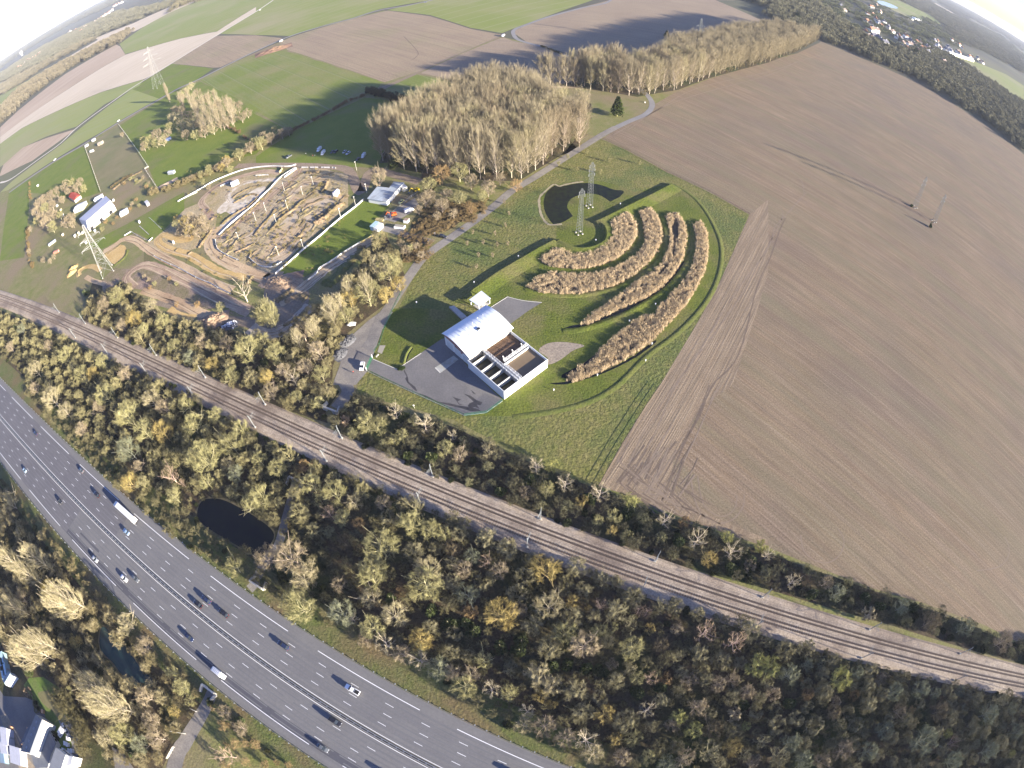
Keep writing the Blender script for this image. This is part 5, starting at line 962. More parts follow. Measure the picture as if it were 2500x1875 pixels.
MB().box((7.5, -hy * .94 - .05, 4.8), (1.6, .06, .6)).build('window', m_glass, root)
# tanks
TZ = 5.0
P1, P2, P3, P4 = [loc_pt(gd('a', *c_, TZ)) for c_ in ((640, 1335), (1385, 795), (2040, 1320), (1239, 1884))]
for p in (P1, P2, P3, P4): p.z = 0
ylo, yhi = (P3.y + P4.y) / 2, -hy * .94 - .1; xlo, xhi = (P1.x + P4.x) / 2, (P2.x + P3.x) / 2
def wall(x0, y0, x1, y1, w_, z0, z1, nm, m, par=None):
    b = MB(); d_ = Vector((x1 - x0, y1 - y0, 0)); b.box(((x0 + x1) / 2, (y0 + y1) / 2, (z0 + z1) / 2), (d_.length, w_, z1 - z0), math.atan2(d_.y, d_.x)); return b.build(nm, m, par or root)
m_tank = mat('tank_white', (0.66, 0.67, 0.66), (0.6, 0.61, 0.6), 0.3); m_deck = mat('brown_sludge', (0.085, 0.05, 0.03), (0.13, 0.08, 0.05), 1.2, streak=[(HR + 1.2, .5, 6, (0.17, 0.11, 0.075), .8)]); m_sl = mat('brown_water', (0.17, 0.125, 0.075), (0.19, 0.14, 0.085), 0.3, rough=.3); m_ch = mat('channel_water', (0.035, 0.03, 0.018), (0.06, 0.05, 0.025), 0.5, rough=.3)
b = MB(); b.prism([Vector(c_) for c_ in ((xlo, ylo), (xhi, ylo), (xhi, yhi), (xlo, yhi))], 0, .5); b.build('tank_floor', m_conc, root)
for k, a_ in enumerate([(xlo, yhi, xlo, ylo), (xlo - .17, ylo, xhi + .17, ylo), (xhi, ylo, xhi, yhi)]): wall(*a_, .30, 0, TZ, 'tank_wall', m_tank)
A1, A2 = loc_pt(gd('a', 920, 1200, TZ)), loc_pt(gd('a', 1560, 1680, TZ)); xm = (A1.x + A2.x) / 2
B1 = loc_pt(gd('a', 1250, 1400, TZ)); B2 = loc_pt(gd('a', 1700, 1070, TZ)); yb = (B1.y + B2.y) / 2
wall(xm, yhi, xm, ylo, .5, .5, TZ - .4, 'partition', m_conc)
wall(xm + 1.2, yb, xhi, yb, .4, .5, TZ - .2, 'partition', m_tank); wall(xm + 1.2, yb, xm + 1.2, ylo, .3, .5, TZ - .3, 'partition', m_tank)
for k in range(4):
    q1 = [(680, 1385), (840, 1512), (985, 1645)][k] if k < 3 else None
    yy = loc_pt(gd('a', *q1, TZ)).y if q1 else loc_pt(gd('b', 1950, 780, TZ)).y
    wall(xlo, yy, xm, yy, .32, .5, TZ - .35, 'partition', m_concl)
b = MB(); b.sheet([Vector((xlo + .2, ylo + .2)), Vector((xm, ylo + .2)), Vector((xm, yhi)), Vector((xlo + .2, yhi))], 2.2); b.build('channel_water', m_ch, root)
b = MB(); b.sheet([Vector((xm + .1, yb)), Vector((xhi - .2, yb)), Vector((xhi - .2, yhi)), Vector((xm + .1, yhi))], 3.4); b.build('sludge', m_deck, root)
b = MB(); b.sheet([Vector((xm + 1.3, ylo + .2)), Vector((xhi - .2, ylo + .2)), Vector((xhi - .2, yb - .2)), Vector((xm + 1.3, yb - .2))], 3.9); b.build('tank_water', m_sl, root)
def walkway(x0, y0, x1, y1, w_, z, nm='walkway'):
    d_ = Vector((x1 - x0, y1 - y0, 0)); L_ = d_.length; rz = math.atan2(d_.y, d_.x); o = wall(x0, y0, x1, y1, w_, z - .12, z, nm, m_grey)
    for s_ in (-1, 1):
        b = MB(); nv = Vector((-d_.y, d_.x, 0)).normalized() * s_ * w_ / 2; p0, p1 = Vector((x0, y0, z)) + nv, Vector((x1, y1, z)) + nv
        for h_ in (.5, 1.0): b.tube(p0 + Vector((0, 0, h_)), p1 + Vector((0, 0, h_)), .05, n=4)
        m_ = int(L_ / 1.6)
        for k in range(m_ + 1): pp = p0.lerp(p1, k / m_); b.tube(pp, pp + Vector((0, 0, 1.0)), .05, n=4)
        b.build('railing', m_rail2, o)
walkway(xm, yhi, xm, ylo + .3, 1.0, TZ + .05); walkway(xm + 2.2, yb + 1.0, xhi - .3, yb + 1.0, .8, TZ); walkway(xm + 1.2, yb - .6, xm + 1.2, ylo + .3, .8, TZ)
for k in range(3):
    x = xm + 3 + k * (xhi - xm - 4) / 2.3; b = MB()
    for q_ in (-.5, .5): b.tube((x + q_, yb + 1.6, TZ), (x, yb + 2.6, TZ + 1.4), .07, n=4)
    b.tube((x - .5, yb + 1.6, TZ), (x + .5, yb + 1.6, TZ), .07, n=4); b.build('davit', m_rail2, root)
# open shelter, wall slab
cs = [gd('a', *c_, 3.3) for c_ in ((630, 235), (850, 72), (1018, 208), (800, 345))]; ce = sum(cs, Vector()) / 4; r = empty('shelter', (ce.x, ce.y, 0), 0, 'small open shelter with a flat white roof on four posts behind the hall', 'shelter')
b = MB(); b.M = Matrix.Translation(-r.location); b.prism(cs, 3.1, 3.35); b.build('roof', m_roof, r)
for c_ in cs: q_ = c_.lerp(ce, .14); b = MB(); b.M = Matrix.Translation(-r.location); b.box((q_.x, q_.y, 1.55), (.35, .35, 3.1), HR); b.build('post', m_tank, r)
b = MB(); b.M = Matrix.Translation(-r.location); b.box((ce.x, ce.y, .1), (6.4, 6, .16), HR); b.build('floor_slab', m_conc, r)
b = MB(); b.M = Matrix.Translation(-r.location); b.tube((ce.x + 1, ce.y - .6, .2), (ce.x + 1, ce.y - .6, 1.7), 1.0, 1.0, 14); b.build('tank', m_tank, r)
r = empty('ramp_wall', gd('a', 430, 480), 0, 'long low concrete ramp wall in the shade behind the hall', 'wall'); b = MB(); b.M = Matrix.Translation(-r.location); b.prism(PL('a 270,385 360,360 590,560 500,605'), 0, .9); b.build('wall', m_conc, r)
# fence and gate
m_fence = mat('green_fence', (0.03, 0.13, 0.07), rough=0.5)
def fence(txt, H, name, label, m=m_fence, step=2.6, wires=4, rad=.035, sm=0, cat='fence'):
    P_ = PL(txt); P_ = smooth(P_, sm) if sm else P_; r = empty(name, P_[0], 0, label, cat); b = MB(); b.M = Matrix.Translation(-r.location); c_ = MB(); c_.M = b.M; n_p = 0
    for k in range(len(P_) - 1):
        L_ = (P_[k + 1] - P_[k]).length; n = max(1, int(L_ / step))
        for j in range(n): p = P_[k].lerp(P_[k + 1], j / n); c_.tube(p, p + Vector((0, 0, H)), rad * 1.5, n=4); n_p += 1
        for j in range(wires): z = Vector((0, 0, H * (j + 1) / wires)); b.tube(P_[k] + z, P_[k + 1] + z, rad, n=3, cap=False)
    b.build('rail', m, r); o = c_.build('posts', m, r); o['kind'] = 'stuff'; return r
fence('b 195,590 500,735 830,890 1190,1050 1520,1195 1815,1155 2035,990', 1.8, 'mesh_fence', 'green mesh fence along the lower edge of the yard', wires=8)
fence('b 300,330 370,230 420,60 F 1180,1010 1260,850', 1.6, 'mesh_fence', 'green mesh fence between the gravel road and the lawn', wires=6)
r = empty('sliding_gate', gd('b', 235, 490), 0, 'green sliding gate at the yard entrance beside the white car', 'gate'); b = MB(); b.M = Matrix.Translation(-r.location); g0, g1 = gd('b', 195, 580), gd('b', 272, 410)
for k in range(26): p = g0.lerp(g1, k / 25); b.box((p.x, p.y, 1.0), (.07, .07, 1.8), 0)
b.build('leaf', m_fence, r); b = MB(); b.M = Matrix.Translation(-r.location)
for z in (.15, 1.95): b.tube(g0 + Vector((0, 0, z)), g1 + Vector((0, 0, z)), .09, n=5)
b.build('frame', m_fence, r)
for p in (g0, g1): b = MB(); b.M = Matrix.Translation(-r.location); b.box((p.x, p.y, 1.1), (.3, .3, 2.2)); b.build('gate_post', m_rail2, r)

# ------------------------------------------------------------------ lattice pylons
m_lat = mat('pylon_steel', (0.13, 0.14, 0.14), (0.17, 0.18, 0.18), 1.0, rough=0.6)
def pylon(fr, x, y, H, wb, wt, arms, rz, lab, th=.14, waist=.72, ladder=False, m=m_lat, dy=1.0):
    r = empty('lattice_pylon', gd(fr, x, y), rz, lab, 'pylon'); b = MB()
    def wd(z): t = z / H; return wb + (wt * 1.15 - wb) * min(1, t / waist) if t < waist else wt * 1.15 + (wt * .55 - wt * 1.15) * (t - waist) / (1 - waist)
    zs = [0]; 
    while zs[-1] < H: zs.append(min(H, zs[-1] + max(1.7, wd(zs[-1]) * (1.0 if not ladder else .9))))
    for a_, c_ in zip(zs[:-1], zs[1:]):
        A_, C_ = wd(a_) / 2, wd(c_) / 2; cor = [(-1, -1), (1, -1), (1, 1), (-1, 1)]
        for k in range(4):
            i, j = cor[k], cor[(k + 1) % 4]; pa, pc = Vector((i[0] * A_, i[1] * A_ * dy, a_)), Vector((i[0] * C_, i[1] * C_ * dy, c_)); qa, qc = Vector((j[0] * A_, j[1] * A_ * dy, a_)), Vector((j[0] * C_, j[1] * C_ * dy, c_))
            b.tube(pa, pc, th, n=4, cap=False); b.tube(pc, qc, th * .7, n=3, cap=False); b.tube(pa, qc, th * .6, n=3, cap=False)
            if not ladder: b.tube(qa, pc, th * .6, n=3, cap=False)
    b.build('tower', m, r)
    for (z, L_) in arms:
        for s_ in (-1, 1):
            b = MB(); w_ = wd(z) / 2; tip = Vector((s_ * L_, 0, z + .3))
            for yy in (-w_, w_):
                b.tube((s_ * w_, yy, z), tip, th * .8, n=3); b.tube((s_ * w_, yy, z + max(1.2, L_ * .2)), tip, th * .7, n=3)
            for q_ in (.35, .65):
                p_ = Vector((s_ * w_, 0, z)).lerp(tip, q_); b.tube(p_ + Vector((0, -w_ * (1 - q_), 0)), p_ + Vector((0, w_ * (1 - q_), 0)), th * .6, n=3)
            a_ = b.build('cross_arm', m, r); MB().tube(tip, tip + Vector((0, 0, -1.6)), .12, .12, 5).build('insulator', m_grey, a_)
    for k in range(4): cx1, cy1 = ((-1, -1), (1, -1), (1, 1), (-1, 1))[k]; MB().box((cx1 * wb / 2, cy1 * wb / 2 * dy, .2), (.8, .8, .5)).build('footing', m_conc, r)
    return r
pylon('p', 270, 1500, 28.5, 2.6, 1.3, [(24.5, 1.8), (26.5, 1.5)], R(20), 'slender grey lattice pylon on the round grass mound, nearer the hall', th=.06, ladder=True)
pylon('p', 465, 985, 29.5, 2.7, 1.5, [(22, 1.8), (25, 1.8), (27.5, 1.5)], R(20), 'slender grey lattice pylon on the grass inside the ring pond', th=.06, ladder=True)
pylon('u', 1000, 1400, 41, 9.5, 2.4, [(24, 9.5), (30, 8.0), (36, 6.5)], R(40), 'big pale lattice pylon standing beside the earth track bend', th=.09, m=mat('pale_steel', (0.40, 0.39, 0.38)))
pylon('A', 1370, 745, 66, 14, 3.4, [(40, 15), (49, 12), (58, 9)], R(60), 'very tall faint lattice pylon in the far left fields', th=.08, m=mat('faint_steel', (0.36, 0.37, 0.35)))
pylon('C', 1595, 470, 45, 6.5, 2.6, [(30, 6), (36, 5)], R(15), 'tall grey lattice pylon rising out of the far poplar row', th=.11)
pylon('H', 1262, 125, 29, 3.4, 1.6, [(22, 3), (26, 2.6)], R(15), 'thin lattice pylon in the ploughed field, with a green tuft at its foot', th=.07)
pylon('H', 1430, 250, 26, 3.0, 1.4, [(20, 3), (23.5, 2.4)], R(15), 'fainter thin lattice pylon in the ploughed field, nearer the right edge', th=.065)
tree('leafy0', gd('H', 1235, 120), .8, 'yg', 'bush', 'green tuft at the foot of the field pylon', 'bush', None, rg=rp); tree('leafy1', gd('H', 1395, 300), .75, 'gn', 'bush', 'tall dark narrow bush added for its shadow between the field pylons', 'bush', None, sz=1.6, rg=rp)  # second bush is added for the long dark shadow it casts
for k, (x, y, H_) in enumerate([(2600, 560, 17), (2660, 640, 18), (2560, 640, 15), (2700, 500, 19), (2640, 720, 16)]):
    tree('leafy%d' % (k % 2), gd('H', x, y), 3.2, 'gn', 'evergreen_tree', 'evergreen tree just beyond the right edge whose shadow falls on the ploughed field', 'tree', 'evergreens beyond the right edge', sz=H_ / 4, rg=rp)
# ------------------------------------------------------------------ vehicles
m_paint = bpy.data.materials.new('car_paint'); m_paint.use_nodes = True
_n = m_paint.node_tree; _b = _n.nodes['Principled BSDF']; _o = _n.nodes.new('ShaderNodeObjectInfo'); _n.links.new(_o.outputs['Color'], _b.inputs['Base Color']); _b.inputs['Roughness'].default_value = .28; _b.inputs['Coat Weight'].default_value = .4; MATS['car_paint'] = m_paint
m_tyre = mat('tyre', (0.02, 0.02, 0.02)); m_rim = mat('rim', (0.4, 0.4, 0.42), rough=.3, metallic=.8); m_head = mat('lamp_clear', (0.7, 0.7, 0.72), rough=.2); m_tail = mat('lamp_red', (0.35, 0.02, 0.02), rough=.3)
def loft(sec, mi=0):
    """sections: (x, half width bottom, half width top, z0, z1)"""
    b = MB(); vs = []
    for (x, w0, w1, z0, z1) in sec: vs += [(x, -w0, z0), (x, w0, z0), (x, w0 * 1.0, z0 + (z1 - z0) * .6), (x, w1, z1), (x, -w1, z1), (x, -w0, z0 + (z1 - z0) * .6)]
    n = len(sec); fs = [(6 * k + j, 6 * k + (j + 1) % 6, 6 * (k + 1) + (j + 1) % 6, 6 * (k + 1) + j) for k in range(n - 1) for j in range(6)]
    fs = [tuple(reversed(f)) for f in fs] + [tuple(range(6)), tuple(reversed(range(6 * n - 6, 6 * n)))]
    return b.add(vs, fs, mi)
def wheels(r, xs, hw, rad):
    for x in xs:
        for s_ in (-1, 1):
            t_ = MB().tube((x, s_ * (hw - .2), rad), (x, s_ * hw, rad), rad, rad, 12).build('wheel', m_tyre, r); MB().tube((x, s_ * (hw - .01), rad), (x, s_ * (hw + .02), rad), rad * .55, rad * .55, 8).build('rim', m_rim, t_)
CAR0 = {}
def proto(kind):
    r = empty(kind, (0, 0, -50)); L, w, h = {'car': (4.4, .88, 1.46), 'estate_car': (4.7, .90, 1.5), 'suv': (4.7, .94, 1.72), 'van': (5.6, .99, 2.35), 'pickup_truck': (5.3, .93, 1.8)}[kind]; x0, x1 = -L / 2, L / 2
    if kind in ('car', 'estate_car', 'suv'):
        bz = h * .60; rear = x0 + (.75 if kind == 'car' else .25)
        body = loft([(x0, w * .80, w * .74, .35, bz * .88), (x0 + .25, w, w * .9, .28, bz), (x0 + L * .5, w, w * .93, .25, bz), (x1 - 1.0, w, w * .9, .25, bz * .96), (x1 - .3, w * .94, w * .8, .28, bz * .80), (x1, w * .78, w * .66, .38, bz * .64)]).build('body', m_paint, r)
        loft([(rear, w * .82, w * .70, bz - .02, bz + .02), (rear + .55, w * .86, w * .70, bz - .02, h - .06), (x1 - 2.1, w * .86, w * .72, bz - .02, h - .05), (x1 - 1.25, w * .84, w * .78, bz - .04, bz + .01)]).build('windows', m_glass, r)
        loft([(rear + .5, w * .70, w * .66, h - .08, h - .01), (x0 + L * .42, w * .74, w * .70, h - .07, h), (x1 - 2.05, w * .70, w * .66, h - .08, h - .01)]).build('roof', m_paint, r)
        wheels(r, (x0 + .85, x1 - .85), w - .02, .32)
    elif kind == 'van':
        loft([(x0, w * .95, w * .88, .4, h - .05), (x0 + .2, w, w * .92, .35, h), (x1 - 1.7, w, w * .92, .35, h - .05), (x1 - 1.0, w * .98, w * .80, .35, h * .62), (x1 - .2, w * .92, w * .78, .35, h * .45), (x1, w * .8, w * .7, .4, h * .36)]).build('body', m_paint, r)
        loft([(x1 - 1.78, w * .80, w * .76, h * .66, h - .12), (x1 - .98, w * .84, w * .80, h * .50, h * .635)]).build('windscreen', m_glass, r)
        for s_ in (-1, 1): MB().box((x1 - 1.6, s_ * w * .97, h * .66), (.8, .05, .5)).build('side_window', m_glass, r)
        wheels(r, (x0 + 1.0, x1 - .9), w - .02, .34)
    else:
        loft([(x0, w, w * .95, .45, 1.05), (x0 + 2.3, w, w * .95, .4, 1.05), (x1 - 1.2, w, w * .93, .4, 1.1), (x1 - .3, w * .95, w * .85, .4, .98), (x1, w * .85, w * .75, .45, .85)]).build('body', m_paint, r)
        loft([(x0 + 1.9, w * .86, w * .76, 1.03, 1.72), (x1 - 2.2, w * .86, w * .76, 1.03, 1.76), (x1 - 1.4, w * .84, w * .8, 1.0, 1.12)]).build('cab_windows', m_glass, r)
        loft([(x0 + 1.95, w * .76, w * .72, 1.70, 1.78), (x1 - 2.2, w * .76, w * .72, 1.72, 1.8)]).build('roof', m_paint, r); MB().box((x0 + .95, 0, 1.06), (1.6, 1.3, .06)).build('load_bed', m_dark, r)
        wheels(r, (x0 + 1.0, x1 - .95), w - .02, .38)
    for s_ in (-1, 1):
        MB().box((x1 - .12, s_ * w * .58, h * .40), (.2, .32, .14)).build('headlight', m_head, r); MB().box((x0 + .03, s_ * w * .70, h * .48), (.1, .26, .16)).build('tail_light', m_tail, r)
        MB().box((x1 - L * .36, s_ * (w + .06), h * .58), (.16, .2, .13)).build('mirror', m_paint, r)
    return r
def car(kind, p, rz, color, label, group=None, cat=None, z=0.0):
    if kind not in CAR0:
        r = proto(kind); CAR0[kind] = r; r.location = (p.x, p.y, z); r.rotation_euler = (0, 0, rz); tag(r, label, cat or kind.replace('_', ' '), group)
        for ch in r.children:
            ch.color = (*color, 1)
        return r
    r = copy_tree(CAR0[kind], (p.x, p.y, z), rz, label=label, color=color)
    if 'group' in r: del r['group']
    return tag(r, None, cat or kind.replace('_', ' '), group)
WHT, SIL, BLK, NAV, GRY, RED, LBL = (.80, .80, .80), (.42, .44, .46), (.015, .015, .02), (.02, .03, .07), (.12, .13, .14), (.3, .03, .03), (.30, .42, .55)
def on_way(fr, x, y, kind, c, lab):
    p = gd(fr, x, y, .5); t, o = HWt(p); up = o > -8; a_ = HWang(t) + (math.pi if up else 0); q_ = HW(t, o, 0)
    lanes = [5.2, 1.7, -1.75, -5.2] if up else [-11.0, -14.5, -17.95, -21.4]; o = min(lanes, key=lambda v: abs(v - o)); q_ = HW(t, o, 0); return car(kind, q_, a_, c, lab, None, z=.095)
on_way('I', 300, 428, 'car', NAV, 'dark blue car farthest up the field side carriageway')
on_way('I', 690, 752, 'car', GRY, 'dark grey car on the carriageway behind the white lorry')
on_way('I', 835, 945, 'suv', BLK, 'black car with pale bonnet just up the road from the white lorry')
on_way('I', 1087, 1268, 'car', LBL, 'light blue car beside the tail of the white lorry')
on_way('M', 1785, 200, 'suv', NAV, 'dark blue SUV leading three cars near the median on the field side carriageway')
on_way('M', 1705, 252, 'car', BLK, 'black car closest to the median barrier beside the dark blue SUV')
on_way('M', 1908, 356, 'estate_car', BLK, 'black estate car behind the dark blue SUV, near the median')
on_way('N', 236, 602, 'estate_car', NAV, 'navy estate car alone between dashes on the field side carriageway')
on_way('N', 832, 985, 'pickup_truck', WHT, 'white pickup truck on the field side carriageway')
on_way('I', 208, 738, 'car', LBL, 'pale blue car nearest the left edge on the pond side carriageway')
on_way('I', 515, 998, 'car', BLK, 'black car with white trim on the pond side carriageway, near the dark tarmac joint')
on_way('I', 815, 1505, 'car', SIL, 'silver car in the slow lane just past the dark tar strip')
on_way('M', 1068, 28, 'car', WHT, 'white car side by side with a dark grey car on the pond side carriageway')
on_way('M', 1168, 28, 'car', GRY, 'dark grey car side by side with the white car')
on_way('M', 1632, 538, 'car', NAV, 'dark blue car on the pond side carriageway above the green pond')
on_way('N', 668, 1294, 'suv', BLK, 'black SUV in the middle lane near the bottom edge')
on_way('N', 582, 1495, 'car', GRY, 'dark grey car in the slow lane near the bottom edge')
on_way('N', 1180, 1720, 'suv', BLK, 'black SUV cut by the bottom edge, mostly its shadow showing')
on_way('N', 2250, 1700, 'suv', BLK, 'black SUV at the bottom edge of the field side carriageway')
o = on_way('M', 1893, 855, 'van', WHT, 'white van with roof bars on the pond side carriageway beside the lane underpass')
for k in range(6): MB().box((-2.3 + k * .62, 0, 2.42), (.1, 1.7, .08)).build('roof_bar', m_grey, o)
# lorry
p = (gd('I', 1010, 1025) + gd('I', 1200, 1195)) / 2; t, oo = HWt(p); q_ = HW(t, 4.6, .095); r = empty('lorry', q_, HWang(t) + math.pi, 'long white articulated lorry in the slow lane of the field side carriageway', 'lorry')
MB().box((-1.4, 0, 2.55), (13.6, 2.5, 2.8)).build('trailer', m_clad, r); MB().box((-1.4, 0, 1.0), (13.2, 1.2, .3)).build('chassis', m_dsteel, r)
cabo = loft([(6.0, 1.2, 1.15, .7, 3.4), (7.2, 1.22, 1.15, .6, 3.5), (7.9, 1.22, 1.1, .6, 2.9), (8.2, 1.15, 1.05, .6, 1.9)]).build('cab', m_clad, r); MB().box((8.0, 0, 2.35), (.35, 2.1, .8), 0, 0, .35).build('windscreen', m_glass, cabo)
for x in (-7, -5.8, -4.6, 5.2, 7.2):
    for s_ in (-1, 1): MB().tube((x, s_ * .85, .5), (x, s_ * 1.24, .5), .5, .5, 12).build('wheel', m_tyre, r)
for s_ in (-1, 1): MB().box((8.2, s_ * .85, .95), (.1, .35, .22)).build('headlight', m_head, r)
# cars off the motorway
def cd(fr, x0, y0, x1, y1, kind, c, lab, cat=None, group=None):
    """a car between a tail and a nose point"""
    a_, b_ = gd(fr, x0, y0, .4), gd(fr, x1, y1, .4); m_ = (a_ + b_) / 2; return car(kind, m_, math.atan2(b_.y - a_.y, b_.x - a_.x), c, lab, group, cat, z=.06)
cd('b', 145, 470, 120, 580, 'suv', WHT, 'white SUV parked on the gravel road beside the green gate')
cd('F', 1560, 372, 1660, 390, 'suv', BLK, 'black car turning at the junction of the two gravel roads')
cd('f', 1395, 795, 1540, 745, 'van', WHT, 'white van parked beside the yard of cabins')
cd('f', 1375, 590, 1300, 655, 'car', (.62, .60, .22), 'pale yellow car parked below the grey roofed clubhouse')
cd('f', 1130, 890, 1200, 800, 'van', NAV, 'dark blue van parked beside the orange excavator')
G_ = 'vehicles parked on the meadow above the earth track'
cd('t', 710, 185, 640, 260, 'van', WHT, 'white van parked on the meadow, first of two close together', group=G_); cd('t', 790, 250, 725, 335, 'van', WHT, 'white van parked on the meadow with a small trailer at its tail', group=G_)
cd('t', 975, 240, 920, 290, 'car', NAV, 'dark blue car parked on the shaded meadow', group=G_); cd('t', 1050, 235, 990, 285, 'estate_car', BLK, 'black estate car parked on the shaded meadow', group=G_)
cd('t', 1230, 235, 1170, 290, 'car', SIL, 'silver car parked on the shaded meadow beside the pale one', group=G_); cd('t', 1325, 255, 1230, 325, 'estate_car', (.55, .57, .6), 'pale estate car parked on the shaded meadow', group=G_)
cd('t', 1625, 315, 1570, 390, 'van', WHT, 'white van parked alone in the shade near the plantation', group=G_); cd('t', 1510, 390, 1450, 440, 'car', BLK, 'black car deep in the shade near the plantation', group=G_)
cd('B', 310, 1335, 255, 1370, 'pickup_truck', GRY, 'grey car with open tail parked at the left end of the meadow', group=G_)
cd('B', 230, 350, 200, 362, 'van', WHT, 'white van beside the dark heap in the far fields'); cd('B', 2150, 300, 2105, 320, 'van', WHT, 'white van at the far crossing of the tracks')
cd('B', 1480, 18, 1440, 24, 'car', GRY, 'dark car on the far lane at the top edge'); cd('A', 480, 1370, 465, 1382, 'car', WHT, 'white car on the far left lane'); cd('B', 45, 82, 20, 92, 'car', WHT, 'white car at the edge of the far green field')
cd('A', 1030, 1035, 1010, 1048, 'car', WHT, 'white car on the lane above the paddock'); 
for k, (x, y, c_) in enumerate([(960, 1060, SIL), (990, 1120, SIL), (1050, 1190, GRY)]): cd('c', x - 20, y - 30, x + 20, y + 30, 'car', c_, ['silver car on the drive beside the cottages', 'silver grey car second on the drive beside the cottages', 'dark car on the drive beside the cottages'][k])
cd('c', 930, 1110, 900, 1160, 'van', WHT, 'white van at the head of the drive beside the cottages')

# ------------------------------------------------------------------ huts, containers, barriers, club buildings
def rect(fr, x0, y0, x1, y1, w, z=0):
    a_, b_ = gd(fr, x0, y0, z), gd(fr, x1, y1, z); a_.z = b_.z = 0; return (a_ + b_) / 2, (b_ - a_).length, w, math.atan2(b_.y - a_.y, b_.x - a_.x)
def hut(fr, x0, y0, x1, y1, w, H, name, lab, cat, wc=WHT, rc=(.6, .62, .63), gable=0.0, win=2, door=True, over=.15, zr=None, group=None):
    """hut: pixel line is the middle of its roof"""
    p, L, w, rz = rect(fr, x0, y0, x1, y1, w, H); r = empty(name, p, rz, lab, cat, group); mw = mat('paint_%s%.2f%.2f%.2f' % ('w', *wc), wc, tuple(c * .9 for c in wc), .6) if ('paint_w%.2f%.2f%.2f' % wc) not in MATS else MATS['paint_w%.2f%.2f%.2f' % wc]
    kr = 'paint_r%.2f%.2f%.2f' % rc; mr = MATS.get(kr) or mat(kr, rc, tuple(c * .88 for c in rc), .5)
    MB().box((0, 0, H / 2), (L, w, H)).build('wall', mw, r); b = MB(); X, Y = L / 2 + over, w / 2 + over
    if gable: b.add([(-X, -Y, H), (X, -Y, H), (X, 0, H + gable), (-X, 0, H + gable), (-X, Y, H), (X, Y, H), (-X, -Y, H + .01 - .12), (X, -Y, H - .11), (X, Y, H - .11), (-X, Y, H - .11)], [(0, 1, 2, 3), (3, 2, 5, 4), (0, 3, 4), (1, 5, 2), (6, 7, 1, 0), (4, 5, 8, 9), (6, 0, 4, 9), (7, 8, 5, 1), (9, 8, 7, 6)])
    else: b.box((0, 0, H + .08), (2 * X, 2 * Y, .16))
    b.build('roof', mr, r)
    for k in range(win):
        x = -L / 2 + L * (k + .7) / (win + .6); MB().box((x, -w / 2 - .03, H * .58), (min(1.1, L / (win + 1) * .6), .06, H * .32)).build('window', m_glass, r)
    if door: MB().box((L / 2 + .03, 0, H * .4), (.06, min(.9, w * .4), H * .78)).build('door', m_grey, r)
    return r
hut('f', 850, 1030, 945, 945, 2.4, 2.6, 'site_cabin', 'pale blue site cabin beside the white cabin below the yard', 'cabin', (.50, .60, .64), (.38, .52, .56))
hut('f', 915, 1060, 1010, 970, 2.4, 2.6, 'site_cabin', 'white site cabin with one window at the end of the gravel spur', 'cabin', WHT, (.62, .64, .64))
hut('f', 1230, 1005, 1390, 1025, 2.4, 1.5, 'skip', 'long white open skip full of scrap beside the gravel spur', 'skip', WHT, (.30, .27, .22), win=0, door=False, over=-.2)
hut('f', 1385, 905, 1455, 915, 2.6, 1.8, 'storage_box', 'square white box with a brown top beside the skip', 'box', WHT, (.30, .22, .17), win=0, door=False, over=-.1)
hut('f', 925, 900, 1040, 920, 1.8, .6, 'stacked_boards', 'yellow stack of boards behind the site cabins', 'boards', (.5, .42, .18), (.42, .34, .15), win=0, door=False)
hut('e', 625, 375, 725, 330, 3.0, 2.5, 'timing_hut', 'white oblong hut on the edge of the earth track', 'hut', WHT, WHT)
hut('e', 2020, 500, 2065, 455, 2.6, 3.0, 'timing_hut', 'tall white hut in the middle of the earth track', 'hut', WHT, (.45, .44, .5), gable=.5, win=1)
hut('d', 1340, 665, 1440, 610, 5, 2.8, 'container', 'white container hut beside the farm track', 'hut', WHT, WHT, win=1)
hut('d', 1690, 500, 1715, 530, 2.6, 2.6, 'container', 'small grey hut in the bushes above the farm track', 'hut', (.35, .36, .4), (.5, .5, .5), win=1)
hut('d', 1995, 105, 2070, 95, 3, 2.4, 'field_shelter', 'small grey field shelter on a muddy patch in the green paddock', 'shelter', (.3, .32, .36), (.45, .47, .52), gable=.5, win=0)
hut('d', 740, 590, 860, 540, 10, 3.5, 'farm_shed', 'low white roofed shed behind the big farm barn', 'shed', (.5, .48, .44), (.78, .78, .78), gable=.8, win=2)
hut('d', 690, 410, 770, 460, 8, 3.2, 'farm_house', 'small house with a bright red roof among the farm trees', 'house', (.5, .42, .36), (.42, .07, .05), gable=2.2, win=2)
hut('d', 995, 475, 1100, 420, 5, 3, 'farm_shed', 'narrow white shed behind the upper end of the farm barn', 'shed', WHT, WHT, win=1)
hut('d', 375, 1090, 470, 1020, 2.2, 1.6, 'trailer', 'long pale flat trailer in the farm yard', 'trailer', (.6, .6, .58), (.66, .66, .66), win=0)
hut('d', 445, 1190, 510, 1165, 2.4, 1.6, 'container', 'small faded red box in the farm yard', 'box', (.45, .18, .12), (.55, .26, .18), win=0)
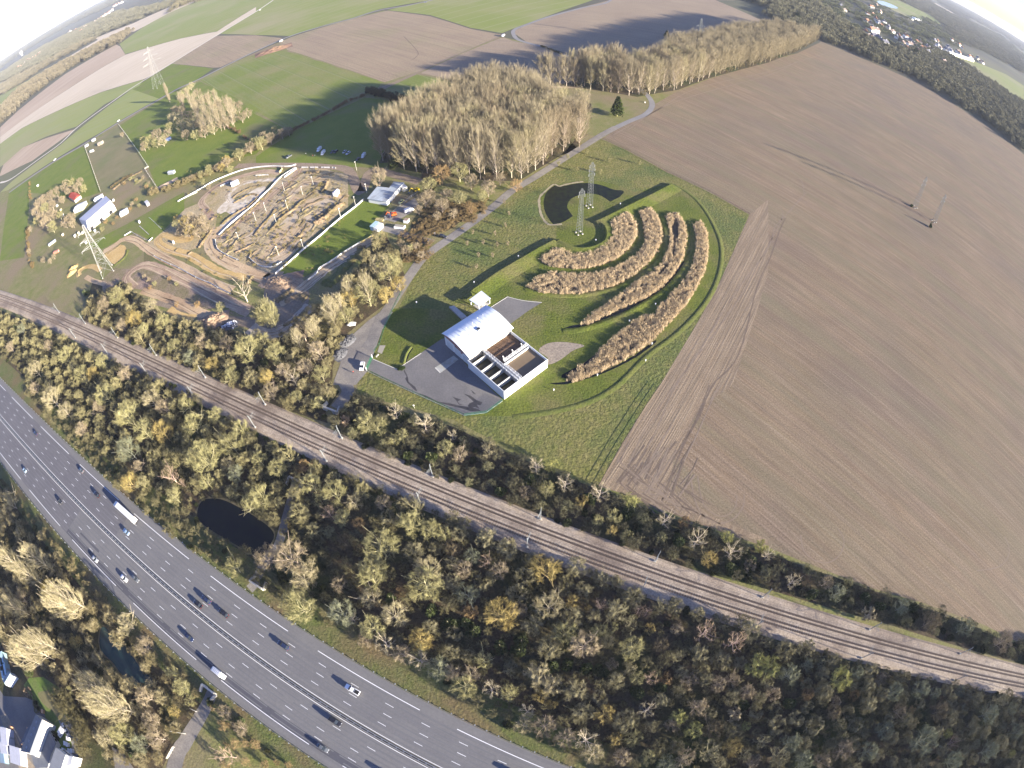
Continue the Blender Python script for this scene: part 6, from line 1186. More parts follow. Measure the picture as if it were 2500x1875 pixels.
for k, (x, y, c_, w_) in enumerate([(490, 555, WHT, 'white shed under the farm trees'), (540, 610, (.6, .5, .3), 'tan box under the farm trees'), (565, 680, WHT, 'white box in front of the small farm shed'), (730, 960, WHT, 'first white bale box in the farm yard row'), (780, 920, (.7, .6, .45), 'tan crate in the farm yard row'), (830, 920, (.75, .68, .55), 'cream crate in the farm yard row'), (880, 1050, WHT, 'lone white crate below the farm yard row'), (565, 945, (.7, .6, .5), 'pale crate left of the farm yard row'), (230, 285, WHT, 'white caravan at the edge of the farm meadow'), (1000, 890, (.62, .66, .70), 'pale blue crate by the foot of the farm barn'), (900, 830, WHT, 'white box at the lower end of the farm barn'), (1250, 480, WHT, 'white box at the upper end of the farm barn'), (1600, 770, WHT, 'white kiosk at the starting gate lawn'), (2060, 1045, WHT, 'small white box inside the short track loop')]):
    hut('d', x - 9, y + 5, x + 9, y - 5, 1.8, 1.7, 'storage_box', w_, 'box', c_, tuple(min(.8, c * .9) for c in c_), win=0, door=False)
hut('A', 845, 1232, 880, 1218, 5, 3.2, 'horse_hut', 'brown timber hut beside the caravans at the paddock corner', 'hut', (.34, .28, .22), (.38, .33, .28), gable=.8, win=1)
hut('A', 793, 1203, 815, 1195, 3, 2.5, 'caravan', 'white caravan beside the lane at the paddock corner', 'caravan'); hut('A', 733, 1252, 755, 1242, 2.6, 2.4, 'caravan', 'smaller white caravan lower down the lane', 'caravan'); hut('A', 775, 1298, 800, 1292, 2.4, 2.2, 'horse_trailer', 'white horse trailer in the middle of the paddock top', 'trailer')
hut('A', 1430, 1195, 1465, 1185, 4, 2.4, 'container', 'blue covered trailer under the paddock grove', 'trailer', (.12, .18, .35), (.16, .22, .42), win=0)
# farm barn: long arched roof
r = empty('farm_barn', gd('d', 1020, 660), 0, 'big pale barn with a long ridged roof beside the pylon', 'barn'); inv = Matrix.Translation(-r.location)
e1 = [gd('d', *c_, 5) for c_ in ((790, 745), (1150, 432))]; rd = [gd('d', *c_, 8) for c_ in ((885, 775), (1215, 490))]; e2 = [gd('d', *c_, 5) for c_ in ((905, 850), (1265, 560))]
b = MB(); b.M = inv; b.add([e1[0], e1[1], rd[1], rd[0], e2[0], e2[1]], [(0, 3, 2, 1), (3, 4, 5, 2)]); b.build('roof', mat('barn_roof', (.52, .52, .56), (.60, .57, .57), .1, rough=.5), r)
b = MB(); b.M = inv
for a_, c_ in ((e1[0], e1[1]), (e2[1], e2[0])): b.add([(a_.x, a_.y, 0), (c_.x, c_.y, 0), (c_.x, c_.y, 4.97), (a_.x, a_.y, 4.97)], [(0, 1, 2, 3)])
for k in (0, 1): b.add([(e1[k].x, e1[k].y, 0), (e2[k].x, e2[k].y, 0), (e2[k].x, e2[k].y, 4.95), (rd[k].x, rd[k].y, 7.9), (e1[k].x, e1[k].y, 4.95)], [(0, 1, 2, 3, 4)])
b.build('wall', mat('barn_wall', (.72, .70, .68), (.62, .60, .58), .3), r)
dv = (e2[1] - e2[0]).normalized(); nv = Vector((dv.y, -dv.x, 0))
for k in range(5): p_ = e2[0].lerp(e2[1], .1 + .18 * k) + nv * .05; b = MB(); b.M = inv; b.box((p_.x, p_.y, 1.7), (3.2, .08, 3.2), math.atan2(dv.y, dv.x)); b.build('door', m_grey if k % 2 else m_dark, r)
# clubhouse
r = empty('clubhouse', gd('f', 1080, 500), 0, 'long clubhouse with weathered grey sheet roof at the earth track', 'clubhouse'); inv = Matrix.Translation(-r.location)
cp = PL('f 780,568 945,370 1140,392 1215,290 1392,308 1250,440 1215,490 1095,622', 3.3); b = MB(); b.M = inv; b.prism(cp, 3.15, 3.35); b.build('roof', mat('weathered_roof', (.34, .40, .44), (.46, .50, .54), .25, c3=(.22, .24, .26), scale3=.12, streak=[(0.9, .6, 8, (.25, .27, .29), .6)]), r)
b = MB(); b.M = inv; cc = sum(cp, Vector()) / len(cp); b.prism([c_.lerp(cc, .05) for c_ in cp], 0, 3.1); b.build('wall', m_clad, r)
for k in range(4): p_ = gd('f', 1120, 612, 1.5).lerp(gd('f', 1225, 480, 1.5), .15 + .24 * k); b = MB(); b.M = inv; b.box((p_.x, p_.y, 1.6), (.9, .9, 1.0), .9); b.build('window', m_glass, r)
hut('f', 1350, 350, 1400, 390, 3, 2.6, 'kiosk', 'cream kiosk at the end of the clubhouse', 'kiosk', (.66, .62, .48), (.5, .5, .5), win=1)
def excavator(fr, x, y, rz, col, lab):
    r = empty('excavator', gd(fr, x, y), rz, lab, 'excavator'); mc = mat('machine_%.2f' % col[1], col, rough=.5)
    for s_ in (-1, 1): MB().box((0, s_ * 1.0, .4), (3.2, .5, .7)).build('crawler', m_tyre, r)
    MB().box((-.3, 0, 1.35), (3.0, 2.3, 1.0)).build('body', mc, r); cb = MB().box((.5, .7, 2.2), (1.3, .9, 1.3)).build('cab', mc, r); MB().box((.7, .7, 2.4), (1.1, .94, .8)).build('window', m_glass, cb)
    b = MB(); b.tube((1.1, -.2, 1.6), (3.2, -.2, 3.6), .28, .22, 5); b.tube((3.2, -.2, 3.6), (4.8, -.2, 1.6), .2, .16, 5); a_ = b.build('boom', mc, r); MB().box((4.9, -.2, 1.1), (.8, 1.0, .9), 0, 0, .4).build('bucket', m_dsteel, a_)
excavator('f', 1215, 850, R(200), (.55, .10, .02), 'orange excavator parked by the dark blue van'); excavator('f', 1585, 450, R(215), (.62, .45, .02), 'small yellow excavator in the shade beside the clubhouse')
# person figures: one skinned body each
m_skin = mat('skin', (.45, .28, .2)); m_cloth = mat('dark_clothes', (.03, .035, .05)); m_hair = mat('hair', (.04, .025, .015)); m_top = mat('blue_top', (.08, .12, .25))
def person(fr, x, y, rz, lab, top=(.08, .12, .25)):
    r = empty('person', gd(fr, x, y, 0), rz, lab, 'person', None); r.location.z = .06
    b = MB(); S_ = []
    J = [((0, 0, .95), (.0, 0, 1.45), .15, .19), ((0, 0, 1.42), (0, 0, 1.56), .07, .06), ((0, 0, 1.56), (0, .01, 1.62), .08, .1), ((0, 0, 1.62), (0, .01, 1.76), .1, .06)]
    for s_ in (-1, 1): J += [((s_ * .1, 0, .98), (s_ * .11, .06, .5), .1, .065), ((s_ * .11, .06, .5), (s_ * .12, -.04, .06), .06, .04), ((s_ * .12, -.05, .04), (s_ * .13, .15, .04), .045, .04), ((s_ * .19, 0, 1.42), (s_ * .26, -.03, 1.13), .055, .04), ((s_ * .26, -.03, 1.13), (s_ * .25, .1, .9), .04, .03), ((s_ * .25, .1, .9), (s_ * .25, .15, .82), .035, .02)]
    for a_, c_, r0, r1 in J: b.tube(a_, c_, r0, r1, 8)
    o = b.build('body', m_skin, r); md = o.modifiers.new('remesh', 'REMESH'); md.mode = 'VOXEL'; md.voxel_size = .025
    b = MB(); b.tube((0, 0, .93), (0, 0, 1.46), .18, .22, 10)
    for s_ in (-1, 1): b.tube((s_ * .2, 0, 1.42), (s_ * .27, -.03, 1.12), .07, .055, 8); b.tube((s_ * .27, -.03, 1.12), (s_ * .255, .09, .92), .055, .045, 8)
    mt = MATS.get('top%.2f' % top[0]) or mat('top%.2f' % top[0], top); b.build('jacket', mt, r)
    b = MB()
    for s_ in (-1, 1): b.tube((s_ * .1, 0, .98), (s_ * .11, .06, .5), .12, .085, 8); b.tube((s_ * .11, .06, .5), (s_ * .12, -.04, .1), .08, .06, 8)
    b.build('trousers', m_cloth, r); MB().tube((0, -.02, 1.64), (0, -.01, 1.79), .115, .06, 8).build('hair', m_hair, r); return r
person('F', 842, 1558, R(40), 'person in a red top standing on the gravel road by the white SUV', (.30, .06, .05)); person('t', 405, 320, R(90), 'person in a pale top on the sunlit meadow by the vans', (.5, .5, .48)); person('t', 545, 365, 0, 'first of two people beside the earth track entrance', (.3, .2, .15)); person('t', 590, 360, 2, 'second of two people beside the earth track entrance', (.5, .48, .45))
# white barrier banners round the earth track, floodlight poles
m_ban = mat('white_banner', (.58, .58, .57), (.46, .46, .46), 1.5, rough=.6); m_bany = mat('yellow_banner', (.6, .5, .2))
def banner(txt, H, lab, m=None, w=.22, sm=4, gaps=False):
    P_ = smooth(PL(txt), sm); r = empty('track_barrier', P_[0], 0, lab, 'barrier'); inv = Matrix.Translation(-r.location); b = MB(); b.M = inv
    if gaps:
        for k in range(0, len(P_) - 1):
            if k % 4 != 3:
                if len(b.v): b.build('panel', m or m_ban, r); b = MB(); b.M = inv
                b.profile([P_[k], P_[k].lerp(P_[k + 1], .92)], [(-w / 2, 0.05), (-w / 2, H), (w / 2, H), (w / 2, .05)][::-1], taper=False)
    else: b.profile(P_, [(-w / 2, 0.05), (-w / 2, H), (w / 2, H), (w / 2, .05)][::-1], taper=False)
    b.build('panel', m or m_ban, r); b = MB(); b.M = inv
    for k in range(0, len(P_), 3): b.box((P_[k].x, P_[k].y, H * .5), (.5, .5, H * 1.1))
    b.build('posts', m_conc, r)['kind'] = 'stuff'; return r
banner('f 720,595 590,710 350,895 160,1055 0,1195 h 790,270 600,440 400,608', 1.1, 'long straight white barrier beside the grass strip', w=.35)
banner('h 840,690 950,610 1000,530 1100,470 1220,390 1320,320 1500,210 1540,190', 1.0, 'wavy white barrier beside the starting straight')
banner('h 1545,185 1650,130 1730,85', 1.0, 'yellow barrier at the head of the starting straight', m_bany)
banner('e 0,575 200,465 400,350 600,265 800,195 1000,160 1200,145 1400,150 1510,125', 1.0, 'long curved white barrier along the top of the earth track')
banner('e 1590,165 1700,165 1850,165 2000,168 2050,175', 1.0, 'broken white barrier at the top right of the earth track', gaps=True)
banner('e 1500,170 1400,230 1300,300 1200,400 1150,460 1050,550 970,640 880,720 800,780 690,870', 1.0, 'white barrier down the steep middle of the earth track')
banner('e 1515,180 1350,300', 1.2, 'short white barrier beside the top bend')
banner('e 690,870 600,950 470,1080', 1.0, 'white barrier at the lower bend of the pale jumps')
banner('e 420,1140 440,1240 480,1290 600,1360 740,1420', .9, 'grey white barrier round the tight lower bend')
banner('e 880,1385 950,1450 1050,1500 1150,1510 1230,1490 1320,1440', .9, 'curved white barrier at the bottom of the sandy loop')
banner('e 970,275 1080,265 1140,265', .9, 'short white barrier below the long curved one'); banner('e 490,415 600,370', .9, 'short white barrier beside the oblong hut')
banner('g 700,585 850,665 1000,730 1150,810 1300,890 1450,950 1560,1010 1740,1100', .8, 'long white barrier between the two lower straights')
banner('g 300,310 390,255', .9, 'short white barrier at the left end of the starting lawn'); banner('g 400,260 500,320 630,385', .5, 'low grey rail across the starting lawn', m_conc, .2); banner('g 630,385 680,340', .9, 'short white barrier at the right end of the starting lawn')
banner('g 505,180 560,230 630,295', .35, 'low starting gate bar across the lawn', m_conc, .4); banner('g 630,60 710,130 800,220', .12, 'thin pale line across the starting lawn', w=.2); banner('e 1310,165 1320,190 1285,235', 1.3, 'short brown banner at the top bend', m_bany)
banner('h 580,1350 700,1260 840,1160', .9, 'white barrier round the outer lower bend')
banner('E 1535,80 1600,45 1700,0 e 0,575', 1.0, 'white barrier at the upper left of the earth track')
fl0 = None
for k, (fr, x, y) in enumerate([('e', 745, 1150), ('e', 1278, 1348), ('e', 1612, 1258), ('e', 970, 880), ('e', 1245, 910), ('e', 1105, 750), ('e', 1398, 720), ('e', 1355, 480), ('e', 1602, 530), ('e', 2112, 835), ('f', 348, 885), ('f', 592, 690), ('f', 776, 478), ('f', 608, 105), ('e', 1745, 400)]):
    lab = 'pale floodlight pole ' + ['with a lamp box near the lower left bend', 'over the sandy loop', 'beside the long white barrier', 'left of the earth ridges', 'between the earth ridges', 'on the first earth ridge', 'on the second earth ridge', 'below the steep barrier', 'in the rough middle', 'near the straight barrier', 'by the grass strip', 'near the clubhouse corner', 'in the shade by the clubhouse', 'at the track entrance', 'beside the shaded mounds'][k]
    if fl0 is None:
        fl0 = empty('floodlight_pole', gd(fr, x, y), 0); MB().tube((0, 0, 0), (0, 0, 6.6), .13, .09, 6).build('pole', m_concl, fl0); MB().box((0, -.25, 6.6), (.7, .25, .35)).build('lamp_head', m_rail2, fl0); tag(fl0, lab, 'floodlight', 'floodlight poles of the earth track')
    else: copy_tree(fl0, gd(fr, x, y), .3 * k, label=lab)
# ------------------------------------------------------------------ earth (motocross) track
from mathutils import noise as mnoise
m_e1 = mat('track_earth', (0.42, 0.30, 0.17), (0.50, 0.37, 0.23), 0.12, c3=(0.28, 0.185, 0.11), scale3=0.03, thr=.56, fine=(1.0, .18))
m_e2 = mat('track_brown', (0.31, 0.215, 0.145), (0.39, 0.285, 0.195), 0.12, c3=(0.20, 0.13, 0.09), scale3=0.04, fine=(1.0, .18))
m_e3 = mat('track_gold', (0.42, 0.28, 0.10), (0.48, 0.34, 0.15), 0.15, fine=(1.0, .15))
m_chalk = mat('chalk_soil', (0.60, 0.54, 0.44), (0.40, 0.33, 0.24), 0.25, c3=(.30, .24, .14), scale3=.12, thr=.6, fine=(1.0, .2))
m_sand = mat('sandy_soil', (0.47, 0.355, 0.215), (0.38, 0.275, 0.16), 0.10, c3=(0.46, 0.39, 0.29), scale3=0.03, fine=(1.0, .15), streak=[(ang('e', 1000, 1300, 1900, 700), 2.5, 30, (.27, .21, .14), .5)])
m_mix = mat('scrubby_soil', (0.38, 0.285, 0.155), (0.22, 0.19, 0.075), 0.14, c3=(0.36, 0.29, 0.18), scale3=0.035, thr=.52, bump=.3, bscale=.6, fine=(.9, .3), streak=[(ang('e', 700, 1100, 1500, 450), 4, 40, (.36, .28, .18), .6)])
sheet('earth_ground', PL('e 420,1120 560,960 690,860 900,640 1100,470 1500,170 1900,180 2212,260 2212,700 1500,1300 1220,1610 900,1560 600,1420 450,1280'), 0.05, m_mix)
sheet('earth_ground', PL('g 700,585 560,520 560,700 700,640 900,760 1150,900 1500,1060 1800,1160 1900,1100 1600,1000 1200,820'), 0.045, m_verge)
sheet('earth_ground', PL('e 0,720 200,640 380,420 620,320 1000,230 1300,220 1100,420 700,560 450,760 420,960 200,1240 0,1300 g 700,600 600,400 900,200'), 0.045, m_mix)
sheet('earth_ground', PL('g 0,900 160,740 400,760 320,900 350,1010 560,1040 900,1150 1300,1320 1700,1250 1200,960 700,780 560,720 g 0,1100'), 0.045, mat('brown_scrubland', (.20, .155, .09), (.15, .13, .06), .3, c3=(.25, .18, .14), scale3=.06, bump=.3, bscale=.8, fine=(1, .3)))
ground_patch('sand_patch', 'e 1180,1060 1100,1180 960,1290 915,1380 1000,1470 1150,1490 1300,1430 1430,1360 1520,1200 1700,1000 1900,840 2120,640 1900,580 1640,600 1450,780 1280,940', .062, m_sand)
ground_patch('sand_patch', 'e 510,1150 620,1130 720,1180 860,1170 940,1180 800,1260 680,1300 560,1250', .062, m_sand)
ground_patch('chalk_patch', 'e 440,740 560,620 700,600 1000,430 1100,425 1040,520 900,640 760,740 650,800 560,760 480,790', .063, m_chalk)
ground_patch('chalk_patch', 'e 520,910 700,790 950,590 1000,600 880,730 700,880 520,1010 470,1070 420,1060 470,960', .064, m_chalk)
ground_patch('earth_ground', 'g 560,1200 g 900,1200 h 60,1180 h 300,700 h 700,620 h 860,900 h 700,1250 h 300,1400 h 100,1350', .046, mat('dark_earth', (.24, .19, .14), (.17, .13, .09), .15, fine=(1, .2)))  # patch of darker, duller brown earth
road('earth_track', 'e 1300,235 1150,212 1000,222 800,270 600,335 420,430 270,560 230,650 310,740 385,850', 5.5, .066, m_e2, wv=.1)
road('earth_track', 'e 1270,325 1100,325 950,340 800,375 660,460 585,550 640,620', 5, .067, m_chalk, wv=.1)
road('earth_track', 'e 1555,170 1490,290 1350,400 1200,500 1050,650 900,780 720,900 580,1040 440,1120', 6, .068, m_e2, wv=.12)
road('earth_track', 'e 1900,370 1650,380 1500,480 1350,640 1150,860 1000,1000 880,1100 760,1160', 6, .067, m_sand, wv=.2)
road('earth_track', 'e 450,960 380,1080 335,1180 380,1290 500,1400 700,1500 900,1590 1110,1655 h 330,640 480,640', 8, .070, m_e1, wv=.08)
road('earth_track', 'u 900,930 1080,830 1230,730 g 250,375 330,345 450,370 560,450 700,540 900,640 1100,740 1300,850 1500,950 1750,1050', 6.5, .071, m_e1, wv=.08)
road('earth_track', 'g 1235,330 1080,365 900,300 800,310 750,390 850,470 1000,520 1150,560 1300,640 1450,730 1600,810 1800,860 1960,880', 6.5, .072, m_e3, wv=.1)
road('earth_track', 'g 440,1010 350,940 330,860 430,760 560,705 700,730 900,810 1150,930 1400,1060 1700,1200 1850,1270 2000,1340', 7.5, .073, m_e2, wv=.08)
road('earth_track', 'g 540,1040 700,1090 900,1160 1100,1240 1320,1350 1500,1400', 6.5, .074, m_e1, wv=.08)
road('earth_track', 'g 900,1300 1050,1390 1250,1420', 5, .074, m_e3, wv=.1)
ground_patch('earth_track', 'u 920,1010 1050,900 1250,790 1390,770 1450,860 1430,1000 1330,1110 1200,1225 1090,1180 1010,1110', .070, m_e3)
road('earth_track', 'u 330,1500 320,1430 400,1340 520,1280 650,1275 780,1330 830,1370', 4.6, .071, m_e3)
road('earth_track', 'u 480,1520 650,1610 850,1670 950,1700', 4, .071, m_e1)
road('earth_track', 'h 1730,130 1500,260 1300,400 1100,520 950,640 800,770 620,900 450,990', 7.5, .069, m_sand, wv=.1)
road('earth_track', 'h 880,1030 750,1160 600,1300 450,1380 300,1420 180,1400 60,1330', 8, .069, mat('grey_earth', (.34, .29, .23), (.40, .34, .27), .2, fine=(1, .15)), wv=.1)
road('earth_track', 'h 200,760 350,700 560,640 780,600', 6, .068, m_e2, wv=.1)
road('earth_track', 'F 300,40 e 1700,640 1900,560 2212,560', 4, .066, m_e1, wv=.2)
m_rut = mat('rut_dark', (.20, .14, .085), (.26, .185, .115), .5); m_rutl = mat('rut_light', (.50, .40, .26), (.42, .32, .2), .5)
rq = random.Random(17); ru = [MB(), MB()]
for t_, sp_, n_ in [('e 1555,170 1490,290 1350,400 1200,500 1050,650 900,780 720,900 580,1040 440,1120', 3, 6), ('e 1900,370 1650,380 1500,480 1350,640 1150,860 1000,1000 880,1100 760,1160', 6, 9), ('e 1750,560 1600,700 1450,860 1300,1000 1150,1180 1000,1300', 9, 9), ('e 2120,640 1900,800 1700,960 1520,1160 1400,1330 1200,1440', 7, 9),
    ('e 450,960 380,1080 335,1180 380,1290 500,1400 700,1500 900,1590 1110,1655', 3.4, 6), ('g 330,345 450,370 560,450 700,540 900,640 1100,740 1300,850 1500,950 1750,1050', 2.8, 6), ('g 1235,330 1080,365 900,300 800,310 750,390 850,470 1000,520 1150,560 1300,640 1450,730 1600,810 1800,860 1960,880', 2.6, 5),
    ('g 440,1010 350,940 330,860 430,760 560,705 700,730 900,810 1150,930 1400,1060 1700,1200 1850,1270', 3.2, 6), ('g 540,1040 700,1090 900,1160 1100,1240 1320,1350', 2.8, 4), ('h 1730,130 1500,260 1300,400 1100,520 950,640 800,770 620,900', 3.2, 5), ('h 880,1030 750,1160 600,1300 450,1380 300,1420 180,1400', 3.4, 5), ('e 1300,235 1150,212 1000,222 800,270 600,335 420,430 270,560 230,650 310,740', 2.4, 4), ('e 1270,325 1100,325 950,340 800,375 660,460 585,550 640,620', 2, 4), ('e 1500,330 1300,480 1150,640 1000,800 850,960', 7, 8)]:
    P_ = smooth(PL(t_), 6)
    for q_ in range(n_):
        of = rq.uniform(-sp_, sp_); a_, c_ = sorted((rq.randrange(len(P_)), rq.randrange(len(P_))))
        if c_ - a_ < 8: a_, c_ = 0, len(P_)
        Q_ = []
        for k in range(a_, c_):
            tg_ = P_[min(k + 1, len(P_) - 1)] - P_[max(k - 1, 0)]; tg_.normalize(); Q_.append(P_[k] + Vector((-tg_.y, tg_.x, 0)) * (of + .5 * math.sin(k * .4 + q_)))
        if len(Q_) > 2: ru[q_ % 2].ribbon(Q_, rq.uniform(.25, .7), .082 + .0006 * rq.randrange(9), wv=.5)
struct('ruts', ru[0], m_rut); struct('ruts', ru[1], m_rutl)
for k in range(9): MB().profile([gd('g', 850 + k * 24, 1120 + k * 10), gd('g', 820 + k * 24, 1180 + k * 10)], [(-.6, .07), (0, .5), (.6, .07)]).build('track_bump', m_e3, None, kind='structure')
m_mound = mat('mound_earth', (.225, .165, .09), (.14, .115, .05), .25, c3=(.28, .20, .12), scale3=.08, bump=.35, bscale=1.2, fine=(1.4, .3))
def ridge(txt, w, H, m=None, sm=11, seed=1, nm='earth_mound'):
    P_ = smooth(PL(txt), sm); b = MB(); d_ = P_[-1] - P_[0]; w *= .8; H *= .62; m = m_mound if m in (None, m_e1, m_chalk, m_sand, m_mix, m_e2) else m
    if Vector((-d_.y, d_.x, 0)).dot(SUNH) > 0: P_ = P_[::-1]
    b.profile(P_, [(-w, .04), (-w * .7, H * .25), (-w * .3, H * .55), (0, H * .75), (w * .25, H * .55), (w * .5, H * .15), (w * 1.1, .04)], jit=.4, seed=seed); return struct(nm, b, m or m_mix, True)
for k, (t_, w_, h_, m_) in enumerate([('e 1620,590 1560,640 1450,740 1300,850 1230,940 1160,1010', 2.6, 1.8, m_mix), ('e 990,570 850,690 720,760 560,880 510,930', 2.2, 1.6, m_chalk), ('e 1010,620 860,760 760,850 600,990 480,1090', 1.8, 1.3, m_mix), ('e 2150,640 2000,740 1880,850 1740,920', 3.6, 3.0, m_e1), ('e 1760,860 1900,760 2080,640', 2.4, 1.4, m_sand),
    ('e 1930,350 1900,430 1850,500', 2.2, 2.0, m_mix), ('e 680,1310 820,1250 960,1180', 1.6, 1.2, m_sand), ('e 190,1250 260,1150 370,1000', 2.2, 1.8, m_mix), ('e 1230,720 1150,830 1050,940 940,1080', 2.2, 1.3, m_mix), ('e 1330,600 1250,640', 2, 1.5, m_e1), ('e 1640,230 1740,230 1830,220', 2.4, 2.2, m_sand), ('e 1000,540 900,520 780,580 660,640', 1.6, 1.3, m_chalk), ('e 650,580 730,510 900,430 990,410', 1.6, 1.2, m_chalk),
    ('h 400,980 480,920 640,810', 3, 2.4, m_e2), ('h 520,960 700,900 830,930', 3.6, 2.2, m_mix), ('h 1060,690 1160,730 1300,560 1430,420 1600,260', 3.4, 2.2, m_verge), ('h 700,110 760,60', 2.2, 1.8, m_sand), ('h 1740,120 1790,170 1780,230', 2.4, 2.2, m_lime), ('h 1500,250 1620,240', 2.4, 2.0, m_e1), ('g 1460,100 1500,60', 2, 1.5, m_e2), ('g 2010,860 1980,930 1900,980', 2.4, 2.0, m_e2), ('g 1210,520 1150,570', 1.6, 1.3, m_e2), ('g 1020,480 980,520', 1.4, 1.0, m_e2), ('u 1470,880 1420,1040 1300,1150 1150,1260', 2.0, 1.2, m_lime), ('u 320,1500 300,1380 450,1280', 1.6, 1.2, m_e3), ('u 1000,980 1180,850 1330,740', 1.2, .8, m_e2),
    ('d 1240,350 1380,250 1550,140 1640,100', 4, 2.0, m_mix), ('e 900,1320 880,1390 960,1470', 1.4, 1.2, m_mix), ('h 840,1040 720,1180 500,1300', 2.0, 1.4, m_mix), ('e 1500,1380 1420,1430 1330,1500', 1.8, 1.1, m_verge)]):
    ridge(t_, w_, h_, m_, seed=k)
rm = random.Random(41); EG = PL('e 470,1090 620,960 740,880 930,680 1120,500 1480,260 1900,230 2180,300 2180,640 1500,1240 1220,1520 900,1500 620,1380 480,1250'); mm = [MB(), MB()]; n_ = 0
adir = gd('e', 1500, 450) - gd('e', 700, 1100); adir.normalize()
while n_ < 50:
    c_ = gd('e', rm.uniform(450, 2200), rm.uniform(230, 1500))
    if not inside(c_, EG): continue
    a_ = math.atan2(adir.y, adir.x) + rm.gauss(0, .28); L_ = rm.uniform(2, 11); d_ = Vector((math.cos(a_), math.sin(a_), 0)); nn = Vector((-d_.y, d_.x, 0)); P_ = [c_ + d_ * (L_ * (k / 6 - .5) * 2) + nn * rm.gauss(0, .35) for k in range(7)]
    w_, h_ = rm.uniform(.7, 1.9), rm.uniform(.12, .42)
    mm[n_ % 2].profile(P_, [(-w_, .07), (-w_ * .5, h_ * .6), (0, h_), (w_ * .4, h_ * .7), (w_, .07)], jit=.45, seed=n_); n_ += 1
struct('earth_bumps', mm[0], m_mound, True); struct('earth_bumps', mm[1], m_mix, True)
tp = []
while len(tp) < 420:
    c_ = gd('e', rm.uniform(0, 2200), rm.uniform(150, 1600)); 
    if inside(c_, EG) or rm.random() < .35: tp.append((c_.x, c_.y, 0, rm.uniform(0, 6.28), rm.uniform(.12, .42), rm.uniform(.08, .25), rm.randrange(3)))
scatter('tussocks', tp, SH_M, 'scattered dry tussocks and brambles over the earth track site', 'scrub', (.95, .85, .6))
def heap(fr, x, y, rx, ry, H, m, name, lab, cat, rz=0.0, seed=1, rough_=.35, chunks=0, cm=None):
    r = empty(name, gd(fr, x, y), rz, lab, cat); b = MB(); n = 22; vs = []; 
    for i in range(n + 1):
        for j in range(n + 1):
            u, v = i / n * 2 - 1, j / n * 2 - 1; d = math.hypot(u, v); h_ = max(0, 1 - d) ** .7 * H * (1 + rough_ * mnoise.noise(Vector((u * 4, v * 4, seed)))) + max(0, 1 - d) * rough_ * mnoise.noise(Vector((u * 11, v * 11, seed))); vs.append((u * rx, v * ry, h_ + .03))
    b.add(vs, [(i * (n + 1) + j, (i + 1) * (n + 1) + j, (i + 1) * (n + 1) + j + 1, i * (n + 1) + j + 1) for i in range(n) for j in range(n)]); b.build('mound', m, r)
    if chunks:
        q = random.Random(seed); b = MB()
        for _ in range(chunks):
            u, v = q.gauss(0, .38), q.gauss(0, .38); h_ = max(0, 1 - math.hypot(u, v)) ** .7 * H; s_ = q.uniform(.25, .9); b.box((u * rx, v * ry, h_), (s_ * 2, s_ * .5, s_ * .4), q.uniform(0, 6), 0, q.uniform(-.5, .5))
        b.build('loose_pieces', cm or m, r)['kind'] = 'stuff'
    return r
m_rub = mat('grey_rubble', (.13, .13, .135), (.08, .08, .085), .8, bump=.3, bscale=1.6, fine=(2, .3)); m_wood = mat('cut_branches', (.36, .26, .17), (.22, .15, .10), 1.0)
heap('F', 780, 1290, 5, 3, 1.8, m_rub, 'rubble_heap', 'upper grey rubble heap at the edge of the gravel yard', 'heap', .7, 1, chunks=70); heap('F', 720, 1390, 4, 3.4, 1.5, m_rub, 'rubble_heap', 'lower grey rubble heap at the edge of the gravel yard', 'heap', 1, 2, chunks=60)
heap('F', 820, 1135, 2.2, 1.2, .8, m_concl, 'rubbish_heap', 'small white rubbish heap below the trees by the gravel road', 'heap', 0, 3, chunks=24, cm=m_white)
heap('B', 150, 432, 26, 14, 3.5, mat('manure', (.14, .08, .06), (.24, .15, .09), .15), 'manure_heap', 'dark reddish heap at the corner of the dry field', 'heap', .4, 4, .6, 60, m_wood)
heap('h', 460, 720, 12, 6, 2.2, m_wood, 'branch_heap', 'wide heap of cut branches in the bend of the earth track', 'heap', -.4, 5, .6, 160, m_wood)
heap('g', 1480, 1460, 10, 6, 2.6, m_wood, 'branch_heap', 'rounded heap of cut branches below the earth track', 'heap', .2, 6, .6, 120, m_wood); heap('g', 1720, 1520, 5, 3, 1.6, m_rub, 'scrap_heap', 'dark scrap heap with pale bits below the earth track', 'heap', .3, 7, .6, 70, m_white)
heap('d', 1950, 285, 12, 3.5, 1.2, mat('straw_heap', (.42, .32, .22)), 'straw_heap', 'long low straw heap in the green paddock', 'heap', .55, 8, .5)
heap('u', 180, 1320, 5, 3, 1.8, m_e3, 'sand_heap', 'upper yellow sand heap beside the left track loop', 'heap', .6, 9, .5); heap('u', 150, 1430, 5, 3.4, 1.8, m_e3, 'sand_heap', 'lower yellow sand heap beside the left track loop', 'heap', .8, 10, .5)
for k, (x, y) in enumerate([(1480, 200), (1600, 230), (1700, 270)]): heap('d', x, y, 6, 4, .8, m_base, 'earth_heap', 'low overgrown earth heap above the farm track', 'heap', k, 20 + k, .6)['group'] = 'overgrown earth heaps'
for k, (fr, x, y) in enumerate([('F', 1540, 362), ('F', 1490, 425), ('C', 1145, 885)]): MB().box((0, 0, .5), (1, 1, 1.0)).build('concrete_block', m_concl, None, label=['concrete block behind the turning black car', 'concrete block at the mouth of the gravel spur', 'white block on the bend by the glade'][k], cat='block').location = gd(fr, x, y)
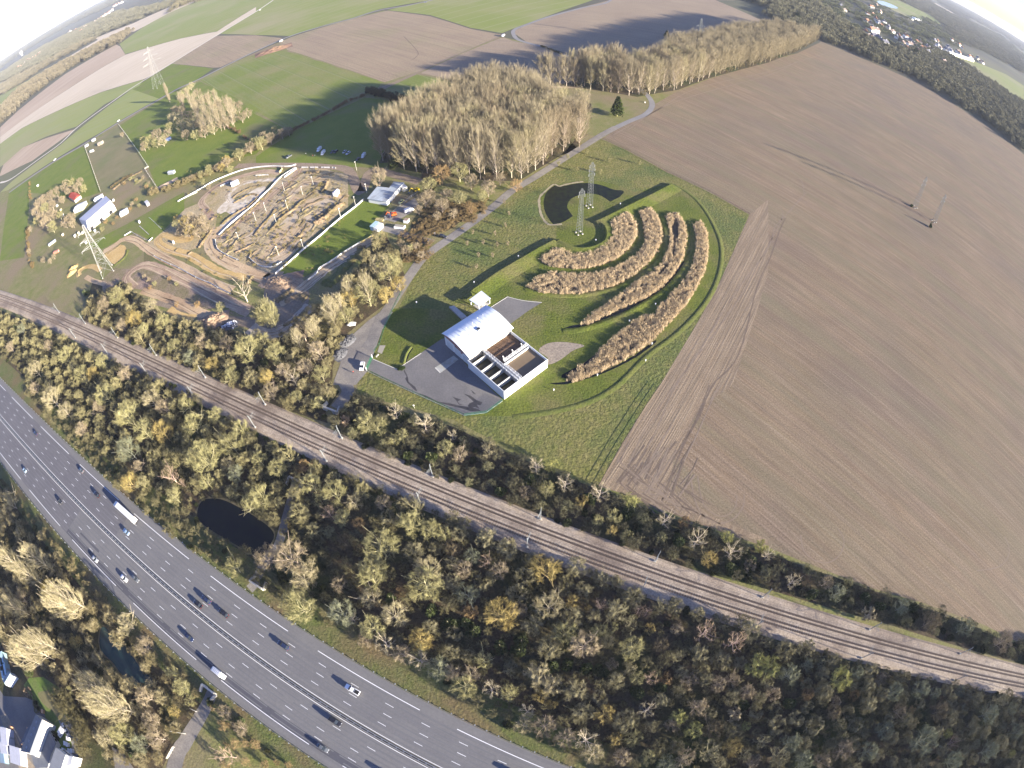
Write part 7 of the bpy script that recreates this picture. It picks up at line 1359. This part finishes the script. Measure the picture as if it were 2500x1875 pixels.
# small posts and inspection covers of the works
pm = MB().tube((0, 0, 0), (0, 0, .9), .12, .12, 6); pm.box((0, 0, 1.0), (.5, .5, .25)); p0_ = pm.build('marker_post', m_white, None, label='short white marker post on the mown banks around the reed beds', cat='post', group='marker posts of the reed beds')
for k, (fr, x, y) in enumerate([('G', 933, 105), ('G', 722, 418), ('G', 55, 558), ('F', 1880, 782), ('G', 1235, 970), ('G', 1010, 1115), ('G', 1275, 1160), ('G', 1205, 1310), ('K', 360, 50), ('F', 1385, 955), ('G', 1150, 1455), ('G', 735, 1580)]):
    o = p0_ if k == 0 else copy_tree(p0_); o.location = gd(fr, x, y)
r = empty('signpost', gd('J', 1365, 200), 0, 'lone post with a pale plate in the rough grass below the yard', 'post'); MB().tube((0, 0, 0), (0, 0, 2.2), .08, .08, 6).build('post', m_concl, r); MB().box((0, 0, 2.0), (.6, .1, .5)).build('plate', m_white, r)
r = empty('bench', gd('b', 340, 385), R(60), 'small pale slab bench beside the gate', 'bench'); MB().box((0, 0, .45), (1.8, .6, .1)).build('seat', m_concl, r)
for s_ in (-.6, .6): MB().box((s_, 0, .2), (.15, .5, .4)).build('leg', m_concl, r)
# field gates and white tape fences of the paddocks
m_tape = mat('white_tape', (.7, .66, .55))
fence('A 1025,1078 1100,1180 1200,1320 1280,1442 1250,1460 1370,1645', 1.4, 'tape_fence', 'pale tape fence between the grazed and the green paddock', m_tape, 8, 2, .12); fence('A 735,1275 790,1430 870,1659', 1.4, 'tape_fence', 'pale tape fence along the left side of the grazed paddock', m_tape, 8, 2, .12)
fence('C 0,1662 C 200,1540 F 2206,80' if 0 else 'f 1055,955 1180,830 1320,705 1450,590 1620,465', 1.5, 'wire_fence', 'grey wire fence along the club car park', m_grey, 3, 3, .05)
fence('C 780,1200 980,1290 1330,1480 1700,1655 G 2045,190', 1.2, 'wire_fence', 'wire fence between the rough grass and the ploughed field', mat('old_post', (.07, .055, .04)), 5, 2, .06)
fence('K 745,868 950,505 1150,185 1270,5', 1.2, 'wire_fence', 'post fence with short shadows at the lower left of the ploughed field', MATS['old_post'], 5, 2, .06)
fence('M 1700,1175 1650,1150', 1.6, 'wooden_gate', 'pale wooden gate above the lane at the bottom', m_concl, 1.2, 3, .08); fence('M 1600,1365 1480,1345', 1.6, 'wooden_gate', 'pale wooden gate in the middle of the lane at the bottom', m_concl, 1.2, 3, .08); fence('M 1505,1480 1450,1580', 1.6, 'wooden_gate', 'pale rails beside the lane near the bottom edge', m_concl, 1.2, 3, .08)
# people-sized pipes and scrap at the farm are covered by the boxes above
# ------------------------------------------------------------------ cottages at the lower left
sheet('lawn', PL('c 350,440 430,330 640,320 900,500 1010,700 1250,900 1290,1200 1220,1250 1100,1120 1150,1700 640,1700 640,1000 480,640'), .05, mat('lush_grass', (.10, .16, .025), (.12, .15, .04), .2, fine=(1, .2)))
ground_patch('earth_patch', 'c 560,560 700,530 820,650 900,820 1010,1010 900,990 780,830 620,700', .064, m_padd)
sheet('yard', PL('W -330,20 c -200,200 60,600 380,620 520,680 640,830 720,1010 1000,1659 W -190,-75 -330,-60'), .055, m_yard)
sheet('yard', PL('c 840,900 950,880 1150,1120 1150,1700 1050,1700 1060,1300 900,1050'), .06, m_lane)
sheet('gravel_patch', PL('c 1650,1350 1800,1420 2000,1700 1700,1700'), .06, m_gravel)
def gable_from(name, lab, eL, rg_, eR, He, Hr, mr, mw, par_win=3):
    """two eave lines and the ridge line, each given by two pixels"""
    a0, a1 = PL(eL, He); r0, r1 = PL(rg_, Hr); c0, c1 = PL(eR, He); r = empty(name, ((a0.x + c1.x) / 2, (a0.y + c1.y) / 2, 0), 0, lab, 'building'); inv = Matrix.Translation(-r.location)
    b = MB(); b.M = inv; b.add([a0, a1, r1, r0, c0, c1], [(0, 1, 2, 3), (3, 2, 5, 4)]); rf_ = b.build('roof', mr, r); b = MB(); b.M = inv
    g_ = lambda v, z: (v.x, v.y, z)
    b.add([g_(a0, 0), g_(a1, 0), g_(a1, He - .03), g_(a0, He - .03)], [(0, 1, 2, 3)]); b.add([g_(c0, 0), g_(c1, 0), g_(c1, He - .03), g_(c0, He - .03)], [(3, 2, 1, 0)])
    for p, q, s_ in ((a0, c0, r0), (a1, c1, r1)): b.add([g_(p, 0), g_(q, 0), g_(q, He - .03), (s_.x, s_.y, Hr - .03), g_(p, He - .03)], [(0, 1, 2, 3, 4)])
    b.build('wall', mw, r)
    for k in range(par_win): p = a0.lerp(r0, .5).lerp(a1.lerp(r1, .5), (k + .8) / (par_win + .6)); z = (He + Hr) / 2 + .05; b = MB(); b.M = inv; d_ = a1 - a0; b.box((p.x, p.y, z + .05), (1.2, .8, .2), math.atan2(d_.y, d_.x)); b.build('skylight', m_grey, rf_)
    return r
m_sl1 = mat('slate_roof', (.11, .12, .14), (.14, .15, .17), .5, rough=.6); m_wr = mat('render_wall', (.5, .48, .44))
gable_from('long_hall', 'long grey roofed hall at the lower left, its far roof side in shade', 'c 525,870 300,1412', 'c 618,942 436,1440', 'c 692,1010 520,1490', 6, 9, m_sl1, m_wr, 5)
def flat(name, lab, txt, H, mr, mw, cat='building'):
    P_ = PL(txt, H); ce = sum(P_, Vector()) / len(P_); r = empty(name, (ce.x, ce.y, 0), 0, lab, cat); b = MB(); b.M = Matrix.Translation(-r.location); b.prism(P_, H - .25, H); b.build('roof', mr, r); b = MB(); b.M = Matrix.Translation(-r.location); b.prism([p.lerp(ce, .04) for p in P_], 0, H - .26); b.build('wall', mw, r)
    for k in range(3): p = P_[0].lerp(P_[1], .25 + .25 * k).lerp(ce, .035); d_ = P_[1] - P_[0]; b = MB(); b.M = Matrix.Translation(-r.location); b.box((p.x, p.y, H * .5), (1.2, .1, 1.1), math.atan2(d_.y, d_.x)); b.build('window', m_glass, r)
    return r
flat('court_building', 'low blue grey flat roofed block between the two halls at the lower left', 'c 690,1030 820,1300 740,1480 700,1659 520,1659 445,1445', 3.5, m_sl1, m_wr); flat('white_hall', 'pale flat roofed hall cut by the bottom edge at the lower left', 'c 822,1352 965,1462 890,1700 700,1700', 7.5, mat('pale_roof', (.17, .18, .20), (.21, .22, .24), .3), m_clad); flat('white_annex', 'bright white annex beside the pale hall at the bottom edge', 'c 968,1470 1075,1490 1045,1610 905,1659', 6, mat('dull_white', (.40, .41, .43)), m_clad)
flat('lean_to', 'grey lean-to roof against the left side of the long hall', 'c 405,1062 470,1010 380,1260 300,1300', 4, m_sl1, m_wr)
gable_from('white_house', 'white gabled house at the left edge above the yard', 'c 38,372 120,235', 'c 62,410 150,262', 'c 85,440 178,300', 4.5, 6.5, mat('silver_roof', (.20, .26, .30)), m_clad, 1)
for k, (x0, y0, x1, y1, w_, H_, lab) in enumerate([(10, 1180, 100, 1200, 8, 5, 'bright white box building at the left edge, upper one'), (0, 1330, 95, 1340, 7, 4.5, 'bright white box building at the left edge, lower one'), (150, 1450, 300, 1500, 8, 4.5, 'bright white box building beside the muddy lane'), (0, 1500, 60, 1510, 5, 3, 'blue grey low building at the left bottom corner'), (20, 1055, 30, 1090, 3, 2.4, 'small dark teal container on the left edge')]):
    hut('c', x0, y0, x1, y1, w_, H_, 'outbuilding', lab, 'building', (.5, .5, .54) if k < 3 else (.2, .3, .36), (.44, .45, .50) if k < 3 else (.2, .28, .36))
for k, (x, y) in enumerate([(950, 1290), (985, 1310), (990, 1220), (1010, 1400), (1050, 1400), (925, 1390), (410, 1085), (330, 1290), (150, 1065), (620, 820)]): hut('c', x - 12, y, x + 12, y + 6, 1.6, 1.4, 'garden_box', ['white box in the cluttered garden, upper one', 'second white box in the cluttered garden', 'narrow white board beside the drive', 'cream box in the lower garden', 'pale box at the garden edge by the drive', 'white box against the pale hall', 'orange tan box on the lean-to side', 'white box at the foot of the long hall', 'tan box on the muddy lane', 'orange box at the corner of the lawn'][k], 'box', WHT if k < 6 else (.55, .3, .15), (.7, .7, .7) if k < 6 else (.6, .35, .2), win=0, door=False)
for k, (x, y) in enumerate([(20, 40), (15, 130), (60, 200), (40, 250)]): hut('c', x - 20, y + 10, x + 20, y - 10, 6, 3.5, 'outbuilding', 'pale teal shed in the cluster at the left edge beside the water tanks', 'building', (.3, .45, .48), (.4, .55, .6), win=1)
sheet('gravel_patch', PL('c 0,880 100,860 330,1400 560,1700 300,1700 120,1250'), .065, mat('muddy_lane', (.22, .18, .13), (.28, .23, .17), .4, fine=(1, .2)))
# ------------------------------------------------------------------ far villages
rv = random.Random(77); WC = [((.75, .73, .70), 'white'), ((.62, .55, .42), 'cream'), ((.68, .62, .55), 'pale pink')]; RC = [((.26, .13, .08), 'rust red'), ((.12, .12, .15), 'slate grey'), ((.20, .15, .13), 'brown')]
mw_ = [mat('house_wall_%d' % k, c[0]) for k, c in enumerate(WC)]; mr_ = [mat('house_roof_%d' % k, c[0]) for k, c in enumerate(RC)]
HM = {}
def house(p, rz, L, w, H, wi, ri, lab, grp):
    r = empty('village_house', p, rz, lab, 'house', grp); r.scale = (L / 12, w / 8.5, H / 5)
    if 'w' not in HM:
        HM['w'] = MB().box((0, 0, 2.5), (12, 8.5, 5)); X, Y = 6.4, 4.8
        HM['r'] = MB().add([(-X, -Y, 4.9), (X, -Y, 4.9), (X, 0, 8.6), (-X, 0, 8.6), (-X, Y, 4.9), (X, Y, 4.9)], [(0, 1, 2, 3), (3, 2, 5, 4), (0, 3, 4), (1, 5, 2), (0, 4, 5, 1)]); HM['c'] = MB().box((3, 0, 8.6), (.9, .9, 1.8)); HM['i'] = MB()
        for s_ in (-1, 1):
            for x in (-3.6, 0, 3.6): HM['i'].box((x, s_ * 4.28, 3.0), (1.3, .08, 1.4))
    HM['w'].build('wall', mw_[wi], r); rf_ = HM['r'].build('roof', mr_[ri], r); HM['c'].build('chimney', mw_[0], rf_); return r
VH = [(290, 80), (330, 130), (655, 185), (720, 190), (640, 290), (690, 330), (730, 370), (700, 410), (760, 410), (650, 480), (690, 490), (740, 490), (810, 520), (840, 560), (880, 580), (620, 440), (580, 460), (705, 100), (770, 75), (820, 165), (960, 420), (990, 420), (930, 370), (880, 290), (1100, 520), (1125, 575), (1165, 540), (1170, 490), (1220, 600), (1240, 560), (1285, 590), (1360, 575), (1130, 640), (1180, 655), (1370, 660), (1400, 650), (1330, 690), (1555, 550), (1590, 555), (1540, 690), (1560, 640), (1460, 640), (1440, 650), (1630, 650), (1710, 680), (1780, 680), (1740, 640), (1870, 700), (1890, 720), (1930, 640), (1890, 605), (1460, 715), (1560, 820), (1650, 820), (1680, 840), (2030, 760), (2060, 770), (2140, 790), (2170, 830), (2200, 840), (1790, 540), (1900, 910), (1070, 480), (1045, 500), (850, 340), (800, 300), (760, 260), (1320, 560), (1500, 660), (1600, 600)]
for k, (x, y) in enumerate(VH):
    wi, ri = rv.choice([0, 0, 0, 1, 2]), rv.choice([0, 0, 1, 1, 2]); pl = 'left end of the far village' if x < 500 else 'upper cluster of the far village' if x < 900 and y < 350 else 'dense middle of the far village' if x < 1050 else 'centre of the far village' if x < 1420 else 'right end of the far village'
    p = gd('i', x, y, 4); p.z = 0; house(p, rv.uniform(-.5, .9) + .6, rv.uniform(12, 20), rv.uniform(9, 12), rv.uniform(5, 8), wi, ri, '%s house, %s roof, %s' % (WC[wi][1], RC[ri][1], pl), 'houses of the far village on the right')
for x0, y0, x1, y1, lab in ((1745, 705, 1920, 760, 'long white wall building along the green field beyond the village'), (1935, 765, 2075, 812, 'second long white building further right along the green field')):
    p, L_, w_, rz = rect('i', x0, y0, x1, y1, 10, 4); r = empty('long_building', p, rz, lab, 'building'); MB().box((0, 0, 3), (L_, 10, 6)).build('wall', m_clad, r); MB().add([(-L_ / 2, -5.5, 6), (L_ / 2, -5.5, 6), (L_ / 2, 0, 8), (-L_ / 2, 0, 8), (-L_ / 2, 5.5, 6), (L_ / 2, 5.5, 6)], [(0, 1, 2, 3), (3, 2, 5, 4), (0, 3, 4), (1, 5, 2)]).build('roof', m_clad, r)
for k, (x, y) in enumerate([(600, 275), (650, 262), (700, 268), (720, 240), (745, 232), (820, 190), (865, 160), (880, 148), (905, 130), (935, 112), (990, 50), (1020, 35), (1045, 25), (160, 580), (215, 548), (240, 520), (260, 520), (285, 502), (310, 490), (335, 470), (345, 462), (180, 575), (960, 92), (845, 172)]):
    p = gd('A', x, y, 4); p.z = 0; d_ = p.length; house(p, rv.uniform(-.4, .4) - .5, 14 + d_ * .004, 10 + d_ * .002, 6 + d_ * .001, 0, rv.choice([0, 0, 2]), 'tiny hazy white house in the distant village at the top left', 'houses of the distant village on the left')
p = gd('A', 190, 478, 0); s_ = p.length / 5000; r = empty('water_tower', p, 0, 'pale white dome standing on the horizon at the top left', 'tower'); MB().tube((0, 0, 0), (0, 0, 22 * s_), 9 * s_, 7 * s_, 12).build('shaft', m_clad, r)
b = MB()
for k in range(6): a0, a1 = math.pi / 12 * k * 1.0, math.pi / 12 * (k + 1) * 1.0; b.tube((0, 0, (22 + 20 * math.sin(a0)) * s_), (0, 0, (22 + 20 * math.sin(a1)) * s_), 16 * s_ * math.cos(a0), max(.1, 16 * s_ * math.cos(a1)), 16)
b.build('dome', m_white, r)
for x0, y0, x1, y1 in ((1200, 145, 1245, 160), (1255, 150, 1310, 165)): p, L_, w_, rz = rect('D', x0, y0, x1, y1, 14, 5); r = empty('greenhouse', p, rz, 'pale long roof in the meadow beyond the village', 'building'); MB().box((0, 0, 2.5), (L_, 14, 5)).build('wall', m_white, r); MB().box((0, 0, 5.1), (L_ + 1, 15, .3)).build('roof', mat('bluish_roof%d' % x0, (.5, .62, .7)), r)
# ------------------------------------------------------------------ air
m_haze = bpy.data.materials.new('haze'); m_haze.use_nodes = True; hn = m_haze.node_tree; hn.nodes.clear()
pv = hn.nodes.new('ShaderNodeVolumePrincipled'); pv.inputs['Color'].default_value = (0.80, 0.87, 1.0, 1); pv.inputs['Density'].default_value = 0.00005; pv.inputs['Anisotropy'].default_value = 0.0
ho = hn.nodes.new('ShaderNodeOutputMaterial'); hn.links.new(pv.outputs[0], ho.inputs['Volume'])
b = MB(); b.box((0, 0, 92.0), (27000, 27000, 188)); b.build('haze', m_haze, None, False, kind='stuff', label='thin pale haze over the fields', cat='haze')
finish_labels()
